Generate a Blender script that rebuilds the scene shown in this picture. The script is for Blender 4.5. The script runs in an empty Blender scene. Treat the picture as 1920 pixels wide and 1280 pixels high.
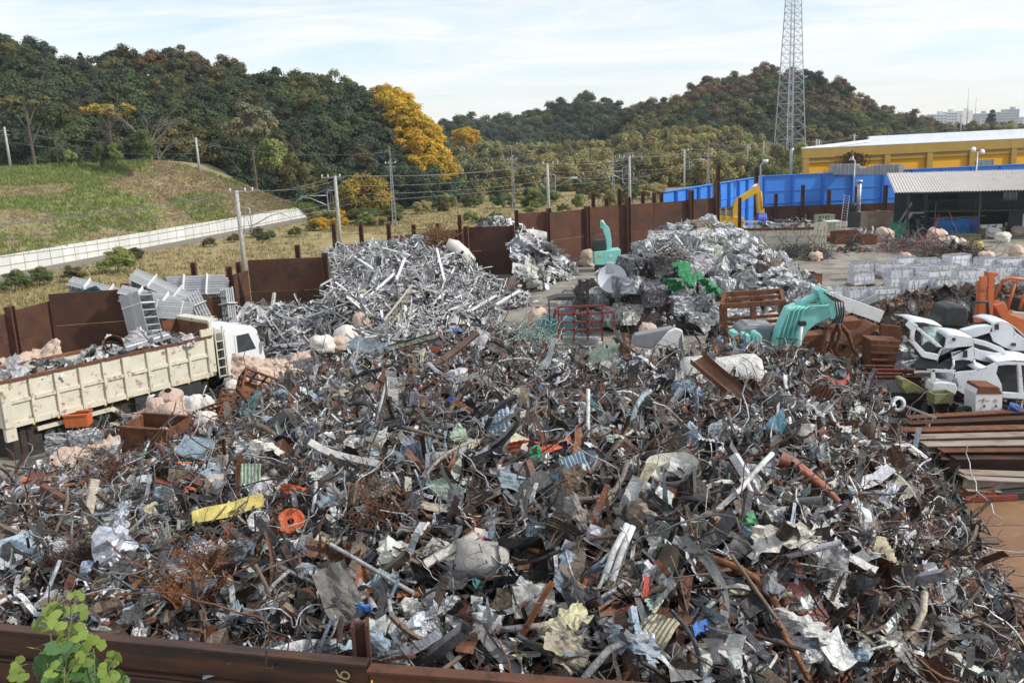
import bpy, math, random
import numpy as np
from mathutils import Vector, Matrix
random.seed(7); rng = np.random.default_rng(7)
R = math.radians
SC = bpy.context.scene
COL = SC.collection
# ---------------------------------------------------------------- camera
CAM_H, FPX, PITCH, ROLL = 10.0, 1700.0, R(12.66), R(2.4)
_F = Vector((0, math.cos(PITCH), -math.sin(PITCH)))
_R0 = Vector((1, 0, 0)); _U0 = Vector((0, math.sin(PITCH), math.cos(PITCH)))
_RT = _R0*math.cos(ROLL) - _U0*math.sin(ROLL)
_UP = _U0*math.cos(ROLL) + _R0*math.sin(ROLL)
CAM = Vector((0, 0, CAM_H))
cd = bpy.data.cameras.new('camera'); cam = bpy.data.objects.new('camera', cd); COL.objects.link(cam)
cd.sensor_width = 36; cd.lens = 36*FPX/1920; cd.clip_end = 6000; cd.clip_start = .1
cam.matrix_world = Matrix(((_RT.x, _UP.x, -_F.x, CAM.x), (_RT.y, _UP.y, -_F.y, CAM.y), (_RT.z, _UP.z, -_F.z, CAM.z), (0, 0, 0, 1)))
SC.camera = cam
# ---------------------------------------------------------------- sky, sun, exposure
SUN_AZ = Vector((0.95, -0.22)).normalized(); SUN_EL = R(38)
w = bpy.data.worlds.new('World'); SC.world = w; w.use_nodes = True
nt = w.node_tree; nt.nodes.clear(); N = nt.nodes.new; L = nt.links.new
out = N('ShaderNodeOutputWorld'); bg = N('ShaderNodeBackground'); L(bg.outputs[0], out.inputs[0])
sky = N('ShaderNodeTexSky'); sky.sky_type = 'NISHITA'; sky.sun_disc = False
sky.sun_elevation = SUN_EL; sky.sun_rotation = math.atan2(SUN_AZ.x, SUN_AZ.y)
sky.air_density = 1.0; sky.dust_density = .35; sky.ozone_density = 3.0; sky.altitude = 40
tc = N('ShaderNodeTexCoord'); sep = N('ShaderNodeSeparateXYZ'); L(tc.outputs['Generated'], sep.inputs[0])
zz = N('ShaderNodeMath'); zz.operation = 'MAXIMUM'; L(sep.outputs[2], zz.inputs[0]); zz.inputs[1].default_value = 0.0
za = N('ShaderNodeMath'); za.operation = 'ADD'; L(zz.outputs[0], za.inputs[0]); za.inputs[1].default_value = .09
dv = N('ShaderNodeVectorMath'); dv.operation = 'DIVIDE'
cmb = N('ShaderNodeCombineXYZ')
for i in range(3): L(za.outputs[0], cmb.inputs[i])
L(tc.outputs['Generated'], dv.inputs[0]); L(cmb.outputs[0], dv.inputs[1])
mp = N('ShaderNodeMapping'); L(dv.outputs[0], mp.inputs[0]); mp.inputs['Scale'].default_value = (.55, .9, 0); mp.inputs['Rotation'].default_value = (0, 0, .5)
n1 = N('ShaderNodeTexNoise'); L(mp.outputs[0], n1.inputs['Vector']); n1.inputs['Scale'].default_value = 1.3; n1.inputs['Detail'].default_value = 9; n1.inputs['Roughness'].default_value = .62; n1.inputs['Distortion'].default_value = .6
cr = N('ShaderNodeValToRGB'); L(n1.outputs[0], cr.inputs[0])
cr.color_ramp.elements[0].position = .27; cr.color_ramp.elements[0].color = (.16, .16, .16, 1)
cr.color_ramp.elements[1].position = .63; cr.color_ramp.elements[1].color = (1, 1, 1, 1)
gm = N('ShaderNodeVectorMath'); gm.operation = 'SCALE'; gm.inputs['Scale'].default_value = .17; L(sky.outputs[0], gm.inputs[0])
mx = N('ShaderNodeMix'); mx.data_type = 'RGBA'; L(cr.outputs[0], mx.inputs[0]); L(gm.outputs[0], mx.inputs[6]); mx.inputs[7].default_value = (1.04, 1.05, 1.06, 1)
L(mx.outputs[2], bg.inputs[0]); bg.inputs[1].default_value = .80
sd = bpy.data.lights.new('sun', 'SUN'); sd.energy = 3.1; sd.angle = R(3); sd.color = (1, .95, .87)
sun = bpy.data.objects.new('sun', sd); COL.objects.link(sun)
_sv = Vector((SUN_AZ.x*math.cos(SUN_EL), SUN_AZ.y*math.cos(SUN_EL), math.sin(SUN_EL)))
sun.rotation_euler = _sv.to_track_quat('Z', 'Y').to_euler()
vs = SC.view_settings; vs.view_transform = 'Standard'; vs.look = 'None'; vs.exposure = 0.36; vs.gamma = 1; vs.use_curve_mapping = False

# ---------------------------------------------------------------- helpers
def ray(px, py):
    return (_F + _RT*((px-960)/FPX) - _UP*((py-640)/FPX))
def at(px, py, z=0.0):            # where the sight line through a photo pixel meets height z
    d = ray(px, py); t = (z-CAM_H)/d.z
    return CAM + d*t
def atY(px, py, Y):               # ... meets depth Y
    d = ray(px, py); return CAM + d*(Y/d.y)
def proj(p):
    d = Vector(p)-CAM; zc = d.dot(_F)
    return 960+FPX*d.dot(_RT)/zc, 640-FPX*d.dot(_UP)/zc

def link(o, parent=None):
    COL.objects.link(o)
    if parent is not None: o.parent = parent
    return o
def tag(o, label=None, cat=None, group=None, kind=None):
    if label: o['label'] = label
    if cat: o['category'] = cat
    if group: o['group'] = group
    if kind: o['kind'] = kind
    return o
def empty(name, loc=(0, 0, 0), rz=0.0, rot=None, label=None, cat=None, group=None):
    o = bpy.data.objects.new(name, None); COL.objects.link(o); o.empty_display_size = .2
    o.location = loc; o.rotation_euler = rot if rot is not None else (0, 0, rz)
    return tag(o, label, cat, group)
def mesh_obj(name, me, mat, parent=None):
    o = bpy.data.objects.new(name, me)
    if mat is not None and not me.materials: me.materials.append(mat)
    return link(o, parent)
def copy_tree(o, parent=None):
    c = o.copy(); COL.objects.link(c); c.parent = parent
    for ch in list(o.children): copy_tree(ch, c)
    return c

class MB:
    """collects solids; build() links them as one mesh object"""
    def __init__(s): s.v = []; s.f = []; s.sm = []
    def add(s, vs, fs, smooth=False, M=None):
        b = len(s.v)
        for p in vs:
            p = Vector(p)
            s.v.append(tuple(M @ p) if M is not None else tuple(p))
        for f in fs: s.f.append(tuple(i+b for i in f)); s.sm.append(smooth)
        return s
    def box(s, c, d, M=None, rz=0.0, taper=1.0):
        hx, hy, hz = d[0]/2, d[1]/2, d[2]/2
        T = Matrix.Translation(c) @ Matrix.Rotation(rz, 4, 'Z')
        if M is not None: T = M @ T
        vs = [(sx*hx*(taper if sz > 0 else 1), sy*hy*(taper if sz > 0 else 1), sz*hz) for sz in (-1, 1) for sy in (-1, 1) for sx in (-1, 1)]
        fs = [(0, 2, 3, 1), (4, 5, 7, 6), (0, 1, 5, 4), (2, 6, 7, 3), (0, 4, 6, 2), (1, 3, 7, 5)]
        return s.add(vs, fs, False, T)
    def span(s, lo, hi, M=None):
        return s.box([(a+b)/2 for a, b in zip(lo, hi)], [abs(b-a) for a, b in zip(lo, hi)], M)
    def bar(s, p0, p1, w, h=None, up=(0, 0, 1)):
        p0, p1 = Vector(p0), Vector(p1); h = w if h is None else h
        z = (p1-p0); ln = z.length; z.normalize(); u = Vector(up)
        if abs(z.dot(u)) > .98: u = Vector((1, 0, 0))
        x = z.cross(u).normalized(); y = x.cross(z).normalized()
        vs = []
        for q in (p0, p1):
            for a, b in ((-1, -1), (1, -1), (1, 1), (-1, 1)): vs.append(q + x*(a*w/2) + y*(b*h/2))
        fs = [(3, 2, 1, 0), (4, 5, 6, 7)] + [(i, (i+1) % 4, (i+1) % 4+4, i+4) for i in range(4)]
        return s.add(vs, fs)
    def tube(s, pts, r, n=8, cap=True, smooth=True):
        pts = [Vector(p) for p in pts]; m = len(pts); rr = r if hasattr(r, '__len__') else [r]*m
        vs = []; fs = []; ux = None
        for i, p in enumerate(pts):
            t = (pts[min(i+1, m-1)]-pts[max(i-1, 0)]).normalized()
            if ux is None:
                a = Vector((0, 0, 1)) if abs(t.z) < .9 else Vector((1, 0, 0)); ux = t.cross(a).normalized()
            else:
                ux = (ux - t*ux.dot(t)); ux = ux.normalized() if ux.length > 1e-6 else t.orthogonal().normalized()
            uy = t.cross(ux)
            for k in range(n):
                a = 2*math.pi*k/n; vs.append(p + (ux*math.cos(a)+uy*math.sin(a))*rr[i])
        for i in range(m-1):
            for k in range(n):
                fs.append((i*n+k, i*n+(k+1) % n, (i+1)*n+(k+1) % n, (i+1)*n+k))
        b = len(s.v); s.add(vs, fs, smooth)
        if cap:
            s.f.append(tuple(b+k for k in range(n-1, -1, -1))); s.sm.append(False)
            s.f.append(tuple(b+(m-1)*n+k for k in range(n))); s.sm.append(False)
        return s
    def prism(s, prof, y0, y1, M=None, smooth=False):
        """profile in x,z extruded along y"""
        n = len(prof); vs = [(p[0], y0, p[1]) for p in prof]+[(p[0], y1, p[1]) for p in prof]
        fs = [tuple(range(n)), tuple(range(2*n-1, n-1, -1))]+[(i, i+n, (i+1) % n+n, (i+1) % n) for i in range(n)]
        b = len(s.sm); s.add(vs, fs, smooth, M)
        s.sm[b] = s.sm[b+1] = False
        return s
    def lathe(s, prof, n=16, M=None, smooth=True, sweep=2*math.pi):
        vs = []; fs = []; m = len(prof); full = sweep > 6.28; k2 = n if full else n+1
        for i in range(k2):
            a = sweep*i/n
            for r_, z_ in prof: vs.append((r_*math.cos(a), r_*math.sin(a), z_))
        for i in range(n):
            j = (i+1) % k2
            for q in range(m-1): fs.append((i*m+q, j*m+q, j*m+q+1, i*m+q+1))
        return s.add(vs, fs, smooth, M)
    def grid(s, fn, nu, nv, smooth=True):
        vs = [fn(i/nu, j/nv) for j in range(nv+1) for i in range(nu+1)]
        fs = [(j*(nu+1)+i, j*(nu+1)+i+1, (j+1)*(nu+1)+i+1, (j+1)*(nu+1)+i) for j in range(nv) for i in range(nu)]
        return s.add(vs, fs, smooth)
    def mesh(s, name):
        me = bpy.data.meshes.new(name); me.from_pydata(s.v, [], s.f)
        me.polygons.foreach_set('use_smooth', s.sm); me.update(); return me
    def build(s, name, mat, parent=None, bevel=0.0, solid=0.0):
        o = mesh_obj(name, s.mesh(name), mat, parent)
        if solid:
            m = o.modifiers.new('thickness', 'SOLIDIFY'); m.thickness = solid; m.offset = 0
        if bevel:
            m = o.modifiers.new('edges', 'BEVEL'); m.width = bevel; m.segments = 2; m.limit_method = 'ANGLE'
        return o

# ---------------------------------------------------------------- materials
MATS = {}
def pmat(name, c1, c2=None, scale=3.0, rough=.7, metal=0.0, bump=0.0, bscale=None, stain=None, stain_amt=.5, stain_scale=1.5, coord='Object', spec=.5, stretch=None, drip=False, objvar=0.0):
    """two-tone noise colour with an optional stain / rust layer that has its own shape"""
    if name in MATS: return MATS[name]
    m = bpy.data.materials.new(name); m.use_nodes = True; nt = m.node_tree; N = nt.nodes.new; L = nt.links.new
    b = nt.nodes['Principled BSDF']; tc = N('ShaderNodeTexCoord'); mp = N('ShaderNodeMapping')
    L(tc.outputs[coord], mp.inputs[0])
    if objvar >= 0:
        oi = N('ShaderNodeObjectInfo'); cx = N('ShaderNodeCombineXYZ'); ml = N('ShaderNodeMath'); ml.operation = 'MULTIPLY'; ml.inputs[1].default_value = 37.0
        L(oi.outputs['Random'], ml.inputs[0])
        for i in range(3): L(ml.outputs[0], cx.inputs[i])
        if coord == 'Object': L(cx.outputs[0], mp.inputs['Location'])
    if stretch: mp.inputs['Scale'].default_value = stretch
    no = N('ShaderNodeTexNoise'); no.inputs['Scale'].default_value = scale; no.inputs['Detail'].default_value = 6; no.inputs['Roughness'].default_value = .65
    L(mp.outputs[0], no.inputs['Vector'])
    c2 = c2 or tuple(x*.75 for x in c1)
    rp = N('ShaderNodeValToRGB'); L(no.outputs[0], rp.inputs[0])
    rp.color_ramp.elements[0].position = .35; rp.color_ramp.elements[0].color = (*c1, 1)
    rp.color_ramp.elements[1].position = .68; rp.color_ramp.elements[1].color = (*c2, 1)
    col = rp.outputs[0]; ro = None
    if objvar > 0:
        hv = N('ShaderNodeHueSaturation'); L(col, hv.inputs['Color']); mr = N('ShaderNodeMapRange'); L(oi.outputs['Random'], mr.inputs[0])
        mr.inputs[3].default_value = 1-objvar; mr.inputs[4].default_value = 1+objvar; L(mr.outputs[0], hv.inputs['Value']); col = hv.outputs[0]
    if stain:
        n2 = N('ShaderNodeTexNoise'); n2.inputs['Scale'].default_value = stain_scale; n2.inputs['Detail'].default_value = 8; n2.inputs['Roughness'].default_value = .72
        mp2 = N('ShaderNodeMapping'); L(mp.outputs[0], mp2.inputs[0]); mp2.inputs['Scale'].default_value = (1, 1, .25 if drip else 1); L(mp2.outputs[0], n2.inputs['Vector'])
        r2 = N('ShaderNodeValToRGB'); L(n2.outputs[0], r2.inputs[0]); p = .72-.4*stain_amt
        r2.color_ramp.elements[0].position = p; r2.color_ramp.elements[1].position = min(p+.09, 1)
        mx = N('ShaderNodeMix'); mx.data_type = 'RGBA'; L(r2.outputs[0], mx.inputs[0]); L(col, mx.inputs[6]); mx.inputs[7].default_value = (*stain, 1)
        col = mx.outputs[2]
        if metal:
            mm = N('ShaderNodeMath'); mm.operation = 'MULTIPLY_ADD'; L(r2.outputs[0], mm.inputs[0]); mm.inputs[1].default_value = -metal; mm.inputs[2].default_value = metal
            L(mm.outputs[0], b.inputs['Metallic'])
    L(col, b.inputs['Base Color'])
    if not (stain and metal): b.inputs['Metallic'].default_value = metal
    rr = N('ShaderNodeMapRange'); L(no.outputs[0], rr.inputs[0]); rr.inputs[3].default_value = max(rough-.12, .05); rr.inputs[4].default_value = min(rough+.15, 1); L(rr.outputs[0], b.inputs['Roughness'])
    b.inputs['Specular IOR Level'].default_value = spec
    if bump:
        nb = N('ShaderNodeTexNoise'); nb.inputs['Scale'].default_value = bscale or scale*5; nb.inputs['Detail'].default_value = 5
        L(mp.outputs[0], nb.inputs['Vector']); bp = N('ShaderNodeBump'); bp.inputs['Strength'].default_value = bump; bp.inputs['Distance'].default_value = .03 if bump < .5 else .12
        if bump >= .5: nb.inputs['Distortion'].default_value = 1.5
        L(nb.outputs[0], bp.inputs['Height']); L(bp.outputs[0], b.inputs['Normal'])
    MATS[name] = m; return m
RUSTC = (.085, .030, .014); RUSTL = (.20, .075, .028); RUSTD = (.035, .016, .011)
m_plate = pmat('rusty_plate', (.060, .024, .014), (.115, .043, .020), 1.1, .85, 0, .25, 9, stain=(.036, .018, .014), stain_amt=.45, stain_scale=.7, objvar=.22)
m_post = pmat('rusty_post', (.10, .036, .018), (.055, .022, .014), 3, .8, 0, .2, 14, stain=(.20, .07, .025), stain_amt=.35, stain_scale=2, objvar=.2)
m_rust = pmat('rust', RUSTC, RUSTL, 4, .85, 0, .35, 16, stain=RUSTD, stain_amt=.4, stain_scale=3, objvar=.2)
m_rustor = pmat('rust_orange', (.20, .075, .028), (.11, .04, .018), 4, .85, 0, .3, 16, objvar=.15)
m_beam = pmat('rusty_beam', (.034, .016, .011), (.105, .042, .021), 4, .55, .15, .25, 14, stain=(.020, .013, .010), stain_amt=.55, stain_scale=3.5, stretch=(.18, 1, 1.6))
m_frame_red = pmat('red_oxide_paint', (.24, .045, .030), (.17, .035, .025), 4, .65, 0, .1, 14, stain=(.09, .03, .015), stain_amt=.35, stain_scale=5)
m_white = pmat('white_paint', (.74, .75, .75), (.66, .67, .67), 2, .35, 0, 0, stain=(.42, .40, .37), stain_amt=.2, stain_scale=2)
m_carwhite = pmat('car_paint_white', (.72, .75, .78), (.62, .65, .69), 2.2, .32, 0, .08, 5, stain=(.30, .27, .24), stain_amt=.36, stain_scale=3.2)
m_cream = pmat('cream_rusty_paint', (.64, .61, .50), (.55, .51, .40), 2.5, .6, 0, .1, 12, stain=(.27, .15, .075), stain_amt=.42, stain_scale=3.4)
m_black = pmat('black_rubber', (.018, .018, .019), (.035, .034, .033), 6, .8, 0, .1)
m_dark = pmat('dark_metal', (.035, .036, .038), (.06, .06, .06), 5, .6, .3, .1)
m_grey = pmat('grey_paint', (.24, .25, .27), (.19, .20, .22), 3, .5, 0, .05)
m_glass = pmat('dark_glass', (.03, .04, .045), (.05, .06, .065), 1, .08, 0, 0, spec=.8)
m_teal = pmat('teal_paint', (.25, .64, .58), (.20, .56, .51), 2, .42, 0, .05, 8, stain=(.16, .22, .20), stain_amt=.26, stain_scale=5)
m_yellow = pmat('yellow_paint', (.70, .42, .02), (.60, .35, .02), 2, .45, 0, .05, stain=(.2, .12, .03), stain_amt=.2, stain_scale=3)
m_orange = pmat('orange_paint', (.56, .145, .04), (.46, .11, .03), 2, .5, 0, .05, stain=(.18, .06, .03), stain_amt=.3, stain_scale=3)
m_blue = pmat('blue_paint', (.035, .20, .64), (.045, .23, .68), .6, .5, 0, .03, 3, stain=(.06, .16, .42), stain_amt=.25, stain_scale=.8, drip=True, objvar=.05)
m_galv = pmat('galvanised_steel', (.46, .48, .50), (.34, .36, .38), 3, .45, .6, .05)
m_alu = pmat('aluminium', (.62, .63, .64), (.48, .49, .50), 4, .38, .75, .08, 20, objvar=.12)
m_conc = pmat('pole_concrete', (.42, .42, .41), (.33, .33, .32), 4, .9, 0, .1, 20)
m_bag = pmat('woven_bag', (.60, .40, .29), (.52, .37, .29), 3, .85, 0, .3, 30, objvar=.15)
m_bagw = pmat('white_bag', (.60, .57, .53), (.53, .49, .46), 3, .8, 0, .3, 12, objvar=.1)
m_wood = pmat('weathered_wood', (.24, .18, .12), (.34, .27, .20), 4, .9, 0, .2, 14, stretch=(.3, 1, 1))
# ================================================================ LAND
def np_mesh(name, V, loops, starts, cols=None, smooth=None, attr='col'):
    me = bpy.data.meshes.new(name)
    V = np.ascontiguousarray(V, dtype=np.float32); loops = np.ascontiguousarray(loops, dtype=np.int32); starts = np.ascontiguousarray(starts, dtype=np.int32)
    me.vertices.add(len(V)); me.vertices.foreach_set('co', V.ravel())
    me.loops.add(len(loops)); me.loops.foreach_set('vertex_index', loops)
    me.polygons.add(len(starts)); me.polygons.foreach_set('loop_start', starts)
    if smooth is not None: me.polygons.foreach_set('use_smooth', np.broadcast_to(smooth, len(starts)).astype(bool))
    else: me.polygons.foreach_set('use_smooth', np.zeros(len(starts), bool))
    if cols is not None:
        a = me.attributes.new(attr, 'FLOAT_COLOR', 'POINT'); a.data.foreach_set('color', np.ascontiguousarray(cols, dtype=np.float32).ravel())
    me.update(calc_edges=True); return me

def ground_mat(name, pal, scales, bump=.3, rough=.95):
    """several soil / grass tones mixed by noises of different size"""
    m = bpy.data.materials.new(name); m.use_nodes = True; nt = m.node_tree; N = nt.nodes.new; L = nt.links.new
    b = nt.nodes['Principled BSDF']; tc = N('ShaderNodeTexCoord'); col = None
    for i, (c, sc) in enumerate(zip(pal, scales)):
        if col is None:
            rgb = N('ShaderNodeRGB'); rgb.outputs[0].default_value = (*c, 1); col = rgb.outputs[0]; continue
        no = N('ShaderNodeTexNoise'); L(tc.outputs['Object'], no.inputs['Vector']); no.inputs['Scale'].default_value = sc; no.inputs['Detail'].default_value = 7; no.inputs['Roughness'].default_value = .7
        rp = N('ShaderNodeValToRGB'); L(no.outputs[0], rp.inputs[0]); rp.color_ramp.elements[0].position = .47; rp.color_ramp.elements[1].position = .60
        mx = N('ShaderNodeMix'); mx.data_type = 'RGBA'; L(rp.outputs[0], mx.inputs[0]); L(col, mx.inputs[6]); mx.inputs[7].default_value = (*c, 1); col = mx.outputs[2]
    L(col, b.inputs['Base Color']); b.inputs['Roughness'].default_value = rough; b.inputs['Specular IOR Level'].default_value = .2
    nb = N('ShaderNodeTexNoise'); L(tc.outputs['Object'], nb.inputs['Vector']); nb.inputs['Scale'].default_value = max(scales)*4; nb.inputs['Detail'].default_value = 6
    bp = N('ShaderNodeBump'); bp.inputs['Strength'].default_value = bump; bp.inputs['Distance'].default_value = .1; L(nb.outputs[0], bp.inputs['Height']); L(bp.outputs[0], b.inputs['Normal'])
    return m
m_field = ground_mat('dry_field', [(.30, .235, .115), (.25, .215, .085), (.18, .165, .065), (.35, .28, .15)], [1, .05, .11, .35])
m_bank = ground_mat('grassy_bank', [(.27, .21, .12), (.20, .25, .075), (.16, .22, .055), (.30, .23, .15), (.22, .165, .11)], [1, .09, .16, .12, .4])
m_yard = ground_mat('yard_concrete', [(.27, .245, .205), (.22, .20, .17), (.31, .285, .245), (.16, .145, .12)], [1, .12, .3, .5], .12, .85)
m_forestfloor = ground_mat('forest_floor', [(.035, .034, .018), (.05, .045, .022)], [1, .2])

def sheet(name, pts, z, mat, kind='structure'):
    me = bpy.data.meshes.new(name); me.from_pydata([(p[0], p[1], z) for p in pts], [], [tuple(range(len(pts)))]); me.update()
    return tag(mesh_obj(name, me, mat), kind=kind)
sheet('ground', [(-2500, -60), (2500, -60), (2500, 5000), (-2500, 5000)], 0, m_field)
YARD = [(-34, -20), (-33, 30), (-25, 44), (-17.5, 55), (-9, 67), (0, 74), (13, 80), (27, 98), (90, 104), (90, -20)]
sheet('yard_pavement', YARD, .004, m_yard)
# steel road plates on the ground beside the big heap
m_floorplate = pmat('floor_plate', (.24, .13, .06), (.17, .09, .05), 1.2, .6, .1, .1, 9, stain=(.30, .17, .07), stain_amt=.4, stain_scale=.9, objvar=.15)
o = at(1880, 1000, 0)
fp = tag(bpy.data.objects.new('floor_plates', None), kind='structure'); COL.objects.link(fp)
for i in range(0, 5):
    for j in range(0, 11):
        MB().box((7.6+i*3.05+1.5, 6.5+j*1.53, .012+.003*((i+j) % 3)), (3.03, 1.51, .018)).build('plate', m_floorplate, fp)
# expansion joints of the yard paving
yj = None
m_joint = pmat('joint_filler', (.07, .065, .055), (.05, .045, .04), 4, .9)
b_ = MB()
for k in range(9):
    b_.box((4, 36+k*6, .006), (60, .06, .004), rz=-.25)
tag(b_.build('paving_joint', m_joint), kind='structure')

# ---- concrete retaining wall and the bank above it
WL0, WL1 = Vector((-49.5, 66.5, 0)), at(594, 403, 0)
WH = 1.6
m_wallc = pmat('white_concrete', (.64, .64, .61), (.55, .55, .51), .8, .9, 0, .1, 10, stain=(.40, .38, .32), stain_amt=.28, stain_scale=.8, drip=True, objvar=.07)
rw = empty('retaining_wall', WL0, label='long white concrete retaining wall of panels below the grass bank', cat='wall')
dW = (WL1-WL0); nW = 46; aW = math.atan2(dW.y, dW.x)
for i in range(nW):
    p = dW*((i+.5)/nW); L_ = dW.length/nW
    MB().box((p.x, p.y, WH/2+.003*(i % 3)), (L_-.05, .3+.01*(i % 2), WH), rz=aW).build('panel', m_wallc, rw)
nrm = Vector((-dW.y, dW.x, 0)).normalized()
tag(MB().bar(WL0-nrm*2.2+Vector((0, 0, .01)), WL1-nrm*2.2+Vector((0, 0, .01)), 3.6, .016).build('path', pmat('gravel_path', (.20, .18, .15), (.15, .135, .11), 2, .95, 0, .3, 30)), kind='structure')
# second, lower curb wall a little up the slope
uw = MB().bar(WL0+nrm*3+Vector((0, 0, WH+.35)), WL0+dW*.86+nrm*3+Vector((0, 0, WH+.35)), .25, .7).build('upper_kerb_wall', m_wallc)
tag(uw, 'low white concrete kerb wall running above the retaining wall', 'wall')
crest_px = [(-200, 322), (0, 314), (100, 309), (200, 304), (300, 301), (345, 306), (390, 322), (450, 347), (520, 374), (575, 392), (600, 398)]
def crest(px):
    for (x0, y0), (x1, y1) in zip(crest_px, crest_px[1:]):
        if px <= x1: return y0+(y1-y0)*(px-x0)/(x1-x0)
    return crest_px[-1][1]
from mathutils import noise as mnoise
V = []; F = []; NU, NV = 60, 26
for i in range(NU+1):
    u = i/NU; base = WL0+dW*u+nrm*.12+Vector((0, 0, WH-.15)); pxb, _ = proj(base)
    px = -200+800*u; Yc = 104+u*u*29
    top = atY(px, crest(px), Yc)
    for j in range(NV+1):
        t = j/NV
        if t <= .7:
            s_ = t/.7; p = base.lerp(top, s_); p.z += .5*math.sin(s_*math.pi)+(mnoise.noise(Vector((p.x*.15, p.y*.15, 1)))*.5 if 0 < s_ < 1 else 0)
        else:
            s_ = (t-.7)/.3; p = top+Vector((-6*s_, 45*s_, -s_*1.2))
        V.append(tuple(p))
for i in range(NU):
    for j in range(NV):
        a = i*(NV+1)+j; F.append((a, a+1, a+NV+2, a+NV+1))
me = bpy.data.meshes.new('grass_bank'); me.from_pydata(V, [], F); me.polygons.foreach_set('use_smooth', [True]*len(F)); me.update()
tag(mesh_obj('grass_bank', me, m_bank), kind='structure')
BANKV = np.array(V).reshape(NU+1, NV+1, 3)

# ---------------------------------------------------------------- foliage
def leaf_material(name, trans=.25):
    m = bpy.data.materials.new(name); m.use_nodes = True; nt = m.node_tree; N = nt.nodes.new; L = nt.links.new
    b = nt.nodes['Principled BSDF']; at_ = N('ShaderNodeAttribute'); at_.attribute_name = 'col'
    oi = N('ShaderNodeObjectInfo'); mu = N('ShaderNodeMix'); mu.data_type = 'RGBA'; mu.blend_type = 'MULTIPLY'; mu.inputs[0].default_value = 1
    L(at_.outputs['Color'], mu.inputs[6]); L(oi.outputs['Color'], mu.inputs[7])
    L(mu.outputs[2], b.inputs['Base Color']); b.inputs['Roughness'].default_value = .65; b.inputs['Specular IOR Level'].default_value = .25
    tr = N('ShaderNodeBsdfTranslucent'); L(mu.outputs[2], tr.inputs['Color']); ms = N('ShaderNodeMixShader'); ms.inputs[0].default_value = trans
    o = nt.nodes['Material Output']; L(b.outputs[0], ms.inputs[1]); L(tr.outputs[0], ms.inputs[2]); L(ms.outputs[0], o.inputs[0])
    return m
m_leaf = leaf_material('leaves')
m_bark = pmat('bark', (.07, .055, .042), (.12, .10, .08), 3, .95, 0, .3)
m_barkp = pmat('pale_bark', (.19, .16, .135), (.13, .11, .10), 3, .95, 0, .3)

def leaf_cloud(name, centers, radii, n, size, aspect=1.6, flat=.75, upright=0.0, var=.3, seed=0, squash=.8):
    """small leaf faces spread over the shells of many clumps"""
    g = np.random.default_rng(seed); C = np.asarray(centers, float); k = len(C)
    idx = np.repeat(np.arange(k), n); m = len(idx)
    d = g.normal(size=(m, 3)); d /= np.linalg.norm(d, axis=1)[:, None]
    d[:, 2] = np.where((d[:, 2] < -.2) & (g.random(m) < .75), -d[:, 2], d[:, 2])
    rad = np.asarray(radii)[idx]*(g.random(m)**.33)*(1+.25*g.normal(size=m)*.5)
    P = C[idx]+d*rad[:, None]*np.array([1, 1, squash])
    nrm = d*flat+g.normal(size=(m, 3))*(1-flat)*1.1+np.array([0, 0, .25]); nrm /= np.linalg.norm(nrm, axis=1)[:, None]
    t = np.cross(nrm, g.normal(size=(m, 3))); t += np.array([0, 0, upright])*1.0; t -= nrm*np.sum(t*nrm, 1)[:, None]; t /= np.linalg.norm(t, axis=1)[:, None]
    b = np.cross(nrm, t); s = size*(.6+.8*g.random(m))[:, None]
    q = np.stack([P-t*s*aspect/2, P+b*s/2, P+t*s*aspect/2, P-b*s/2], 1).reshape(-1, 3)
    cv = (1+var*(g.random(m)-.5)*1.6)*(1+.35*(g.random(k)-.5))[idx]
    hue = (g.random(m)-.5)*.10+((g.random(k)-.5)*.22)[idx]
    col = np.stack([cv*(1+hue), cv, cv*(1-hue*.6), np.ones(m)], 1)
    col = np.repeat(col, 4, 0)
    lo = np.arange(4*m); st = np.arange(0, 4*m, 4)
    me = np_mesh(name, q, lo, st, col); me.materials.append(m_leaf); return me
CR = {}
def reg(kind, me): CR.setdefault(kind, []).append(me)
for s in range(5):      # round evergreen domes of uneven clumps
    g = random.Random(100+s); cs, rs = [], []
    for i in range(34):
        a = g.uniform(0, 6.28); e = math.asin(g.uniform(-.25, 1)); r = g.uniform(.45, 1.0)
        cs.append((r*math.cos(e)*math.cos(a), r*math.cos(e)*math.sin(a), r*math.sin(e)*.95)); rs.append(g.uniform(.17, .36))
    reg('dome', leaf_cloud('crown_dome', cs, rs, 260, .062, 1.5, seed=s, var=.2))
for s in range(3):      # conifers
    g = random.Random(200+s); cs, rs = [], []
    for i in range(44):
        h = g.uniform(-.5, 1.35); r = max(.05, (1.4-h)/1.9*.62)*g.uniform(.5, 1); a = g.uniform(0, 6.28)
        cs.append((r*math.cos(a), r*math.sin(a), h)); rs.append(.11+.15*(1.4-h)/1.9)
    reg('cone', leaf_cloud('crown_cone', cs, rs, 150, .06, 1.8, seed=20+s, var=.2))
for s in range(4):      # feathery willows
    g = random.Random(300+s); cs, rs = [], []
    for i in range(30):
        a = g.uniform(0, 6.28); h = g.uniform(-.9, 1.0); r = math.sqrt(max(.05, 1-(h*.85)**2))*g.uniform(.2, .78)
        cs.append((r*math.cos(a), r*math.sin(a), h)); rs.append(g.uniform(.16, .34))
    reg('fluff', leaf_cloud('crown_fluff', cs, rs, 260, .066, 2.2, flat=.6, upright=1.0, var=.25, seed=30+s, squash=1.3))
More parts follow.
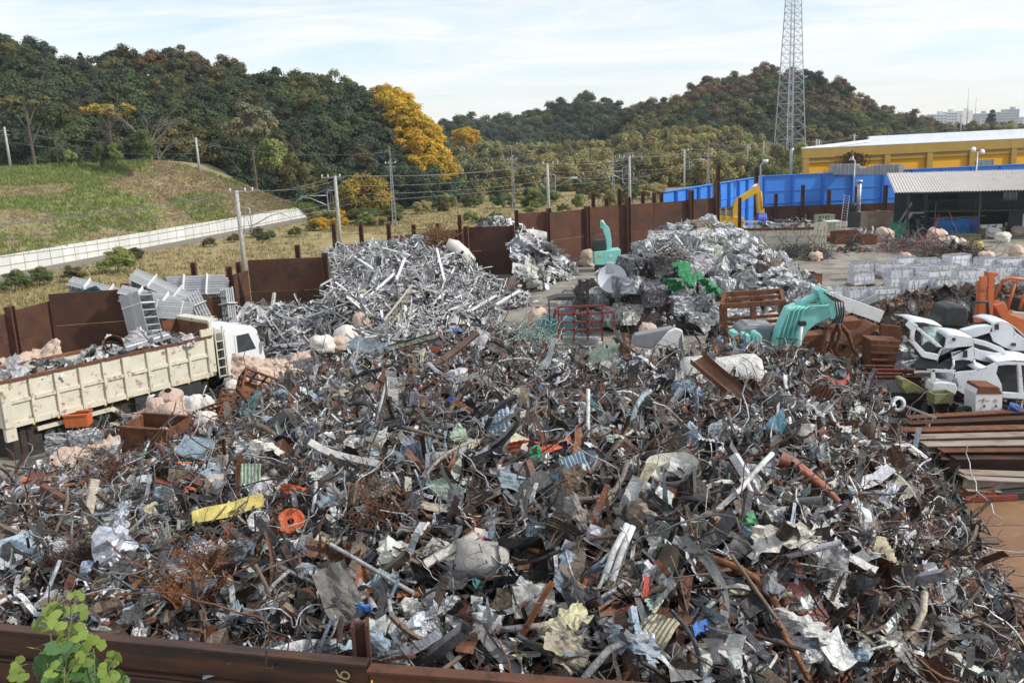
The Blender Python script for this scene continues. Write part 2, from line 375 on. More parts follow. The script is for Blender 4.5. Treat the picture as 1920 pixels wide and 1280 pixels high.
for s in range(3):      # thin flat-topped crowns
    g = random.Random(400+s); cs, rs = [], []
    for i in range(22):
        a = g.uniform(0, 6.28); r = math.sqrt(g.random())*.95
        cs.append((r*math.cos(a), r*math.sin(a), .45+.25*g.random()-.25*r*r)); rs.append(g.uniform(.10, .2))
    reg('thin', leaf_cloud('crown_thin', cs, rs, 70, .07, 1.6, seed=40+s, squash=.45))
def bare_tree(seed):
    g = random.Random(seed); b = MB()
    def br(p, d, l, r, dep):
        q = p+d*l*.5+Vector((g.uniform(-1, 1), g.uniform(-1, 1), 0))*l*.06; e = p+d*l
        b.tube([p, q, e], [r, r*.8, r*.55], 4, cap=False)
        if dep == 0: return
        for k in range(3 if dep > 1 else 4):
            nd = (d+Vector((g.uniform(-1, 1), g.uniform(-1, 1), g.uniform(-.25, .6)))*.75).normalized()
            br(p.lerp(e, g.uniform(.55, 1)), nd, l*g.uniform(.5, .75), r*.5, dep-1)
    br(Vector((0, 0, -1)), Vector((0, 0, 1)), 1.1, .045, 4)
    return b.mesh('bare_branches')
BARE = [bare_tree(5), bare_tree(6)]
def trunk_mesh(seed):
    g = random.Random(seed); b = MB()
    b.tube([(0, 0, -2.2), (.02, 0, -1.2), (g.uniform(-.06, .06), .03, -.3), (0, 0, .5)], [.085, .07, .055, .03], 6, cap=False)
    for k in range(5):
        a = g.uniform(0, 6.28); z = g.uniform(-.9, 0)
        b.tube([(0, 0, z), (.25*math.cos(a), .25*math.sin(a), z+.3), (.6*math.cos(a), .6*math.sin(a), z+.7)], [.04, .03, .012], 5, cap=False)
    return b.mesh('trunk')
TR = [trunk_mesh(i) for i in range(3)]
TINT = {'green': (.080, .104, .040), 'dark': (.056, .076, .036), 'olive': (.135, .125, .045), 'brown': (.14, .108, .052), 'rust': (.165, .108, .05), 'gold': (.52, .33, .025),
        'willow': (.34, .30, .13), 'willowg': (.30, .29, .115), 'grey': (.22, .21, .12), 'lime': (.24, .27, .08), 'mid': (.11, .15, .05), 'bluegreen': (.058, .080, .056), 'ochre': (.36, .27, .05)}
def tree(name, kind, loc, rad, hgt, tint, label, group, cat='tree', rz=None, trunk=True, jit=.25):
    """loc = foot of the trunk; rad = crown radius; hgt = total height"""
    ch = rad*(1.0 if kind != 'cone' else 1.35)
    t = empty(name, loc, random.uniform(0, 6.28) if rz is None else rz, label=label, cat=cat, group=group)
    ms = CR[kind]; c = bpy.data.objects.new('crown', ms[random.randrange(len(ms))]); link(c, t)
    f = (1+jit*random.uniform(-1, 1)); h = random.uniform(-.12, .12)*jit*3
    c.color = (TINT[tint][0]*f*(1+h), TINT[tint][1]*f, TINT[tint][2]*f*(1-h), 1)
    zs = {'dome': 1.0, 'cone': 1.0, 'fluff': 1.0, 'thin': 1.0}[kind]; sz = rad*zs*random.uniform(.9, 1.15)
    top = {'dome': 1.1, 'cone': 1.45, 'fluff': 1.25, 'thin': .75}[kind]
    c.location = (0, 0, max(hgt-sz*top, sz*.35)); c.scale = (rad, rad, sz)
    if trunk:
        k = bpy.data.objects.new('trunk', TR[random.randrange(3)]); link(k, t)
        if not k.data.materials: k.data.materials.append(m_bark)
        zz = c.location.z; k.location = (0, 0, zz); k.scale = (rad*.75, rad*.75, max(zz/2.2, .4))
    return t

def interp(tab, x):
    if x <= tab[0][0]: return tab[0][1]
    for (x0, y0), (x1, y1) in zip(tab, tab[1:]):
        if x <= x1: return y0+(y1-y0)*(x-x0)/(x1-x0)
    return tab[-1][1]
def hill(name, sky_t, foot_t, Yf, Yr, step, rad, th, choose, place, group):
    """a wooded ridge: terrain sheet and single trees standing on it"""
    x0, x1 = sky_t[0][0], sky_t[-1][0]; V = []; F = []; nu, nv = 40, 12
    def base(px, t):
        Y = Yf(px)+(Yr(px)-Yf(px))*t; e = t**.8
        py = interp(foot_t, px)*(1-e)+interp(sky_t, px)*e
        p = atY(px, py, Y); return p, Y
    for i in range(nu+1):
        px = x0+(x1-x0)*i/nu
        for j in range(nv+1):
            t = j/(nv-1) if j < nv else 1
            p, Y = base(px, t); z = max(p.z-th*.93, -.5)
            if j == nv: p = p*1.25; p.z = 0; z = -1
            V.append((p.x, p.y, z))
    for i in range(nu):
        for j in range(nv):
            a = i*(nv+1)+j; F.append((a, a+1, a+nv+2, a+nv+1))
    me = bpy.data.meshes.new(name); me.from_pydata(V, [], F); me.update(); tag(mesh_obj(name, me, m_forestfloor), kind='structure')
    n = 0; t = 0.0; row = 0
    while t <= 1.0001:
        Y = Yf((x0+x1)/2)+(Yr((x0+x1)/2)-Yf((x0+x1)/2))*t; dx = step/Y*FPX
        px = x0+dx*(.5*(row % 2))
        while px <= x1:
            pxx = px+random.uniform(-.35, .35)*dx; tt = min(1, max(0, t+random.uniform(-.04, .04)*(t < .99)))
            p, Y_ = base(pxx, tt); kind, tint, sc, what = choose(pxx, tt)
            r = rad*sc*random.uniform(.85, 1.2)
            bz = max(p.z-th, -.3); h = p.z-bz+random.uniform(-.4, .5)
            band = place[0] if tt < .33 else place[1] if tt < .75 else place[2]
            tree('conifer_tree' if kind == 'cone' else 'autumn_tree' if tint in ('brown', 'rust', 'olive') else 'evergreen_tree', kind, (p.x, p.y, bz), r, h, tint, f'{what} {band}', group)
            n += 1; px += dx
        t += step*.72/(Yr((x0+x1)/2)-Yf((x0+x1)/2)); row += 1
    return n
g_ = random.Random(3)
def ch_left(px, t):
    q = g_.random()
    if t > .8 and 180 < px < 430 and q < .8: return ('dome', 'brown' if q < .6 else 'rust', .9, 'russet brown autumn broadleaf tree')
    if q < .50: return ('dome', 'dark', 1.05, 'dark evergreen broadleaf tree')
    if q < .72: return ('dome', 'green', 1.0, 'deep green leafy tree')
    if q < .82: return ('dome', 'olive', .9, 'olive yellow broadleaf tree')
    if q < .90: return ('cone', 'dark', .8, 'dark pointed conifer')
    if q < .94: return ('dome', 'brown', .8, 'brown autumn tree')
    return ('dome', 'bluegreen', 1.0, 'blue green evergreen tree')
sk = [(-140, 80), (0, 58), (50, 54), (90, 66), (128, 88), (178, 88), (257, 74), (321, 78), (407, 90), (457, 116), (528, 103), (586, 116), (643, 138), (686, 162), (725, 196), (765, 246), (805, 300)]
ft = [(-140, 275), (0, 270), (300, 265), (400, 285), (480, 315), (600, 335), (760, 345), (815, 350)]
nL = hill('wooded_hill', sk, ft, lambda x: 126+max(0, x-300)*.03, lambda x: 178-max(0, x-500)*.05, 5.6, 4.0, 10.5, ch_left,
     ('at the foot of the near left hill', 'halfway up the near left hill', 'on the ridge of the near left hill'), 'trees on the near left hill')
def ch_mid(px, t):
    q = g_.random()
    return ('dome', 'bluegreen', 1.0, 'blue green evergreen tree') if q < .45 else ('dome', 'dark', 1, 'dark evergreen tree') if q < .75 else ('dome', 'green', 1, 'green leafy tree') if q < .92 else ('dome', 'olive', .9, 'olive tree')
sk2 = [(770, 222), (810, 220), (870, 208), (950, 208), (1000, 198), (1050, 178), (1100, 170), (1145, 172), (1162, 195), (1185, 214), (1205, 208), (1230, 186), (1290, 172), (1330, 160)]
ft2 = [(770, 270), (1100, 262), (1330, 250)]
hill('far_wooded_hill', sk2, ft2, lambda x: 290, lambda x: 350, 9.0, 6.2, 13, ch_mid,
     ('at the foot of the far middle hill', 'on the slope of the far middle hill', 'on the crest of the far middle hill'), 'trees on the far middle hill')
def ch_right(px, t):
    q = g_.random()
    if t > .72 and q < .45: return ('dome', 'rust' if q < .14 else 'brown', .9, 'rust brown autumn tree')
    if q < .3: return ('dome', 'green', 1, 'deep green tree')
    if q < .55: return ('dome', 'olive', 1, 'olive green autumn tree')
    if q < .85: return ('dome', 'dark', 1, 'dark evergreen tree')
    return ('dome', 'brown', .9, 'brown autumn tree')
sk3 = [(1190, 188), (1240, 178), (1290, 158), (1320, 140), (1360, 126), (1420, 118), (1480, 117), (1530, 121), (1570, 138), (1610, 168), (1660, 194), (1710, 208), (1740, 218), (1760, 230)]
ft3 = [(1190, 250), (1400, 245), (1500, 262), (1760, 248)]
hill('right_wooded_hill', sk3, ft3, lambda x: 235, lambda x: 285, 7.4, 5.3, 12, ch_right,
     ('at the tower hill foot', 'on the tower hill slope', 'on the tower hill crest'), 'trees on the hill behind the lattice tower')
# belt of feathery trees across the middle
bt = [(815, 300), (850, 278), (900, 268), (1000, 266), (1100, 264), (1200, 252), (1290, 238), (1380, 240), (1440, 262), (1500, 285)]
for row, (Y, dy) in enumerate(((215, 0), (196, 14), (180, 30), (168, 46))):
    px = 825 if row < 3 else 860
    while px < 1500-row*20:
        top = atY(px, interp(bt, px)+dy+random.uniform(-5, 6), Y); h = max(top.z, 3.0); r = random.uniform(2.6, 3.7)
        tree('willow_tree', 'fluff', (top.x, top.y, 0), r, h, random.choice(['willow', 'willowg', 'willow', 'willowg', 'grey']), f'feathery olive willow in the {["rear", "third", "second", "front"][row]} row behind the railway', 'willow belt behind the railway')
        px += random.uniform(1.9, 2.8)/Y*FPX
for px, py, Y, r in [(738, 158, 165, 4.0), (722, 152, 172, 3.0), (758, 182, 162, 4.0), (775, 205, 160, 4.0), (760, 215, 158, 3.6), (790, 222, 158, 3.8), (780, 240, 155, 3.8), (802, 245, 155, 3.8), (796, 270, 152, 3.6), (815, 272, 153, 3.4), (832, 292, 152, 2.8), (806, 296, 150, 3.2)]:
    p = atY(px, py, Y); bz = max(p.z-11, -.2)
    tree('golden_tree', 'dome', (p.x, p.y, bz), r, p.z-bz, 'gold', ('low golden yellow tree ending the near hill' if py > 260 else 'tall orange gold tree ending the near hill'), 'golden trees at the end of the near hill', jit=.15)
p = atY(873, 233, 205); tree('golden_tree', 'dome', (p.x, p.y, 0), 3.2, p.z, 'gold', 'lone round golden tree standing behind the willow belt', None, jit=.05)
for px, py, Y, r, k, ti, lab in [
    (465, 190, 128, 3.6, 'dome', 'grey', 'pale grey green tree standing out at the foot of the near hill'),
    (45, 175, 120, 3.6, 'thin', 'olive', 'thin flat topped yellowing tree at the far left above the bank'),
    (200, 190, 122, 3.4, 'thin', 'ochre', 'flat yellow crowned tree beside the bare tree'),
    (92, 190, 124, 2.6, 'dome', 'green', 'round green tree between the yellow crowned trees'),
    (183, 268, 108, 1.0, 'fluff', 'mid', 'small slim sapling on the bank crest'), (213, 268, 108, 1.1, 'fluff', 'lime', 'small bright green palm like sapling on the crest'),
    (243, 250, 109, 1.3, 'dome', 'green', 'small pine on the bank crest with a bare stem'), (267, 244, 109, 1.5, 'fluff', 'mid', 'tall slender green tree on the bank crest'),
    (130, 290, 107, .8, 'dome', 'lime', 'small yellow green shrub on the bank crest'),
    (508, 262, 134, 3.4, 'fluff', 'lime', 'yellow green drooping tree at the foot of the near hill'), (545, 290, 133, 3.2, 'fluff', 'olive', 'yellowing leafy tree beside the dark slope'),
    (665, 325, 128, 3.6, 'fluff', 'ochre', 'large ochre bush behind the concrete pole'), (700, 335, 128, 3.0, 'fluff', 'ochre', 'ochre bush right of the concrete pole'),
    (1860, 207, 330, 6.5, 'cone', 'bluegreen', 'dark cedar standing before the distant apartment blocks'),
    (1830, 224, 300, 5, 'dome', 'olive', 'olive tree left of the dark cedar'), (1895, 224, 300, 5, 'dome', 'willow', 'yellowing tree right of the dark cedar'),
    (1660, 215, 290, 5, 'fluff', 'willow', 'pale olive tree at the low right end of the hill'), (1700, 212, 290, 5.2, 'dome', 'green', 'green tree near the low right end of the hill'),
    (1560, 262, 190, 3, 'dome', 'mid', 'bright green bush behind the yellow building corner'), (1440, 300, 140, 2.6, 'dome', 'mid', 'green shrub at the tower foot'), (1500, 290, 150, 2.8, 'dome', 'lime', 'yellow green shrub right of the tower foot')]:
    p = atY(px, py, Y); bz = max(p.z-(2.2*r+ (4 if r > 2 else .6)), 0)
    if Y < 112: bz = 9.6
    tree('shrub' if r < 1.2 else 'broad_tree', k, (p.x, p.y, bz), r, max(p.z-bz, r), ti, lab, None, cat='shrub' if r < 1.2 else 'tree', jit=.1)
for px in range(1755, 1930, 22):
    p = atY(px, 232, 310); tree('roadside_tree', 'fluff', (p.x, p.y, 0), 4.2, p.z, random.choice(['willow', 'brown', 'olive']), 'brownish tree in the row above the yellow building roof', 'trees above the yellow building roof')
for i, (px, py, Y) in enumerate([(268, 180, 122), (285, 205, 124), (118, 262, 110)]):
    top = atY(px, py, Y); base = 9.6 if Y < 112 else 6; s = (top.z-base)/2.4
    t = empty('bare_tree', (top.x, top.y, base), i, label=['bare grey winter tree rising above the bank', 'smaller bare tree right of the large bare one', 'small bare tree on the bank crest'][i], cat='tree')
    o = mesh_obj('branches', BARE[i % 2], m_barkp, t); o.location = (0, 0, s); o.scale = (s*1.2, s*1.2, s)
# bushes in the field and along the walls
def bush(px, py, r, tint, label, group=None, z=0.0, kind='dome'):
    p = at(px, py, z); t = empty('bush', p, random.uniform(0, 6), label=label, cat='bush', group=group)
    c = bpy.data.objects.new('foliage', CR[kind][random.randrange(len(CR[kind]))]); link(c, t); c.color = (*TINT[tint], 1); c.scale = (r, r, r*.85); c.location = (0, 0, r*.45)
    k = mesh_obj('stem', TR[0], m_bark, t); k.scale = (r*.5, r*.5, r*.25); k.location = (0, 0, r*.4)
for a in [(222, 510, 1.6, 'lime', 'tall yellow green bush in front of the retaining wall'), (75, 535, 1.1, 'mid', 'low bush at the left edge of the field'), (30, 545, 1.2, 'mid', 'bramble at the far left below the retaining wall'),
          (140, 528, 1.0, 'olive', 'low olive bramble left of the tall bush'), (1056, 398, .9, 'mid', 'bright green bush above the rusty wall'), (995, 402, .9, 'lime', 'leafy green bush behind the rusty wall near the pole'),
          (885, 418, 1.1, 'lime', 'green bush behind the partition wall'), (930, 415, .9, 'mid', 'small green bush beside the aluminium heap'), (1208, 372, .9, 'mid', 'green bush between the rusty posts'), (1245, 367, .8, 'mid', 'small green bush near the end of the blue fence')]:
    bush(*a)
for i in range(26):
    px = random.uniform(590, 740); py = 430-(px-590)*.08+random.uniform(-18, 4)
    bush(px, py, random.uniform(.9, 1.6), random.choice(['olive', 'lime', 'willow', 'gold']) if i % 3 else 'mid', 'yellowing bramble thicket behind the concrete pole', 'bramble thicket behind the concrete pole')
for i in range(34):
    px = random.uniform(740, 1240); Y = random.uniform(128, 158); p = atY(px, 300, Y); q = proj((p.x, p.y, 0))
    bush(q[0], q[1], random.uniform(1.0, 2.0), random.choice(['willow', 'olive', 'mid', 'lime']), 'low scrub between the railway and the willows', 'scrub between railway and willows', kind=random.choice(['dome', 'fluff']))
for i in range(9):
    px = random.uniform(250, 600); b0 = 527-(px)*.19+random.uniform(4, 22)
    bush(px, b0, random.uniform(.5, .95), random.choice(['mid', 'olive', 'green']), 'low weed clump below the retaining wall', 'weed clumps below the retaining wall')
# grass tufts on the bank and in the field
def tufts(name, P, h, cols, nb, label=None):
    g = np.random.default_rng(11); n = len(P); k = nb
    P = np.repeat(P, k, 0)+g.normal(size=(n*k, 3))*np.array([.22, .22, 0]); a = g.random(n*k)*6.28; hh = np.repeat(h, k)*(.5+g.random(n*k))
    dx = np.stack([np.cos(a), np.sin(a), a*0], 1); lean = np.stack([np.cos(a*3), np.sin(a*3), a*0], 1)*hh[:, None]*.45
    Vv = np.stack([P-dx*.05, P+dx*.05, P+lean+np.array([0, 0, 1])*hh[:, None]], 1).reshape(-1, 3)
    c = np.repeat(np.repeat(cols, k, 0)*(.75+.5*g.random(n*k))[:, None], 3, 0); c = np.concatenate([c, np.ones((len(c), 1))], 1)
    me = np_mesh(name, Vv, np.arange(len(Vv)), np.arange(0, len(Vv), 3), c); o = mesh_obj(name, me, m_leaf); o.color = (1, 1, 1, 1)
    return tag(o, label, kind='stuff')
iu = rng.integers(0, NU, 14000); jv = rng.integers(0, int(NV*.7), 14000); fu = rng.random((14000, 2))
PB = BANKV[iu, jv]*(1-fu[:, :1])*(1-fu[:, 1:])+BANKV[iu+1, jv]*fu[:, :1]*(1-fu[:, 1:])+BANKV[iu, jv+1]*(1-fu[:, :1])*fu[:, 1:]+BANKV[iu+1, jv+1]*fu[:, :1]*fu[:, 1:]
gn = np.array([mnoise.noise(Vector((p[0]*.11, p[1]*.11, p[2]*.3))) for p in PB])
cb = np.where(gn[:, None] > .06, np.array([[.20, .25, .07]]), np.array([[.29, .23, .13]]))
tufts('bank_grass', PB, np.where(gn > .06, .32, .18), cb, 6, 'green and straw coloured grass covering the bank')
n = 9000; px = rng.random(n)*1300-50
PF = []
for x in px:
    y = random.uniform(395-.0*x, 600) if x < 600 else random.uniform(360, 440)
    PF.append(at(x, y, 0))
PF = np.array([tuple(p) for p in PF]); PF = PF[(PF[:, 1] < 160)]
keep = [(WL0.x-p[0])*dW.y-(WL0.y-p[1])*dW.x > 0 or p[0] > -25 for p in PF]
def in_yard(p):
    ins = False; n = len(YARD)
    for i in range(n):
        x0, y0 = YARD[i]; x1, y1 = YARD[(i+1) % n]
        if (y0 > p[1]) != (y1 > p[1]) and p[0] < (x1-x0)*(p[1]-y0)/(y1-y0)+x0: ins = not ins
    return ins
PF = np.array([p for p in PF if not in_yard(p) and (p[0]-WL0.x)*dW.y-(p[1]-WL0.y)*dW.x > 3.8*dW.length*0+ (4.2*dW.length if p[0] < WL1.x else -1e9)])
cf = np.where(rng.random((len(PF), 1)) < .75, np.array([[.33, .26, .13]]), np.array([[.17, .17, .06]]))
tufts('field_grass', PF, np.full(len(PF), .3), cf, 5, 'straw coloured dry grass in the field behind the walls')
# ================================================================ WALLS, FENCES, BUILDINGS, POLES
def hpost(b, p, h, s=.32, rz=0.0):
    """H-section steel post"""
    T = Matrix.Translation(p) @ Matrix.Rotation(rz, 4, 'Z')
    b.box((-s/2+.02, 0, h/2), (.04, s, h), T); b.box((s/2-.02, 0, h/2), (.04, s, h), T); b.box((0, 0, h/2), (s-.08, .04, h), T)
    return b
def plate_wall(name, A, B, h, rows, label, pw=3.05, posts=(), proud=.0, th=.06, lean=.0, post_h=None, post_side=-1, mat=None):
    """A, B ground points; rows of steel plates and H posts on the near side"""
    A, B = Vector((A[0], A[1], 0)), Vector((B[0], B[1], 0)); d = B-A; ln = d.length; rz = math.atan2(d.y, d.x)
    t = empty(name, A, rz, label=label, cat='wall')
    n = max(1, round(ln/pw)); w_ = ln/n; rh = h/rows
    for r in range(rows):
        off = 0
        for i in range(n):
            jz = random.uniform(-.03, .03) if r == rows-1 else 0
            MB().box(((i+.5)*w_, random.uniform(-.012, .012), rh*(r+.5)+jz/2), (w_-.02, th, rh-.02+jz)).build('plate', mat or m_plate, t)
    for x, ph in posts:
        hpost(MB(), (x*ln, post_side*.24, 0), ph, .34, rz*0).build('post', m_post, t)
    return t
def gx(px, py, z): p = at(px, py, z); return (p.x, p.y)
# bays along the outer wall, from the left edge of the picture to the far corner
plate_wall('plate_wall', gx(-60, 606, 2.9), gx(97, 563, 2.9), 2.9, 2, 'dark rusty plate wall at the left edge with an orange rust post', posts=((.42, 3.2),))
plate_wall('plate_wall', gx(90, 551, 3.3), gx(238, 541, 3.3), 3.3, 2, 'rusty two row steel plate partition behind the truck bed', pw=4, posts=((.99, 3.6),))
plate_wall('plate_wall', gx(-40, 577, 3.0), gx(92, 545, 3.0), 1.6, 1, 'low rusty plate wall behind the leftmost bay')
plate_wall('plate_wall', gx(246, 530, 2.9), gx(432, 514, 2.9), 2.9, 2, 'rusty back wall behind the stacked aluminium ladders', posts=((.985, 3.4),), pw=3.4)
plate_wall('plate_wall', gx(436, 514, 3.0), gx(464, 506, 3.0), 3.0, 2, 'narrow rusty plate beside the ladder bay')
plate_wall('plate_wall', gx(464, 487, 3.76), gx(612, 481, 3.76), 3.76, 2, 'rusty two row plate partition right of the truck cab', pw=4.6, posts=((.99, 4.0),))
plate_wall('plate_wall', gx(634, 459, 3.1), gx(778, 455, 3.1), 3.1, 2, 'dark rusty plate wall behind the aluminium profile heap', pw=4.5, posts=((.01, 3.3),))
plate_wall('plate_wall', gx(733, 442, 3.3), gx(874, 428, 3.3), 3.3, 2, 'upper rusty plate wall with a row of posts behind the white bag', pw=5)
plate_wall('plate_wall', gx(874, 426, 3.6), gx(962, 424, 3.6), 3.6, 2, 'tall rusty plate partition between the two aluminium heaps', pw=4, posts=((.99, 3.7), (.01, 3.7)))
plate_wall('plate_wall', gx(968, 401, 4.3), gx(1030, 397, 4.3), 4.3, 2, 'rusty plate wall behind the far aluminium heap', pw=3, posts=((.95, 4.6),))
plate_wall('plate_wall', gx(1030, 398, 4.3), gx(1098, 391, 4.3), 4.3, 2, 'dark brown plate wall left of the small teal excavator', pw=3, posts=((.99, 4.5),))
plate_wall('plate_wall', gx(1098, 389, 4.4), gx(1345, 371, 4.4), 4.4, 2, 'long rusty plate wall behind the bale heap', pw=3.3, posts=((.3, 5.0), (.78, 5.2), (.985, 5.8)))
# single posts standing up behind the walls
for i, (px, py, z, lab) in enumerate([(362, 492, 3.4, 'rusty post above the ladder bay'), (447, 491, 3.5, 'short rusty post beside the concrete pole'), (557, 459, 3.9, 'rusty post above the partition right of the truck'),
        (625, 418, 4.6, 'tall rusty post beside the second concrete pole'), (676, 420, 4.3, 'rusty post left of three above the profile heap'), (728, 419, 4.3, 'middle rusty post above the profile heap'), (775, 421, 4.2, 'right rusty post above the profile heap'),
        (820, 419, 4.0, 'short rusty post near the white tube bag'), (861, 403, 4.4, 'rusty post behind the partition top'), (968, 394, 4.7, 'short rusty post at the far heap'), (1112, 363, 5.2, 'thin rusty post above the dark wall'), (1137, 372, 4.9, 'shorter thin rusty post above the dark wall'),
        (1161, 355, 5.4, 'thin rusty post next to the thick wall post'), (1205, 359, 5.1, 'small rusty post right of the green bush'), (1226, 361, 5.0, 'reddish post near the blue fence end'), (1240, 360, 5.0, 'reddish post touching the blue fence end')]):
    p = at(px, py, z); o = hpost(MB(), (0, 0, 0), z, .3).build('steel_post', m_post); o.location = (p.x, p.y, 0); tag(o, lab, 'post', 'rusty posts behind the walls')

# ---- blue fence
def blue_fence(name, A, B, h, npan, label):
    A, B = Vector((*A, 0)), Vector((*B, 0)); d = B-A; ln = d.length; rz = math.atan2(d.y, d.x); t = empty(name, A, rz, label=label, cat='fence')
    w_ = ln/npan
    for i in range(npan):
        MB().box(((i+.5)*w_, 0, h/2), (w_-.03, .05, h)).build('panel', m_blue, t)
        hpost(MB(), ((i+1)*w_-.06, -.16, 0), h-.02, .22).build('post', m_blue, t)
        for k in (.42, .68): MB().box(((i+.5)*w_-.06, -.06, h*k), (w_-.28, .07, .09)).build('rail', m_blue, t)
    MB().box((ln/2, -.05, h+.05), (ln, .3, .08)).build('cap_rail', m_blue, t)
    return t
blue_fence('blue_fence', gx(1243, 361, 4.9), gx(1431, 331, 4.9), 4.9, 10, 'bright blue steel panel fence running back along the left side')
blue_fence('blue_fence', gx(1431, 331, 4.9), (86, 101), 4.9, 18, 'bright blue steel panel fence along the back of the yard')
plate_wall('plate_wall', gx(1350, 424, 0), gx(1420, 421, 0), 1.7, 1, 'low dark plate row at the foot of the yellow excavator')
plate_wall('plate_wall', gx(1424, 419, 0), gx(1720, 410, 0), 1.75, 1, 'low dark rusty plate row below the blue back fence', pw=5, posts=((.10, 3.1), (.27, 3.9), (.435, 3.3), (.61, 3.6), (.79, 3.6)))
p = at(1416, 440, 0); o = hpost(MB(), (0, 0, 0), 6.4, .34).build('steel_post', m_post); o.location = p; tag(o, 'tall dark steel post in front of the yellow excavator arm', 'post')
p = at(1386, 452, 0); o = hpost(MB(), (0, 0, 0), 3.9, .26).build('steel_post', m_post); o.location = p; tag(o, 'short dark post beside the yellow excavator body', 'post')
p = at(1345, 470, 0); o = hpost(MB(), (0, 0, 0), 7.1, .3).build('steel_post', m_post); o.location = p; tag(o, 'tall rusty post where the long wall meets the blue fence', 'post')
p = at(1337, 470, 0); o = MB().box((0, 0, 3), (.16, .16, 6)).build('wooden_post', m_wood); o.location = p; tag(o, 'pale flaking post beside the tall rusty post', 'post')

# ---- yellow building
m_must = pmat('mustard_render', (.38, .24, .045), (.33, .21, .05), 1.2, .85, 0, .1, stain=(.20, .13, .045), stain_amt=.3, stain_scale=.8, drip=True)
m_yel = pmat('yellow_wall', (.74, .37, .008), (.70, .34, .010), 1.0, .8, 0, .03, stain=(.55, .27, .02), stain_amt=.2, stain_scale=.7, drip=True)
m_roofw = pmat('white_roof', (.62, .65, .70), (.52, .55, .60), .5, .6, 0, .05)
m_win = pmat('window_glass', (.16, .22, .25), (.22, .28, .31), .5, .15, 0, 0)
YB = empty('yellow_building', (33.4, 102.6, 0), .17, label='long yellow building with mustard frame and white roof', cat='building')
BH = 7.45
def part(name, mat, par, lo, hi): return MB().span(lo, hi).build(name, mat, par)
part('wall', m_yel, YB, (0, .35, 0), (60, .6, BH-1.2)); sw_ = MB().bar((0, .2, (BH-.3)/2), (20.5, 23, (BH-.3)/2), .3, BH-.3).build('side_wall', m_must, YB)
part('parapet_band', m_must, YB, (-.3, -.05, BH-1.05), (60.2, .32, BH)); part('lintel_band', m_must, YB, (0, .12, BH-1.62), (60, .345, BH-1.06))
for x in (0.2, 10.1, 15.4, 20.8, 26.2, 31.6, 37, 42.4): part('pillar', m_must, YB, (x-.35, -.02, 0), (x+.35, .343, BH-1.06))
rb = MB(); zq = BH-.3; rb.add([(.3, .34, zq), (60, .34, zq), (60, 34, zq), (24, 27, zq)], [(0, 1, 2, 3)]); rf = rb.build('roof', m_roofw, YB, solid=.1)
MB().bar((-.1, .2, BH-.02), (24, 27, BH-.02), .5, .34).build('parapet', m_roofw, rf); MB().bar((24, 27, BH+.1), (60, 34, BH+.1), .4, 1.0).build('parapet', m_roofw, rf); part('coping', m_roofw, rf, (-.32, -.08, BH), (60.2, .36, BH+.07))
for x0 in (20.95+.6, 31.9):
    wn = MB(); 
    wn = part('window', m_win, YB, (x0, .28, BH-3.2), (x0+2.3, .36, BH-2.2))
    for k in range(4): part('mullion', m_galv, wn, (x0+k*.75-.03, .24, BH-3.2), (x0+k*.75+.03, .3, BH-2.2))
    part('sill', m_galv, wn, (x0-.1, .2, BH-3.28), (x0+2.4, .34, BH-3.2))
# ivy and rust stain on the facade: dead climbing plant
g = random.Random(4); b = MB()
for k in range(260):
    x = 5.9+g.gauss(0, .75); z = BH-.9-abs(g.gauss(0, 1))*1.2; a = g.uniform(0, 6.28); l = g.uniform(.15, .6)
    b.bar((x, -.09, z), (x+l*math.cos(a), -.1-g.random()*.05, z+l*math.sin(a)), g.uniform(.05, .2), .03)
o = b.build('dead_ivy', pmat('dead_ivy', (.10, .045, .02), (.06, .03, .018), 4, .95)); o.location = YB.location; o.rotation_euler = YB.rotation_euler
tag(o, 'dark brown dead ivy hanging down the yellow facade', 'plant')
for px, lab in ((1606, 'horn loudspeaker on a thin pole before the dead ivy'), (1836, 'twin floodlight on a pole before the yellow wall')):
    p = at(px, 330, 4.7); t = empty('lamp_pole', (p.x, p.y+.6, 0), label=lab, cat='lamp'); zt = 6.2 if px < 1700 else 6.9
    MB().tube([(0, 0, 0), (0, 0, zt)], .06, 8).build('pole', m_galv, t)
    if px < 1700:
        MB().lathe([(.05, 0), (.1, .25), (.32, .5), (.3, .5)], 12, Matrix.Translation((0, 0, zt)) @ Matrix.Rotation(-.9, 4, 'Y')).build('horn', m_white, t)
    else:
        for s in (-1, 1): MB().lathe([(0, -.14), (.2, -.1), (.25, .06), (0, .08)], 12, Matrix.Translation((s*.42, 0, zt+.1-s*.12)) @ Matrix.Rotation(1.4, 4, 'X')).build('lamp_head', m_white, t)
        MB().bar((-.5, 0, zt), (.5, 0, zt), .07).build('arm', m_galv, t)
p = at(1508, 335, 4.5); tag(MB().tube([(p.x-.2, p.y+4, 0), (p.x-.2, p.y+4, 7.2), (p.x-.05, p.y+4, 7.6)], .16, 8).build('vent_pipe', m_galv), 'grey vent pipe at the corner of the yellow building', 'pipe')
# stacked crates in front of the yellow wall
for i in range(26):
    px = 1574+i*5.2+random.uniform(-1, 1); p = at(px, 330, 4.7); h = random.choice([.55, .7, .9]) if i > 9 else 1.1
    if i > 16: h = 1.0
    o = MB().box((0, 0, 0), (.36 if i < 17 else .5, .8, h)).build('crate', m_galv if (i < 8 or i > 15) else m_conc); o.location = (p.x, p.y+2.2, 4.75+h/2); o.rotation_euler = (0, 0, random.uniform(-.06, .06))
    tag(o, 'grey stacked crate standing above the blue fence before the yellow wall', 'crate', 'crates above the blue fence')
pl = tag(MB().box((40.9, 101.2+.35, 2.3), (15, 1.6, 4.6)).build('storage_platform', m_dark), 'dark platform behind the blue fence carrying grey crates', 'platform')

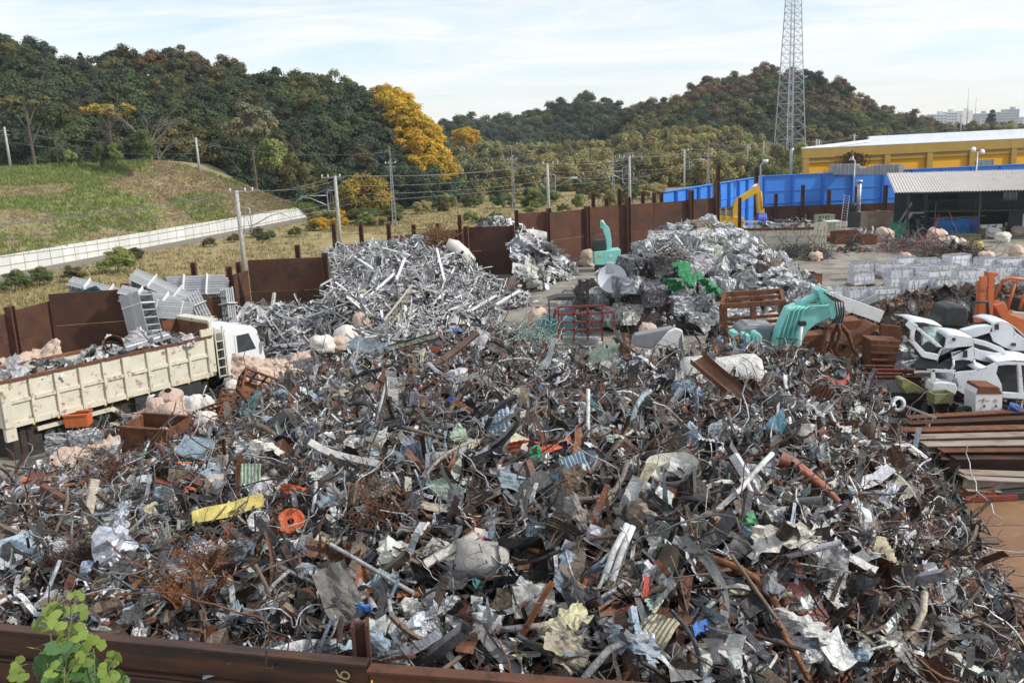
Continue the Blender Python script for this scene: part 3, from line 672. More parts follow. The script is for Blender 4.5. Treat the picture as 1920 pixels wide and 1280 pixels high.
# ---- open shed with corrugated roof
m_corr = pmat('corrugated_sheet', (.66, .62, .59), (.58, .55, .52), .8, .7, 0, .05, stain=(.46, .40, .37), stain_amt=.35, stain_scale=1.2)
m_corrl = pmat('corrugated_clear', (.66, .71, .75), (.58, .63, .67), .8, .6, 0, .05, stain=(.42, .43, .44), stain_amt=.3, stain_scale=1.2)
m_shed = pmat('shed_cladding', (.035, .05, .05), (.05, .065, .062), 2, .8, 0, .05)
SX0, SY = 33.6, 78.6
SH = empty('shed', (SX0, SY, 0), -.3, label='open fronted dark two storey shed with corrugated roof', cat='building')
def corr(nu, x0, x1, y0, z0, y1, z1, amp=.06):
    b = MB(); vs = []
    for i in range(nu*2+1):
        x = x0+(x1-x0)*i/(nu*2); a = amp if i % 2 else -amp
        vs += [(x, y0, z0+a), (x, y1, z1+a)]
    return b.add(vs, [(2*i, 2*i+2, 2*i+3, 2*i+1) for i in range(nu*2)])
for r, (y0, z0, y1, z1) in enumerate(((-.5, 4.05, 3.1, 4.66), (3.0, 4.60, 7.2, 5.32))):
    for i in range(12):
        x0 = -.2+i*1.9
        corr(8, x0, x0+1.93, y0, z0+(.0 if i % 2 else .012), y1, z1+(.0 if i % 2 else .012)).build('roof_sheet', m_corr if i < 7 else m_corrl, SH, solid=.012)
part('back_wall', m_shed, SH, (.5, 6.2, 0), (24, 6.4, 4.9)); part('left_wall', m_shed, SH, (2.9, 3.4, 0), (3.0, 6.2, 4.4))
part('upper_floor', m_shed, SH, (2.6, 2.6, 2.05), (24, 6.19, 2.2))
fr = part('front_wall', m_shed, SH, (9.5, 3.4, 0), (24, 3.5, 2.04))
part('upper_front_wall', m_shed, SH, (5.6, 4.4, 2.21), (24, 4.5, 4.6))
for x in (1.0, 6.6, 12.2, 17.8): part('post', m_dark, SH, (x-.09, .2, 0), (x+.09, .38, 4.05))
part('eave_beam', m_dark, SH, (.6, .24, 3.86), (24, .36, 4.02))
rl = part('railing', m_dark, SH, (2.6, 2.62, 3.02), (24, 2.7, 3.1))
for i in range(86): part('baluster', m_dark, rl, (2.7+i*.25, 2.64, 2.2), (2.7+i*.25+.05, 2.68, 3.02))
for x, lab in ((9.2, 'upper'), (14.6, 'upper')):
    wn = part('window', m_win, SH, (x, 4.34, 2.9), (x+1.0, 4.39, 3.75))
    for k in (0, .5, 1): part('frame', m_galv, wn, (x+k-.03, 4.3, 2.88), (x+k+.03, 4.36, 3.78))
    for k in (2.88, 3.75): part('frame', m_galv, wn, (x-.04, 4.3, k-.03), (x+1.04, 4.36, k+.03))
part('door', m_white, SH, (10.6, 3.31, .02), (11.3, 3.39, 1.75))
for x in (12.3, 17.4):
    wn = part('window', m_glass, SH, (x, 3.33, .85), (x+1.9, 3.39, 1.7)); part('frame', m_frame_red, wn, (x-.06, 3.31, .8), (x+1.96, 3.34, .86)); part('frame', m_frame_red, wn, (x-.06, 3.31, 1.7), (x+1.96, 3.34, 1.76))
st = part('stair', m_galv, SH, (1.5, 2.6, 1.98), (2.6, 3.4, 2.06))
for k in range(9): part('tread', m_galv, st, (.55+k*.12, 2.65, .18+k*.2), (.75+k*.12, 3.3, .22+k*.2))
for y in (2.66, 3.3): MB().bar((.5, y, 0), (1.6, y, 2.0), .06, .12).build('stringer', m_galv, st); MB().bar((.5, y, .9), (1.6, y, 2.9), .04, .05).build('handrail', m_galv, st)

# ---- blue tarpaulin hut, chimney stove, ladder
p = at(1750, 441, 0); hut = empty('tarpaulin_hut', p, .02, label='small hut wrapped in bright blue tarpaulin under weathered boards', cat='hut')
m_tarp = pmat('blue_tarpaulin', (.03, .20, .56), (.02, .16, .47), 2, .6, 0, .5, 4)
b = MB(); 
def tf(u, v): x = u*4.1; z = v*1.42; return (x, .12*math.sin(u*29+v*5)*(1-v)+.06*math.sin(u*13+2)+.05*math.sin(v*8), z)
b.grid(tf, 40, 10); b.add([(4.1, .1, 0), (4.1, 2, 0), (4.1, 2, 1.4), (4.1, .05, 1.42), (0, 0, 0), (0, 2, 0), (0, 2, 1.4), (0, 0, 1.42)], [(0, 1, 2, 3), (5, 4, 7, 6)]); b.build('tarpaulin', m_tarp, hut)
for k in range(6): MB().box((-.1+k*.75+.3, .8, 1.5+.05*(k % 2)), (.8, 2.6, .05), rz=random.uniform(-.05, .05)).build('roof_board', m_wood, hut)
for x in (.0, 3.55): MB().tube([(x, -.1, 0), (x+.02, -.1, 2.9)], .04, 6).build('prop_pole', m_wood, hut)
p = at(1606, 425, 0); ch = empty('stove', (p.x, p.y-.3, 0), label='dark incinerator stove with a tall silver chimney before the blue fence', cat='stove')
MB().tube([(0, 0, 1.0), (0, 0, 4.35)], .2, 14).build('chimney', m_galv, ch); MB().tube([(0, 0, 4.32), (0, 0, 4.55)], .3, 14).build('chimney_cap', m_galv, ch)
for k in range(4): MB().tube([(0, 0, 1.5+k*.75), (0, 0, 1.56+k*.75)], .215, 14).build('collar', m_galv, ch)
MB().box((-.3, 0, .75), (1.1, .9, 1.5)).build('firebox', m_dark, ch, bevel=.04); MB().tube([(-.55, 0, 1.5), (-.55, 0, 2.1), (-.3, .0, 2.3)], .22, 10).build('elbow', m_dark, ch); MB().box((.5, 0, .9), (.4, .6, .5)).build('blower', m_grey, ch, bevel=.03)
def ladder(name, A, B, w, n, mat, label, rail=.06, rung=.035):
    A, B = Vector(A), Vector(B); t = empty(name, A, label=label, cat='ladder'); d = B-A; sd_ = d.cross(Vector((0, 1, 0.25))).normalized()*w/2
    for s in (-1, 1): MB().bar(sd_*s, d+sd_*s, rail*.5, rail).build('rail', mat, t)
    for i in range(n): q = d*((i+.6)/n); MB().bar(q-sd_, q+sd_, rung).build('rung', mat, t)
    return t
a = at(1577, 430, 0); ladder('ladder', (a.x, a.y-.5, 0), (a.x+.9, a.y+1.2, 3.2), .55, 14, m_alu, 'aluminium ladder leaning on the rusty plates before the blue fence')

# ---- railway poles with brackets and wires
POLES = []
def concrete_pole(px, pyt, zt, side, lab, bracket=True, lean=.0):
    p = at(px, pyt, zt); t = empty('railway_pole', (p.x, p.y, 0), label=lab, cat='pole', group='railway poles')
    MB().tube([(0, 0, 0), (lean*-.3, 0, zt*.5), (0, 0, zt)], [.2, .17, .14], 12).build('shaft', m_conc, t)
    MB().bar((side*-.5, 0, zt-.12), (side*1.25, 0, zt-.12), .07).build('crossarm', m_galv, t)
    for x in (side*1.2, side*.65, side*-.45): MB().lathe([(.03, 0), (.06, .05), (.04, .1), (.07, .14), (.05, .24), (0, .26)], 8, Matrix.Translation((x, 0, zt-.09))).build('insulator', m_white, t)
    if bracket:
        s = side
        MB().tube([(s*.1, 0, zt-1.3), (s*.75, 0, zt-1.3), (s*.85, 0, zt-1.45), (s*.85, 0, zt-3.1), (s*.75, 0, zt-3.2), (s*.1, 0, zt-3.2)], .05, 6).build('bracket_frame', m_galv, t)
        MB().tube([(s*.8, 0, zt-3.1), (s*.45, 0, zt-1.35), (s*.25, 0, zt-3.1)], .035, 6).build('brace', m_galv, t)
        MB().tube([(s*.85, 0, zt-1.75), (s*3.4, 0, zt-1.7)], .045, 6).build('cantilever_tube', m_galv, t)
        MB().tube([(s*.85, 0, zt-2.7), (s*2.4, 0, zt-1.95), (s*3.4, 0, zt-1.75)], .04, 6).build('stay_tube', m_galv, t)
        MB().tube([(s*3.0, 0, zt-1.8), (s*3.7, 0, zt-2.1), (s*4.0, 0, zt-2.5)], .03, 6).build('registration_arm', m_galv, t)
    POLES.append((t, zt, side)); return t
concrete_pole(443, 357, 7.0, 1, 'concrete railway pole with bracket behind the ladder bay')
concrete_pole(628, 330, 7.2, -1, 'thick concrete railway pole with bracket left of the profile heap')
concrete_pole(1026, 306, 7.0, 1, 'concrete railway pole above the dark rusty wall')
concrete_pole(1180, 293, 7.2, -1, 'concrete railway pole left of the blue fence')
concrete_pole(1283, 280, 7.0, 1, 'concrete railway pole behind the blue side fence')
concrete_pole(1402, 270, 7.0, -1, 'farthest bracketed railway pole before the lattice tower')
for px, pyt, zt, lab in [(1432, 266, 7.2, 'plain concrete pole right of the farthest bracketed pole'), (8, 238, 17.5, 'slim pole at the left edge above the bank'), (367, 258, 14.5, 'slim concrete pole at the right end of the bank')]:
    if zt > 10:
        p = atY(px, pyt, 108); base = 9.0 if px < 300 else 7.5; zt = p.z
    else: p = at(px, pyt, zt); base = 0
    t = empty('utility_pole', (p.x, p.y, base), label=lab, cat='pole'); MB().tube([(0, 0, 0), (0, 0, zt-base)], [.16, .11], 10).build('shaft', m_conc, t)
    for k in (.4, .9): MB().bar((-.5, 0, zt-base-k), (.5, 0, zt-base-k), .06).build('crossarm', m_galv, t)
def thin_tower(px, pyt, Y, lab):
    p = atY(px, pyt, Y); t = empty('power_mast', (p.x, p.y, 0), label=lab, cat='pole'); h = p.z; b = MB()
    for sx, sy in ((-1, -1), (1, -1), (1, 1), (-1, 1)): b.bar((sx*.22, sy*.22, 0), (sx*.07, sy*.07, h-1.5), .06)
    b.build('legs', m_galv, t); MB().bar((0, 0, h-1.7), (0, 0, h), .06).build('spike', m_galv, t)
    b = MB(); n = 16
    for k in range(n):
        z0, z1 = (h-1.6)*k/n, (h-1.6)*(k+1)/n; w0 = .22-.15*k/n; w1 = .22-.15*(k+1)/n
        b.bar((-w0, -w0, z0), (w1, -w1, z1), .03); b.bar((w0, w0, z0), (-w1, w1, z1), .03)
    b.build('lattice', m_galv, t)
    for k in (1.9, 2.3): MB().bar((-.65, 0, h-k), (.65, 0, h-k), .06).build('crossarm', m_galv, t)
    for s in (-.6, -.2, .6): MB().lathe([(.03, 0), (.08, .08), (.03, .22)], 8, Matrix.Translation((s, 0, h-1.9))).build('insulator', m_white, t)
thin_tower(730, 276, 112, 'slim steel power mast in front of the near hill foot'); thin_tower(959, 273, 128, 'slim steel power mast before the middle of the willow belt'); thin_tower(1149, 280, 142, 'slim steel power mast between two concrete railway poles'); thin_tower(1328, 266, 150, 'slim steel power mast behind the blue side fence')
m_wire = pmat('overhead_wire', (.16, .17, .17), (.22, .23, .23), 2, .5, .5)
def wire(A, B, sag, lab, r=.02):
    A, B = Vector(A), Vector(B); pts = []
    for k in range(11):
        t = k/10; q = A.lerp(B, t); q.z -= sag*4*t*(1-t); pts.append(q)
    o = MB().tube(pts, r, 5).build('overhead_wire', m_wire); tag(o, lab, 'wire', 'overhead railway wires')
off_l = Vector((-32, 40, 0))
seq = [off_l]+[p[0].location.copy() for p in POLES]
nm = ['left edge', 'first', 'second', 'third', 'fourth', 'fifth', 'last']
for k in range(len(seq)-1):
    a, b = seq[k], seq[k+1]
    for j, (dx, dz, sg, what) in enumerate([(0, -.0, .5, 'top feeder'), (1.2, -.02, .5, 'upper'), (0, -.9, .5, 'middle'), (1.8, -1.7, .45, 'catenary'), (1.8, -2.5, .05, 'contact')]):
        zt0 = POLES[max(k-1, 0)][1]; zt1 = POLES[k][1]
        wire((a.x+dx, a.y, zt0+dz), (b.x+dx, b.y, zt1+dz), sg, f'{what} wire from the {nm[k]} pole to the {nm[k+1]} pole' if k else f'{what} wire from the left edge to the first railway pole')
last = seq[-1]
for j in range(5): wire((last.x+j*.3, last.y, 7-.6*j), (last.x+70+3*j, last.y+70, 8.5-.6*j), 1.0, f'{["top", "second", "third", "fourth", "lowest"][j]} wire running right from the last railway pole')
a = atY(8, 245, 108); b = atY(367, 268, 108); wire(a, b, .6, 'thin upper wire between the two slim poles on the bank'); wire(a-Vector((0, 0, 1.2)), b-Vector((0, 0, 1.2)), .6, 'thin lower wire between the two slim poles on the bank')
wire(b, atY(730, 285, 112), .8, 'thin wire from the bank pole to the first power mast')
for i, (px, py, Y) in enumerate([(1531, 261, 200), (1536, 262, 210), (1602, 251, 230), (1618, 252, 240), (1662, 246, 260), (1678, 250, 265), (1700, 243, 270), (1737, 240, 280), (1752, 243, 285), (1765, 243, 285), (1783, 245, 290), (1803, 214, 300), (1838, 222, 300), (1893, 232, 310)]):
    p = atY(px, py, Y); t = empty('distant_pole', (p.x, p.y, 0), label='thin grey pole in the line beyond the yellow building', cat='pole', group='poles beyond the yellow building'); MB().tube([(0, 0, 0), (0, 0, p.z)], .2, 6).build('shaft', m_conc, t)
    MB().bar((-.9, 0, p.z-.5), (.9, 0, p.z-.5), .12).build('crossarm', m_galv, t)
    if i: wire(prevp, (p.x, p.y, p.z-.4), .5, 'faint wire between the distant poles beyond the yellow building', .035)
    prevp = (p.x, p.y, p.z-.4)

# ---- lattice tower
LB = atY(1480, 300, 172); LT = empty('lattice_tower', (LB.x, LB.y, 0), .3, label='tall grey steel lattice tower with ladder and climbing plants at its foot', cat='tower')
m_tower = pmat('tower_steel', (.33, .37, .42), (.28, .32, .37), 2, .5, .3)
TH = 43.0; topx = atY(1470, -70, 172)
def tw(z): return 2.35-1.75*(z/TH)**.85
levels = [0]; 
while levels[-1] < TH: levels.append(levels[-1]+max(1.1, tw(levels[-1])*1.15))
cn = [(-1, -1), (1, -1), (1, 1), (-1, 1)]
def tp(c, z): q = tw(z); return Vector((c[0]*q, c[1]*q, z))
for c in cn:
    b = MB()
    for z0, z1 in zip(levels, levels[1:]): b.bar(tp(c, z0), tp(c, z1), .12)
    b.build('leg', m_tower, LT)
for k, (z0, z1) in enumerate(zip(levels, levels[1:])):
    for i in range(4):
        c0, c1 = cn[i], cn[(i+1) % 4]
        b = MB(); b.bar(tp(c0, z0), tp(c1, z1), .045); b.bar(tp(c1, z0), tp(c0, z1), .045); b.build('brace', m_tower, LT)
    b = MB()
    for i in range(4): b.bar(tp(cn[i], z1), tp(cn[(i+1) % 4], z1), .06)
    b.build('ring', m_tower, LT)
ld = MB()
for s in (-.25, .25): ld.bar((s, 0, 0), (s, 0, TH), .05)
for k in range(60): ld.bar((-.25, 0, k*.7+.3), (.25, 0, k*.7+.3), .05)
ld.build('access_ladder', m_tower, LT); MB().tube([(.6, .2, 0), (.3, .2, TH)], .06, 8).build('cable_tray', m_tower, LT)
for px, py, r in ((1460, 285, 2.0), (1500, 285, 1.8), (1480, 292, 1.8)):
    p = atY(px, py, 169); tree('climbing_shrub', 'fluff', (p.x, p.y, 0), r, p.z+1.5, 'willowg', 'climbing plant growing up the foot of the lattice tower', 'climbers on the tower', cat='shrub')

# ---- far apartment blocks
m_apt = pmat('apartment_white', (.55, .58, .62), (.48, .52, .57), .05, .9); m_aptg = pmat('apartment_grey', (.36, .40, .46), (.32, .36, .42), .05, .9); m_aptw = pmat('apartment_window', (.14, .17, .21), (.18, .21, .25), .05, .5)
for i, (x0, x1, py, mt, lab) in enumerate([(1744, 1770, 214, m_apt, 'pale far apartment block with a stepped left end'), (1768, 1789, 210, m_apt, 'pale far apartment block with balconies left of the white tower'), (1799, 1818, 208, m_white, 'white far tower block with three small dark windows'), (1830, 1850, 213, m_aptg, 'grey far block left of the cedar'), (1868, 1888, 210, m_aptg, 'bluish far block right of the cedar'), (1884, 1905, 205, m_aptg, 'tallest grey far block at the right edge'), (1905, 1935, 219, m_apt, 'low far block cut off at the right edge'), (1695, 1720, 222, m_apt, 'small far house showing above the trees')]):
    Y = 900+i*17; a = atY(x0, py, Y); c = atY(x1, py, Y); t = empty('apartment_block', ((a.x+c.x)/2, Y, 0), label=lab, cat='building', group='far apartment blocks'); wd = c.x-a.x; h = (a.z+c.z)/2
    MB().box((0, 0, h/2), (wd, 14, h)).build('wall', mt, t); MB().box((wd*.2, 0, h+1.2), (wd*.25, 5, 2.4)).build('stair_tower', mt, t)
    nf = 5 if 'three small' not in lab else 3
    for f in range(nf):
        for k in range(4 if nf == 5 else 1):
            ww = wd*.17 if nf == 5 else wd*.12
            MB().box((-wd/2+wd*(k+.5)/4 if nf == 5 else 0, -7.05, h-2.0-f*2.7), (ww, .2, 1.3)).build('window', m_aptw, t)
p = atY(1817, 165, 860); tag(MB().tube([(p.x, p.y, 0), p], [.5, .25], 6).build('antenna_mast', m_galv), 'tall thin antenna mast beside the white far tower', 'mast')
p = atY(1831, 183, 700); tag(MB().tube([(p.x, p.y, 0), p], [.4, .2], 6).build('antenna_mast', m_galv), 'second thin mast left of the dark cedar', 'mast')
# ================================================================ SCRAP HEAPS
def scrap_material(name, per_object):
    """worn metal: the piece's own colour, grime and rust patches; alpha carries how metallic it is"""
    m = bpy.data.materials.new(name); m.use_nodes = True; nt = m.node_tree; N = nt.nodes.new; L = nt.links.new; b = nt.nodes['Principled BSDF']
    if per_object == 'both':
        a = N('ShaderNodeObjectInfo'); a2 = N('ShaderNodeAttribute'); a2.attribute_name = 'col'; al = a.outputs['Alpha']; mv = N('ShaderNodeMix'); mv.data_type = 'RGBA'; mv.blend_type = 'MULTIPLY'; mv.inputs[0].default_value = 1
        L(a.outputs['Color'], mv.inputs[6]); L(a2.outputs['Color'], mv.inputs[7]); co = mv.outputs[2]
    elif per_object: a = N('ShaderNodeObjectInfo'); co, al = a.outputs['Color'], a.outputs['Alpha']
    else: a = N('ShaderNodeAttribute'); a.attribute_name = 'col'; co, al = a.outputs['Color'], a.outputs['Alpha']
    tc = N('ShaderNodeTexCoord'); g = N('ShaderNodeNewGeometry')
    vec = g.outputs['Position']
    def noise(sc, det=5, ro=.65):
        n = N('ShaderNodeTexNoise'); L(vec, n.inputs['Vector']); n.inputs['Scale'].default_value = sc; n.inputs['Detail'].default_value = det; n.inputs['Roughness'].default_value = ro; return n
    n1 = noise(3.5); r1 = N('ShaderNodeMapRange'); L(n1.outputs[0], r1.inputs[0]); r1.inputs[1].default_value = .3; r1.inputs[2].default_value = .7; r1.inputs[3].default_value = .55; r1.inputs[4].default_value = 1.15
    mu = N('ShaderNodeMix'); mu.data_type = 'RGBA'; mu.blend_type = 'MULTIPLY'; mu.inputs[0].default_value = 1; L(co, mu.inputs[6]); L(r1.outputs[0], mu.inputs[7])
    n2 = noise(5.5, 7, .72); r2 = N('ShaderNodeValToRGB'); L(n2.outputs[0], r2.inputs[0]); r2.color_ramp.elements[0].position = .56; r2.color_ramp.elements[1].position = .66
    mx = N('ShaderNodeMix'); mx.data_type = 'RGBA'; ms = N('ShaderNodeMath'); ms.operation = 'MULTIPLY'; L(r2.outputs[0], ms.inputs[0]); ms.inputs[1].default_value = .75; L(ms.outputs[0], mx.inputs[0]); L(mu.outputs[2], mx.inputs[6]); mx.inputs[7].default_value = (.095, .055, .034, 1)
    n3 = noise(1.6, 6, .7); r3 = N('ShaderNodeValToRGB'); L(n3.outputs[0], r3.inputs[0]); r3.color_ramp.elements[0].position = .52; r3.color_ramp.elements[1].position = .68
    m3 = N('ShaderNodeMath'); m3.operation = 'MULTIPLY'; L(r3.outputs[0], m3.inputs[0]); m3.inputs[1].default_value = .5
    mz = N('ShaderNodeMix'); mz.data_type = 'RGBA'; L(m3.outputs[0], mz.inputs[0]); L(mx.outputs[2], mz.inputs[6]); mz.inputs[7].default_value = (.10, .088, .075, 1)
    L(mz.outputs[2], b.inputs['Base Color'])
    mm = N('ShaderNodeMath'); mm.operation = 'MULTIPLY_ADD'; L(r2.outputs[0], mm.inputs[0]); mm.inputs[1].default_value = -.8; mm.inputs[2].default_value = 1
    mq = N('ShaderNodeMath'); mq.operation = 'MULTIPLY'; L(mm.outputs[0], mq.inputs[0]); L(al, mq.inputs[1]); L(mq.outputs[0], b.inputs['Metallic'])
    rr = N('ShaderNodeMapRange'); L(n1.outputs[0], rr.inputs[0]); rr.inputs[3].default_value = .32; rr.inputs[4].default_value = .7; L(rr.outputs[0], b.inputs['Roughness'])
    n4 = noise(7, 6, .6); n4.inputs['Distortion'].default_value = 1.2; bp = N('ShaderNodeBump'); bp.inputs['Strength'].default_value = .9; bp.inputs['Distance'].default_value = .05; L(n4.outputs[0], bp.inputs['Height']); L(bp.outputs[0], b.inputs['Normal'])
    return m
m_scrap = scrap_material('scrap_mixed', False); m_scrapo = scrap_material('scrap_piece', True)
m_heapbase = pmat('heap_gap_shade', (.030, .024, .020), (.06, .045, .035), 3, .95, 0, .6, 8)  # dark colour of the heap bases, painting the shade in gaps between pieces

# ---- piece shapes, each about a metre long
class Proto: pass
PR = {}
def proto(kind, b, smooth):
    p = Proto(); p.V = np.array(b.v, float); p.loops = np.array([i for f in b.f for i in f], int); p.tot = np.array([len(f) for f in b.f], int); p.smooth = smooth; p.mesh = None; p.kind = kind
    PR.setdefault(kind, []).append(p)
def wob(p, s, a, seed):
    q = Vector(p)*s+Vector((seed*7.1, seed*3.3, seed*1.7)); return mnoise.noise_vector(q)*a
g = random.Random(21)
for s in range(12):      # creased sheets with torn outlines: flat facets between random fold lines
    ax = g.uniform(.28, .75); folds = [(g.uniform(0, 3.14), g.uniform(-.35, .35), g.uniform(-.85, .85)) for _ in range(6)]; cr_ = g.uniform(.05, .12)
    def fs(u, v, s=s, ax=ax, folds=folds, cr_=cr_):
        x = (u-.5); y = (v-.5)*ax
        ed = max(abs(2*u-1), abs(2*v-1))**3
        x *= 1+ed*.34*mnoise.noise(Vector((u*5+s, v*6, s))); y *= 1+ed*.8*mnoise.noise(Vector((u*6, v*4+s, s+9)))
        z = sum(k*abs(x*math.cos(a)+y*math.sin(a)-c) for a, c, k in folds)*.55+cr_*mnoise.noise(Vector((u*4+s*3, v*4, s)))+cr_*.5*mnoise.noise(Vector((u*9, v*9+s, s)))
        if s % 4 == 0: z += .3*math.sin(u*3.1+v*1.3)
        return (x*.92, y, z-.1)
    b = MB(); b.grid(lambda u, v, fs=fs, s=s: Vector(fs(u, v))+Vector((0, 0, .055*abs(mnoise.noise(Vector((u*11+s, v*8, s))))+.03*mnoise.noise(Vector((u*19, v*15+s, s)))))+wob(Vector((u, v, s)), 6, .03, s), 14, 9); proto('metal_sheet', b, False)
    b = MB(); b.grid(fs, 5, 3); proto('shred', b, False)
for s in range(3):       # smoother bent panels
    b = MB(); k = g.uniform(.3, .8); ax = g.uniform(.4, .7)
    b.grid(lambda u, v: ((u-.5), (v-.5)*ax*(1+.25*math.sin(u*3+s)), k*(u-.5)**2+.08*math.sin(v*4+s)+.06*mnoise.noise(Vector((u*4, v*4, s)))), 7, 4); proto('bent_sheet', b, True)
for s in range(7):       # strips and trims
    w_, c1, tw_ = g.uniform(.035, .09), g.uniform(-.35, .35), g.uniform(-1.6, 1.6)
    def fst(u, v, s=s):
        a = tw_*u; y = (v-.5)*w_*(2 if s % 2 else 1.2); return (u-.5, y*math.cos(a)+c1*.5*math.sin(u*3), y*math.sin(a)+c1*(u-.5)**2*2+.05*mnoise.noise(Vector((u*5, s, 0))))
    b = MB(); b.grid(fst, 10, 1); proto('metal_strip', b, False)
for s in range(5):       # folded channels, angles
    b = MB(); pr = [[(-.05, .06), (-.05, 0), (.05, 0), (.05, .06)], [(-.06, 0), (0, 0), (0, .07)], [(-.04, .0), (-.04, .05), (.04, .05), (.04, 0), (.06, 0)], [(-.05, -.05), (.05, -.05), (.05, .05), (-.05, .05), (-.05, -.05)], [(-.07, .03), (-.05, 0), (.05, 0), (.07, .03)]][s]
    bend = [0, .12, .25, 0, .4][s]; n = 6; vs = []; fs_ = []; m = len(pr)
    for i in range(n+1):
        u = i/n-.5
        for (y, z) in pr: vs.append((u, y+.08*bend*math.sin(u*5), z+bend*u*u*1.4))
    for i in range(n):
        for j in range(m-1): fs_.append((i*m+j, i*m+j+1, (i+1)*m+j+1, (i+1)*m+j))
    b.add(vs, fs_); proto('channel_bar', b, False)
for s in range(5):       # pipes
    b = MB(); c = g.uniform(-.3, .3) if s > 1 else 0; k = g.uniform(-.3, .3) if s > 2 else 0
    b.tube([(u/6-.5, c*math.sin(u/6*3.1), k*math.sin(u/6*6.2)) for u in range(7)], [.022, .03, .026, .022, .034][s], 6, cap=False); proto('pipe', b, True)
for s in range(6):       # wires
    b = MB(); g2 = random.Random(s); p = Vector((-.5, 0, 0)); pts = [p.copy()]; d = Vector((1, g2.uniform(-.5, .5), .3))
    for i in range(9):
        d = (d+Vector((g2.uniform(-.6, .6), g2.uniform(-.6, .6), g2.uniform(-.5, .5)))).normalized(); p = p+d*.15; pts.append(p.copy())
    b.tube(pts, .010, 3, cap=False); proto('wire', b, True)
for s in range(4):       # corrugated pieces
    b = MB(); ax = g.uniform(.5, .75); k = g.uniform(-.3, .45)
    def fc(u, v, s=s): return ((u-.5), (v-.5)*ax*(1+.2*mnoise.noise(Vector((u*3, v, s)))), .022*(1 if round(v*14) % 2 else -1)+k*(u-.5)**2*1.3+.05*mnoise.noise(Vector((u*3, v*3, s)))+(.15*max(0, u-.7) if s % 2 else 0))
    b.grid(fc, 5, 14); proto('corrugated_sheet', b, False)
for s in range(5):       # crushed cans and housings
    b = MB(); dims = (g.uniform(.35, .6), g.uniform(.25, .5), g.uniform(.2, .4)); n = 3
    for ax in range(3):
        for sg in (-1, 1):
            if s % 2 and ax == 2 and sg == 1: continue
            def ff(u, v, ax=ax, sg=sg):
                p = [0, 0, 0]; p[ax] = sg; p[(ax+1) % 3] = (2*u-1); p[(ax+2) % 3] = (2*v-1)*sg
                q = Vector([a*d for a, d in zip(p, dims)]); return q+wob(q, 2.2, .16, s+1)
            b.grid(ff, n, n)
    proto('crushed_box', b, False)
for s in range(5):       # crumpled foil lumps
    b = MB(); n, m_ = 10, 7
    def fo(u, v, s=s):
        a = u*6.2832; e = (v-.5)*3.1416; d = Vector((math.cos(e)*math.cos(a), math.cos(e)*math.sin(a), math.sin(e)*.7)); r = .42*(1+.75*mnoise.noise(d*1.6+Vector((s*5, 0, 0)))+.5*mnoise.noise(d*4.2+Vector((0, s*5, 0)))); return d*r
    b.grid(fo, n, m_); proto('foil_scrap', b, False)
for s in range(5):       # straight thin profiles
    b = MB(); w_ = [.03, .045, .06, .035, .05][s]; h_ = [.03, .02, .05, .035, .015][s]
    if s in (0, 3, 4): b.bar((-.5, 0, 0), (.5, 0, 0), w_, h_)
    else: b.bar((-.5, 0, 0), (.5, .02, .03), w_, .008); b.bar((-.5, w_/2, h_/2), (.5, w_/2+.02, h_/2+.03), .008, h_)
    proto('stick', b, False)
for s in range(6):       # small torn chips
    b = MB(); b.grid(lambda u, v: ((u-.5)*(1+.5*mnoise.noise(Vector((u*3, v*3, s)))), (v-.5)*.5*(1+.6*mnoise.noise(Vector((u*3, v*3, s+5)))), .5*mnoise.noise(Vector((u*2.2+s, v*2.2, s)))), 3, 2); proto('chip', b, False)
for s in range(4):
    b = MB(); k = g.uniform(-.4, .4); b.grid(lambda u, v: (u-.5, (v-.5)*.07*(1+u*(s % 2)), k*(u-.5)**2+.05*math.sin(u*6+s)), 5, 1); proto('sliver', b, False)

def bulk(name, items, mat, label, parent=None, structure_base=None):
    """many small fragments in one mesh; items = (proto, rotation 3x3 with scale, position, colour4)"""
    by = {}
    for it in items: by.setdefault(id(it[0]), []).append(it)
    Vs, Ls, Ss, Cs, Sm = [], [], [], [], []; vo = 0; lo = 0
    for its in by.values():
        p = its[0][0]; k = len(its); nv = len(p.V)
        M = np.stack([i[1] for i in its]); T = np.stack([i[2] for i in its]); C = np.stack([i[3] for i in its])
        v = np.einsum('kij,nj->kni', M, p.V)+T[:, None, :]; Vs.append(v.reshape(-1, 3)); Cs.append(np.repeat(C, nv, 0))
        l = p.loops[None, :]+(np.arange(k)*nv)[:, None]+vo; Ls.append(l.ravel())
        st = np.concatenate([[0], np.cumsum(p.tot)[:-1]])[None, :]+(np.arange(k)*len(p.loops))[:, None]+lo; Ss.append(st.ravel())
        Sm.append(np.full(k*len(p.tot), p.smooth)); vo += k*nv; lo += k*len(p.loops)
    me = np_mesh(name, np.concatenate(Vs), np.concatenate(Ls), np.concatenate(Ss), np.concatenate(Cs), np.concatenate(Sm))
    o = mesh_obj(name, me, mat, parent); return tag(o, label, kind='stuff')
def pmesh(p):
    if p.mesh is None:
        p.mesh = np_mesh(p.kind, p.V, p.loops, np.concatenate([[0], np.cumsum(p.tot)[:-1]]), None, p.smooth); p.mesh.materials.append(m_scrapo)
    return p.mesh
def rot3(n, yaw, tilt, roll):
    """piece frame: lies on a slope with normal n, turned by yaw, tipped by tilt / roll"""
    n = n.normalized(); x = Vector((math.cos(yaw), math.sin(yaw), 0)); x = (x-n*x.dot(n)).normalized(); y = n.cross(x)
    B = Matrix((x, y, n)).transposed()
    return B @ Matrix.Rotation(tilt, 3, 'Y') @ Matrix.Rotation(roll, 3, 'X')

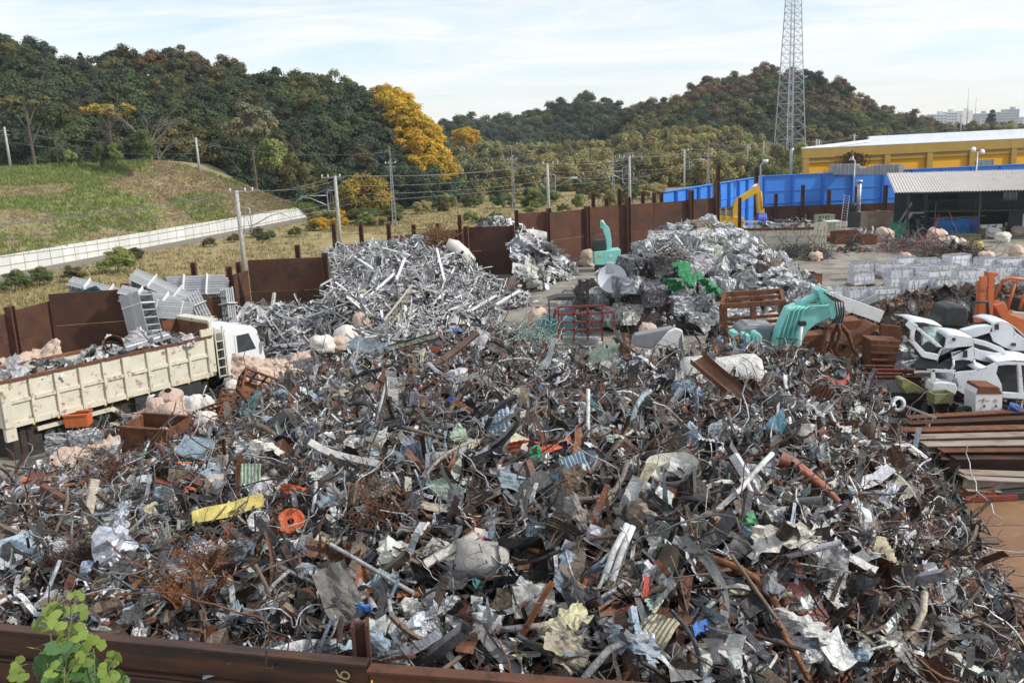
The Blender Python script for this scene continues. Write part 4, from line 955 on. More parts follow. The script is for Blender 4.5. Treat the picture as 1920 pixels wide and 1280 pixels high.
class Heap:
    """thin plate surface through measured points"""
    def __init__(s, ctrl, lam=.02):
        P = np.array([tuple(c) for c in ctrl], float); s.P = P; n = len(P)
        def U(r2): return np.where(r2 > 1e-9, r2*np.log(np.maximum(r2, 1e-9)), 0)
        s.U = U; K = U(((P[:, None, :2]-P[None, :, :2])**2).sum(-1))+np.eye(n)*lam*n; Q = np.c_[np.ones(n), P[:, :2]]
        A = np.block([[K, Q], [Q.T, np.zeros((3, 3))]]); s.w = np.linalg.solve(A, np.r_[P[:, 2], np.zeros(3)])
    def h(s, XY):
        XY = np.atleast_2d(np.asarray(XY, float)); K = s.U(((XY[:, None, :]-s.P[None, :, :2])**2).sum(-1)); return K @ s.w[:-3]+np.c_[np.ones(len(XY)), XY] @ s.w[-3:]
    def hn(s, XY, e=.25):
        XY = np.atleast_2d(XY); h = s.h(XY); hx = s.h(XY+[e, 0])-h; hy = s.h(XY+[0, e])-h
        N_ = np.stack([-hx/e, -hy/e, np.ones(len(h))], 1); return h, N_/np.linalg.norm(N_, axis=1)[:, None]
    def base(s, name, box, n, lift=-.18, zmax=9, label=None, inside=None):
        x0, x1, y0, y1 = box; nx, ny = n; xs = np.linspace(x0, x1, nx); ys = np.linspace(y0, y1, ny); X, Y = np.meshgrid(xs, ys); XY = np.c_[X.ravel(), Y.ravel()]; h = np.clip(s.h(XY), -1, zmax)
        nz = np.array([mnoise.noise(Vector((x*1.3, y*1.3, 3))) for x, y in XY])*.18
        if inside is not None: h = np.where(np.array([inside(x, y) for x, y in XY]), h, -1)
        V = np.c_[XY, h+lift+nz]; F = [(j*nx+i, j*nx+i+1, (j+1)*nx+i+1, (j+1)*nx+i) for j in range(ny-1) for i in range(nx-1)]
        F = [f for f in F if max(V[i][2] for i in f) > -.05]
        me = bpy.data.meshes.new(name); me.from_pydata(V.tolist(), [], F); me.update(); return tag(mesh_obj(name, me, m_heapbase), label, kind='stuff')

PAL = {'silver grey': (.62, .63, .65, .5), 'pale grey': (.56, .57, .57, .2), 'mid grey': (.21, .215, .225, .3), 'dark grey': (.065, .065, .07, .2), 'black': (.018, .018, .020, .05), 'dirty white': (.58, .57, .53, .0), 'cream': (.50, .45, .33, .0),
       'rust brown': (.135, .052, .024, .0), 'dark brown': (.045, .027, .019, .0), 'grey brown': (.165, .125, .09, .05), 'orange rust': (.24, .085, .028, 0), 'blue grey': (.19, .245, .30, .2), 'pale blue': (.32, .42, .50, .1), 'bright blue': (.035, .14, .45, 0), 'red': (.40, .045, .03, 0), 'orange': (.58, .12, .035, 0), 'green': (.05, .24, .10, 0), 'yellow': (.50, .36, .07, 0), 'mint': (.38, .48, .39, 0), 'teal': (.05, .20, .22, 0)}
MIX = [('silver grey', 18), ('pale grey', 11), ('mid grey', 16), ('dark grey', 11), ('black', 8), ('dirty white', 6), ('cream', 3.5), ('rust brown', 14), ('dark brown', 13), ('grey brown', 18), ('orange rust', 5), ('blue grey', 5), ('pale blue', 2), ('bright blue', .3), ('red', .4), ('orange', .4), ('green', .2), ('yellow', .25), ('mint', .35), ('teal', .3)]
ALU = [('silver grey', 40), ('pale grey', 36), ('mid grey', 9), ('dirty white', 13), ('dark grey', 3), ('grey brown', 2)]
def pick(mix): return random.choices([m[0] for m in mix], [m[1] for m in mix])[0]
def colv(nm, j=.22):
    c = PAL[nm]; f = 1+random.uniform(-j, j); return np.array([c[0]*f, c[1]*f*random.uniform(.96, 1.04), c[2]*f*random.uniform(.94, 1.06), c[3]])
def fill(heap, name, label, n, box, mix, kinds, size, inside=None, near=True, depth=(-.32, .12), flat=.55, hmin=.08, parent=None):
    items = []; ks = [k[0] for k in kinds]; ws = [k[1] for k in kinds]; tries = 0
    while len(items) < n and tries < 40:
        tries += 1; m = 6000; XY = np.c_[rng.uniform(box[0], box[1], m), rng.uniform(box[2], box[3], m)]
        H, NN = heap.hn(XY)
        for (x, y), h, nn in zip(XY, H, NN):
            if h < hmin or len(items) >= n: continue
            if inside is not None and not inside(x, y): continue
            if near:
                d = math.hypot(math.hypot(x, y), CAM_H-h)
                if random.random() > min(1, (13/d)**1.3): continue
                q = proj((x, y, h))
                if not (-80 < q[0] < 2000 and q[1] < 1340): continue
            k = random.choices(ks, ws)[0]; p = random.choice(PR[k]); sc = size*math.exp(random.gauss(0, .5))*{'wire': 1.5, 'metal_strip': 1.5, 'channel_bar': 1.4, 'pipe': 1.5, 'chip': .55, 'stick': 2.0, 'sliver': 1.1, 'crushed_box': .6, 'foil_scrap': .6}.get(k, 1.0)
            sc = min(sc, size*4)
            M = rot3(Vector(nn), random.uniform(0, 6.28), random.gauss(0, flat), random.gauss(0, flat))
            S = np.array(M)*sc; S[:, 1] *= random.uniform(.7, 1.5)
            items.append((p, S, np.array([x, y, h+random.uniform(*depth)]), colv(pick(mix))))
    return bulk(name, items, m_scrap, label, parent)
def single(kind, x, y, heap, sc, colour, label, group, lift=.08, flat=.35, cat='scrap', yaw=None, p=None, sy=1.0):
    h, nn = heap.hn([[x, y]]); M = rot3(Vector(nn[0]), random.uniform(0, 6.28) if yaw is None else yaw, random.gauss(0, flat), random.gauss(0, flat))
    o = bpy.data.objects.new(kind if heap is MAIN else kind.replace('metal', 'aluminium').replace('bent_sheet', 'curled_sheet').replace('channel_bar', 'aluminium_channel').replace('stick', 'aluminium_profile').replace('pipe', 'aluminium_tube'), pmesh(p or random.choice(PR[kind]))); COL.objects.link(o)
    o.matrix_world = Matrix.Translation((x, y, float(h[0])+lift)) @ M.to_4x4() @ Matrix.Diagonal((sc, sc*sy, sc, 1)); c = colv(colour, .12); o.color = tuple(c); return tag(o, label, cat, group)

# ---- the big mixed heap
ctrl = [(960, 1290, 3.75), (960, 1230, 3.9), (960, 1000, 4.5), (960, 850, 4.6), (960, 750, 4.3), (960, 680, 3.8), (960, 645, 3.2),
        (-150, 1150, 3.3), (-150, 960, 1.6), (-60, 915, .2), (0, 1150, 3.5), (100, 1190, 3.7), (100, 1000, 3.2), (100, 930, 2.3), (40, 893, .35), (110, 850, .2), (170, 815, .3), (190, 870, 1.5), (300, 1210, 3.8), (300, 1000, 3.7), (300, 900, 3.0), (300, 835, 1.2), (240, 785, .2), (330, 790, .5), (400, 745, .5), (480, 712, .5), (440, 740, .5),
        (500, 1230, 3.9), (500, 1000, 4.1), (500, 850, 3.7), (500, 760, 2.6), (570, 705, 1.5), (625, 675, 1.1), (700, 1250, 3.9), (700, 950, 4.5), (700, 800, 4.3), (700, 720, 3.4), (700, 675, 2.2), (800, 650, 2.4), (880, 625, 2.3), (940, 612, 2.3), (1010, 640, 2.9),
        (1100, 668, 3.2), (1180, 680, 3.4), (1350, 1290, 3.7), (1350, 1000, 4.6), (1350, 850, 4.6), (1350, 745, 4.2), (1350, 700, 3.5), (1350, 656, 3.1), (1250, 666, 3.4), (1160, 658, 3.3), (1450, 660, 3.3), (1510, 668, 3.2), (1550, 1290, 3.4), (1550, 1050, 4.2), (1550, 900, 4.2), (1550, 780, 3.6), (1565, 680, 2.9), (1620, 706, 2.0), (1655, 735, 1.2), (1650, 1290, 3.1), (1650, 1100, 3.5), (1650, 900, 3.2), (1650, 770, 1.6),
        (1750, 1290, 2.6), (1750, 1100, 2.4), (1750, 950, 1.4), (1700, 800, .3), (1770, 880, .1), (1850, 1285, 1.5), (1830, 1100, .9), (1830, 980, .05), (1880, 1070, .05), (1920, 1150, .05), (1950, 1290, .1)]
cw = [at(*c) for c in ctrl]
ex = []
for px, py, z in [(700, 675, 2.2), (880, 625, 2.3), (960, 645, 3.2), (1100, 668, 3.2), (1250, 690, 3.3), (1350, 672, 2.6), (1450, 690, 3.1), (1560, 705, 2.4)]:
    p = at(px, py, z); ex += [Vector((p.x*1.1, p.y+3.0, z*.35)), Vector((p.x*1.2, p.y+5.5, -.8))]
for px, py in [(-60, 880), (60, 840), (150, 790), (230, 745), (1750, 800), (1830, 900), (1900, 1000), (1980, 1120)]:
    p = at(px, py, 0); ex.append(Vector((p.x, p.y, -.8)))
MAIN = Heap(cw+ex, .004)
fA, fB = at(0, 1172, 4.35), at(1250, 1280, 4.35)
def behind_fence(x, y): 
    yl = fA.y+(fB.y-fA.y)*(x-fA.x)/(fB.x-fA.x); return y > yl+.25 and not (y > 30.5 and x > 10.3)
MBOX = (-17, 17.5, 4.5, 41)
MAIN.base('heap_core', MBOX, (110, 110), -.25, 5.2, 'dark base painting the shade in the gaps of the big heap', inside=behind_fence)
MK = [('shred', 20), ('metal_sheet', 3), ('bent_sheet', 3), ('metal_strip', 20), ('channel_bar', 9), ('pipe', 7), ('wire', 22), ('corrugated_sheet', 3), ('crushed_box', 4), ('foil_scrap', 4), ('chip', 22), ('sliver', 24)]
fill(MAIN, 'mixed_scrap_fragments', 'countless torn grey brown and rusty metal fragments of the big heap', 36000, MBOX, MIX, MK, .205, behind_fence, depth=(-.30, .16), flat=.75)
fill(MAIN, 'loose_wire_and_rod', 'countless bent wires and thin rods tangled over the big heap', 6500, MBOX, [('grey brown', 5), ('mid grey', 4), ('dark brown', 5), ('rust brown', 5), ('silver grey', 3), ('pale grey', 2), ('dark grey', 4)], [('wire', 10), ('sliver', 6), ('pipe', 2), ('metal_strip', 3)], .42, behind_fence, depth=(-.05, .2), flat=.55)
ZN = []
def zone(px, py):
    if py < 720: r = 'along the big heap crest'
    elif py < 900: r = 'high on the big heap'
    elif py < 1080: r = 'halfway down the big heap'
    else: r = 'low on the big heap'
    return r
CNT = [('metal_sheet', 285, .52, 'crumpled', 'sheet metal scrap'), ('bent_sheet', 30, .5, 'smoothly bent', 'metal panel'), ('metal_strip', 210, 1.15, 'twisted', 'metal strip'), ('channel_bar', 130, 1.1, 'bent', 'channel bar'), ('pipe', 130, 1.15, 'bare', 'metal pipe'), ('corrugated_sheet', 46, .62, 'torn', 'corrugated sheet'), ('crushed_box', 60, .42, 'crushed', 'metal box'), ('foil_scrap', 50, .42, 'crumpled', 'foil lump')]
for kind, n, sc, adj, what in CNT:
    k = 0
    while k < n:
        px = random.uniform(-20, 1930); py = random.uniform(640, 1275)
        p = at(px, py, 3.5); ok = False
        for it in range(6):
            hh = float(MAIN.h([[p.x, p.y]])[0]); p = at(px, py, min(max(hh, 0), 4.9))
        if hh < .25 or not behind_fence(p.x, p.y) or abs(proj((p.x, p.y, hh))[1]-py) > 14 or p.y > 36: continue
        c = pick(MIX); c = {'wire': 'rust brown'}.get(kind, c)
        if kind == 'foil_scrap': c = random.choice(['silver grey', 'pale grey', 'pale blue', 'dirty white'])
        if kind == 'corrugated_sheet': c = random.choice(['pale blue', 'blue grey', 'pale grey', 'cream', 'mid grey', 'mint'])
        d = math.hypot(p.y, 7); s_ = sc*random.uniform(.6, 1.3)*(.75+.018*d)
        single(kind, p.x, p.y, MAIN, s_, c, f'{adj} {c} {what} {zone(px, py)}', f'{what} pieces on the big heap', lift=random.uniform(.02, .18), flat=.55); k += 1

# ---- bright aluminium profile heap in the middle bay
AL = Heap([at(*c) for c in [(615, 625, .6), (618, 560, 2.4), (640, 480, 3.2), (700, 472, 3.1), (760, 462, 3.2), (800, 470, 3.3), (860, 480, 2.8), (920, 520, 1.6), (960, 560, .5), (1005, 570, .1), (900, 600, .6), (830, 560, 1.9), (750, 540, 2.4), (700, 560, 2.2), (680, 620, 1.2), (760, 630, 1.0), (820, 620, .8), (880, 640, .3), (700, 670, .4), (1020, 555, -.3), (980, 600, -.5), (640, 640, .5), (960, 530, -.2), (600, 690, -.3)]]+[Vector((-16, 60, 2.5)), Vector((-6, 66, 2.0))], .01)
ABOX = (-17, 3.0, 40, 62)
def below(heap, tab, lim=99):
    def f(x, y):
        h = float(heap.h([[x, y]])[0]); q = proj((x, y, max(h, 0))); return q[1] > interp(tab, q[0]) and y < lim
    return f
al_f = below(AL, [(600, 900), (606, 900), (612, 470), (640, 468), (760, 455), (800, 455), (865, 482), (900, 505), (940, 535), (1000, 566), (1030, 600)], 60.5)
def al_in(x, y): return al_f(x, y)
AL.base('aluminium_heap_core', ABOX, (50, 50), -.25, 3.6, 'dark base painting the shade deep inside the aluminium profile heap', inside=al_in)
AK = [('stick', 60), ('channel_bar', 14), ('metal_strip', 12), ('pipe', 12), ('sliver', 8), ('shred', 6), ('foil_scrap', 1)]
fill(AL, 'aluminium_fragments', 'countless silver aluminium offcuts of the profile heap', 6500, ABOX, ALU+[('mid grey', 14), ('dark grey', 8)], AK, .46, al_in, near=False, depth=(-.3, .2), flat=.5)
def place_singles(heap, box, inside, specs, group, cat, where, hmin=.2, lift=(0, .2)):
    for kind, n, sc, adj, what, mix in specs:
        k = 0; tr = 0
        while k < n and tr < n*60:
            tr += 1; x, y = random.uniform(box[0], box[1]), random.uniform(box[2], box[3])
            if (inside and not inside(x, y)): continue
            if float(heap.h([[x, y]])[0]) < hmin: continue
            c = pick(mix); single(kind, x, y, heap, sc*random.uniform(.6, 1.35), c, f'{adj} {c} {what} {where}', group, lift=random.uniform(*lift), flat=.4, cat=cat); k += 1
place_singles(AL, ABOX, al_in, [('stick', 180, 1.7, 'straight', 'aluminium profile', ALU), ('channel_bar', 50, 1.3, 'bent', 'aluminium channel', ALU), ('metal_strip', 50, 1.5, 'twisted', 'aluminium strip', ALU), ('pipe', 50, 1.5, 'thin', 'aluminium tube', ALU), ('metal_sheet', 14, .7, 'crumpled', 'aluminium sheet', ALU)], 'aluminium offcuts in the middle bay', 'aluminium', 'in the middle bay heap')

# ---- second aluminium heap beyond the partition
A2 = Heap([at(*c) for c in [(968, 422, 3.3), (985, 440, 2.9), (1000, 470, 2.0), (1030, 500, 1.0), (1062, 523, .1), (1000, 520, .9), (980, 545, .2), (1030, 535, .1), (965, 500, 1.6), (1080, 515, -.5), (1060, 545, -.5), (970, 570, -.4), (1040, 490, .3), (1020, 455, 1.0), (1060, 490, -.4)]]+[Vector((-3, 70, 3.0)), Vector((3, 72, 1)), Vector((-3, 66, 2.0))], .01)
B2 = (-2.0, 6, 55, 72)
def a2_in(x, y): return not (x < .5 and y < 68.2)
A2.base('second_heap_core', B2, (40, 40), -.25, 3.6, 'dark base painting the shade inside the far aluminium sheet heap', inside=a2_in)
fill(A2, 'aluminium_sheet_fragments', 'countless crumpled bright aluminium sheets beyond the partition', 700, B2, ALU, [('metal_sheet', 40), ('foil_scrap', 16), ('bent_sheet', 16), ('metal_strip', 10), ('chip', 20)], .62, a2_in, near=False, flat=.6)
place_singles(A2, B2, a2_in, [('bent_sheet', 24, 1.0, 'crumpled', 'aluminium sheet', ALU), ('bent_sheet', 26, .9, 'curled', 'aluminium panel', ALU), ('foil_scrap', 20, .8, 'scrunched', 'aluminium foil', ALU)], 'aluminium sheets beyond the partition', 'aluminium', 'in the far sheet heap')

# ---- scrap on the floor of the bay beside the truck cab
A3 = Heap([at(*c) for c in [(455, 600, 1.2), (500, 590, 1.3), (560, 600, 1.1), (605, 615, .8), (480, 640, .8), (540, 640, .7), (500, 675, .3), (580, 660, .5), (620, 640, .4), (640, 690, -.2), (450, 690, .0), (560, 690, .1)]]+[Vector((-22, 52, -.2)), Vector((-10, 36, -.2))], .01)
B3 = (-15.5, -8.0, 36, 51.2)
A3.base('bay_floor_core', B3, (30, 40), -.2, 2, 'dark base painting the shade under the bay floor scrap')
fill(A3, 'bay_floor_fragments', 'countless grey aluminium offcuts on the floor beside the truck cab', 1300, B3, ALU+[('mid grey', 20), ('dark grey', 14)], AK+[('metal_sheet', 12)], .42, None, near=False, flat=.45)
place_singles(A3, B3, None, [('channel_bar', 34, 1.6, 'loose', 'aluminium channel', ALU), ('metal_sheet', 26, .7, 'crumpled', 'metal sheet', ALU+[('blue grey', 10)]), ('pipe', 14, 1.5, 'thin', 'metal tube', ALU)], 'offcuts beside the truck cab', 'aluminium', 'on the floor beside the truck cab', hmin=.1)
def turnings(px, py, rx, hgt, n, label, mix, name='metal_turnings', kinds=(('wire', 3), ('sliver', 2)), size=.4, z0=0.0):
    c = at(px, py, z0); H = Heap([Vector((c.x, c.y, z0+hgt))]+[Vector((c.x+rx*math.cos(a), c.y+rx*math.sin(a), z0)) for a in np.linspace(0, 6.28, 9)[:-1]]+[Vector((c.x+rx*1.5*math.cos(a), c.y+rx*1.5*math.sin(a), z0-.3*hgt)) for a in np.linspace(0, 6.28, 9)[:-1]], .003)
    return fill(H, name, label, n, (c.x-rx*1.1, c.x+rx*1.1, c.y-rx*1.1, c.y+rx*1.1), mix, list(kinds), size, None, near=False, depth=(-.3*hgt, .05), flat=.6, hmin=z0+.02)
turnings(535, 665, 1.6, .9, 700, 'mound of grey metal turnings beside the truck cab', [('mid grey', 3), ('silver grey', 2), ('dark grey', 2)])

# ---- heap of pressed bales
BL = Heap([at(*c) for c in [(1065, 590, .3), (1075, 560, 1.1), (1110, 520, 2.2), (1150, 480, 3.2), (1200, 440, 4.2), (1265, 408, 5.0), (1330, 398, 5.2), (1385, 425, 4.4), (1440, 455, 3.6), (1500, 500, 2.2), (1540, 545, .8), (1562, 590, .1), (1480, 560, 1.6), (1400, 520, 3.0), (1300, 490, 3.9), (1200, 510, 3.1), (1130, 560, 1.6), (1200, 580, 1.3), (1300, 570, 1.9), (1400, 590, 1.1), (1150, 610, .3), (1250, 622, .2), (1350, 625, .2), (1450, 615, .2)]]+[Vector((10, 66, 2.5)), Vector((18, 66, 3)), Vector((26, 62, 1)), Vector((4, 62, -.5)), Vector((14, 70, -.5)), Vector((30, 54, -.8)), Vector((3, 50, -.3)), Vector((12, 43, -1)), Vector((20, 43, -1))], .01)
BB = (2.2, 27, 44, 66)
bl_in = below(BL, [(1050, 620), (1078, 552), (1113, 520), (1163, 484), (1196, 454), (1246, 430), (1281, 414), (1331, 404), (1367, 424), (1403, 450), (1453, 468), (1488, 498), (1531, 532), (1553, 572), (1575, 650)])
BL.base('bale_heap_core', BB, (50, 45), -.7, 5.2, 'dark base painting the shade in the gaps between the bales', inside=bl_in)
BALE = []
for s in range(8):       # pressed cube: a tight core faced with flattened folded strips
    g2 = random.Random(500+s); b = MB(); cl = []; d = Vector((.5, g2.uniform(.40, .5), g2.uniform(.36, .46)))
    def addc(k, c): cl.extend([c]*k)
    for ax in range(3):
        for sg in (-1, 1):
            def ff(u, v, ax=ax, sg=sg):
                p = [0, 0, 0]; p[ax] = sg; p[(ax+1) % 3] = (2*u-1); p[(ax+2) % 3] = (2*v-1)*sg
                q = Vector([a*e for a, e in zip(p, d)])*.97; return q+wob(q, 2.6, .03, s+3)
            n0 = len(b.v); b.grid(ff, 5, 5, False); addc(len(b.v)-n0, .75)
            dom = g2.uniform(0, 3.14); A1, A2_ = (ax+1) % 3, (ax+2) % 3
            for k in range(54):
                cu, cv = g2.uniform(-.92, .92)*d[A1], g2.uniform(-.92, .92)*d[A2_]; an = dom+g2.gauss(0, .45); ln_, wd_ = g2.uniform(.08, .26), g2.uniform(.012, .055); off = d[ax]+g2.uniform(-.025, .02); tl = g2.gauss(0, .22); sh = g2.choice([.55, .85, 1.0, 1.1, 1.25, 1.5]); bow = g2.uniform(-.025, .03)
                def fp(u, v):
                    t, w_ = (u-.5)*2*ln_, (v-.5)*2*wd_; p = [0, 0, 0]; x, y = cu+t*math.cos(an)-w_*math.sin(an), cv+t*math.sin(an)+w_*math.cos(an)
                    p[A1] = max(-d[A1]*1.07, min(d[A1]*1.07, x)); p[A2_] = max(-d[A2_]*1.07, min(d[A2_]*1.07, y)); p[ax] = sg*(off+w_*tl+bow*(1-(2*u-1)**2)+.012*math.sin(u*9+k)); return tuple(p)
                n0 = len(b.v); b.grid(fp, 4, 1, False); addc(len(b.v)-n0, sh)
    me = b.mesh('bale'); at_ = me.attributes.new('col', 'FLOAT_COLOR', 'POINT'); at_.data.foreach_set('color', np.repeat(np.array(cl, dtype=np.float32), 4)); BALE.append(me)
m_bale = scrap_material('pressed_bale', 'both')
BC = [('silver grey', 46), ('mid grey', 10), ('pale grey', 34), ('grey brown', 6), ('dark grey', 4)]
pts = []; tr = 0
while len(pts) < 170 and tr < 12000:
    tr += 1; x, y = random.uniform(BB[0], BB[1]), random.uniform(45, 63); h = float(BL.h([[x, y]])[0])
    if h < .35 or not bl_in(x, y) or any((x-a)**2+(y-b_)**2+(h-c)**2 < .95 for a, b_, c in pts): continue
    pts.append((x, y, h))
for i, (x, y, h) in enumerate(pts):
    px, py = proj((x, y, h)); o = bpy.data.objects.new('bale', BALE[i % 8]); COL.objects.link(o)
    if not o.data.materials: o.data.materials.append(m_bale)
    low = h < 1.6; j = .10 if low else .32; s = random.uniform(1.0, 1.22)
    o.location = (x, y, max(h-.38, .45)); o.rotation_euler = (random.gauss(0, j), random.gauss(0, j), random.uniform(0, 6.28) if not low else random.gauss(.3, .18)); o.scale = (s*1.05, s, s)
    c = pick(BC); o.color = tuple(colv(c, .2)); where = 'at the foot of the bale heap' if h < 1.3 else 'halfway up the bale heap' if h < 3.2 else 'near the top of the bale heap'
    tag(o, f'pressed {c} metal bale {where}', 'bale', 'pressed bales in the heap')
fill(BL, 'bale_heap_fragments', 'countless crumpled silver sheets and offcuts between the bales', 1000, BB, ALU+[('dark grey', 14), ('black', 8), ('mid grey', 14)], [('shred', 34), ('foil_scrap', 22), ('metal_strip', 12), ('bent_sheet', 0), ('channel_bar', 8), ('wire', 8), ('chip', 16)], .26, bl_in, near=False, depth=(-.5, -.02), flat=.7)
def right_part(x, y): q = proj((x, y, 2)); return q[0] > 1380 and bl_in(x, y)
place_singles(BL, BB, right_part, [('metal_sheet', 40, .5, 'crumpled', 'aluminium sheet', ALU), ('foil_scrap', 45, .5, 'scrunched', 'foil lump', ALU), ('metal_strip', 25, .9, 'curled', 'metal strip', ALU)], 'loose aluminium on the right of the bale heap', 'aluminium', 'on the right flank of the bale heap', hmin=.2, lift=(.05, .35))
# bundle of thin rods among the bales
b = []
c = at(1255, 465, 4.2)
for k in range(90):
    p = random.choice(PR['metal_strip']+PR['pipe']); M = np.array(rot3(Vector((0, -.4, .9)), random.gauss(2.7, .5), random.gauss(0, .5), random.gauss(0, .5)))*random.uniform(.6, 1.2); b.append((p, M, np.array([c.x+random.gauss(0, .5), c.y+random.gauss(0, .3), c.z-.35+random.gauss(0, .25)]), colv('mid grey' if k % 3 else 'grey brown')))
bulk('rod_bundle', b, m_scrap, 'matted bundle of dull grey rods among the bales')
# ================================================================ VEHICLES, MACHINES, BAGS, RACKS
def slab(b, poly, Y, depth, lean=0.0):
    """a solid with a measured side outline standing at depth Y and a real thickness along the view's ground direction"""
    pts = [atY(px, py, Y) for px, py in poly]; n = len(pts); back = [p+Vector((lean, depth, 0)) for p in pts]
    return b.add(pts+back, [tuple(range(n)), tuple(range(2*n-1, n-1, -1))]+[(i, i+n, (i+1) % n+n, (i+1) % n) for i in range(n)])
def sl(name, poly, Y, depth, mat, par, bevel=0.0):
    o = slab(MB(), poly, Y, depth).build(name, mat, None, bevel)
    return rel(o, par)
def rel(o, par):
    o.parent = par
    if par is not None:
        bpy_m = Matrix.Translation(world_loc(par)); o.matrix_parent_inverse = bpy_m.inverted()
    return o
def world_loc(o):
    v = Vector(o.location); 
    return v
def tubew(name, pts, r, mat, par, n=8): return rel(MB().tube(pts, r, n).build(name, mat), par)
def barw(name, a, b, w_, h_, mat, par): return rel(MB().bar(a, b, w_, h_).build(name, mat), par)
def pxm(Y): return Y/math.cos(PITCH)/FPX

WHEEL_T = MB().lathe([(.30, -.12), (.44, -.14), (.5, -.10), (.5, .10), (.44, .14), (.30, .12)], 22).mesh('tyre')
WHEEL_R = MB().lathe([(0, -.03), (.10, -.05), (.14, .0), (.26, .02), (.31, -.10), (.31, .1)], 18).mesh('rim')
def wheel(par, loc, r, rot=(R(90), 0, 0), wd=1.0, rimmat=None):
    w_ = bpy.data.objects.new('wheel', None); COL.objects.link(w_); w_.parent = par; w_.location = loc; w_.rotation_euler = rot; w_.scale = (r*2, r*2, r*2*wd); w_.empty_display_size = .1
    mesh_obj('tyre', WHEEL_T, m_black, w_); mesh_obj('rim', WHEEL_R, rimmat or m_grey, w_); return w_

# ---- dump truck
TK = empty('dump_truck', (-17.94, 29.8, 0), math.atan2(6.32, 5.05), label='white cab dump truck with a cream rusty ribbed bed full of scrap', cat='truck')
BZ0, BZ1, BLn, BW = 1.2, 2.82, 8.1, 1.15
bd = MB().span((0, -BW+.05, BZ0), (BLn, BW-.05, BZ0+.1)).build('bed_floor', m_cream, TK)
for s in (-1, 1):
    sp = MB().span((0, s*BW-.03, BZ0), (BLn, s*BW+.03, BZ1-.09)).build('bed_side', m_cream, TK)
    MB().span((-.04, s*BW-.08, BZ1-.09), (BLn, s*BW+.08, BZ1)).build('top_rail', m_rust, sp)
    MB().span((0, s*(BW+.03)-.06, BZ0-.02), (BLn, s*(BW+.03)+.06, BZ0+.16)).build('bottom_rail', m_cream, sp)
    y0, y1 = s*(BW+.03), s*(BW+.13)
    for k in range(10):
        x = .12+k*.86; MB().span((x-(.14 if k in (0, 5) else .05), y0, BZ0+.03), (x+(.14 if k in (0, 5) else .05), y1, BZ1-.1)).build('rib', m_cream, sp)
    for k in range(9):
        x = .12+k*.86; MB().span((x+.06, y0, BZ0+.80), (x+.80, s*(BW+.10), BZ0+.92)).build('mid_rail', m_cream, sp)
    MB().span((-.05, s*(BW+.02)-.1, .75), (.3, s*(BW+.02)+.1, BZ0-.03)).build('corner_plate', m_cream, sp)
MB().span((-.05, -BW, BZ0), (.04, BW, BZ1-.1)).build('tailgate', m_cream, TK)
bh = MB().span((BLn-.02, -BW, BZ0+.1), (BLn+.1, BW, 3.35)).build('bulkhead', m_cream, TK)
MB().span((BLn-.7, BW-.08, BZ1), (BLn-.03, BW+.02, 3.3)).build('bulkhead_wing', m_rust, bh); MB().span((BLn-.06, -BW+.1, BZ0+.2), (BLn-.025, BW-.1, 3.28)).build('inner_plate', m_rust, bh); MB().span((BLn-.05, -BW, 3.35), (BLn+.42, BW, 3.42)).build('canopy', m_cream, bh); MB().span((BLn-.45, -BW-.04, BZ1), (BLn+.12, -BW+.05, 3.1)).build('bulkhead_wing', m_cream, bh)
ldr = MB().span((BLn+.16, -BW-.04, 1.0), (BLn+.2, -BW, 3.1)).build('ladder', m_cream, TK); MB().span((BLn+.50, -BW-.04, 1.0), (BLn+.54, -BW, 3.1)).build('ladder_rail', m_cream, ldr)
for k in range(6): MB().span((BLn+.2, -BW-.04, 1.05+k*.36), (BLn+.5, -BW, 1.09+k*.36)).build('rung', m_cream, ldr)
MB().span((.3, -.45, .75), (10.2, .45, 1.17)).build('chassis', m_dark, TK)
for x in (1.7, 3.0, 9.35):
    for s in (-1, 1): wheel(TK, (x, s*.98, .48), .48)
for s in (-1, 1):
    MB().add([(1.0, s*1.18, 1.0), (3.75, s*1.18, 1.0), (4.15, s*1.18, .62), (4.0, s*1.18, .55), (3.65, s*1.18, .86), (1.0, s*1.18, .86)], [(0, 1, 2, 3, 4, 5)]).build('mudguard', m_cream, TK, solid=.08)
    MB().span((4.6, s*1.0-.2, .55), (7.4, s*1.0+.2, 1.1)).build('tool_box', m_dark, TK)
for k in range(9): MB().lathe([(0, -.04), (.045, -.03), (.045, .03), (0, .04)], 8, Matrix.Translation((.9+k*.85, -BW-.06, BZ0-.06))).build('marker_lamp', m_yellow, TK)
prof = [(8.72, .95), (8.72, 2.72), (8.86, 2.86), (9.4, 2.92), (10.05, 2.84), (10.32, 2.62), (10.55, 1.75), (10.62, 1.3), (10.62, .62), (9.95, .62), (9.85, .95), (9.6, 1.1), (9.1, 1.1), (8.9, .95)]
cb = MB().prism(prof, -1.12, 1.12).build('cab', m_white, TK, bevel=.06)
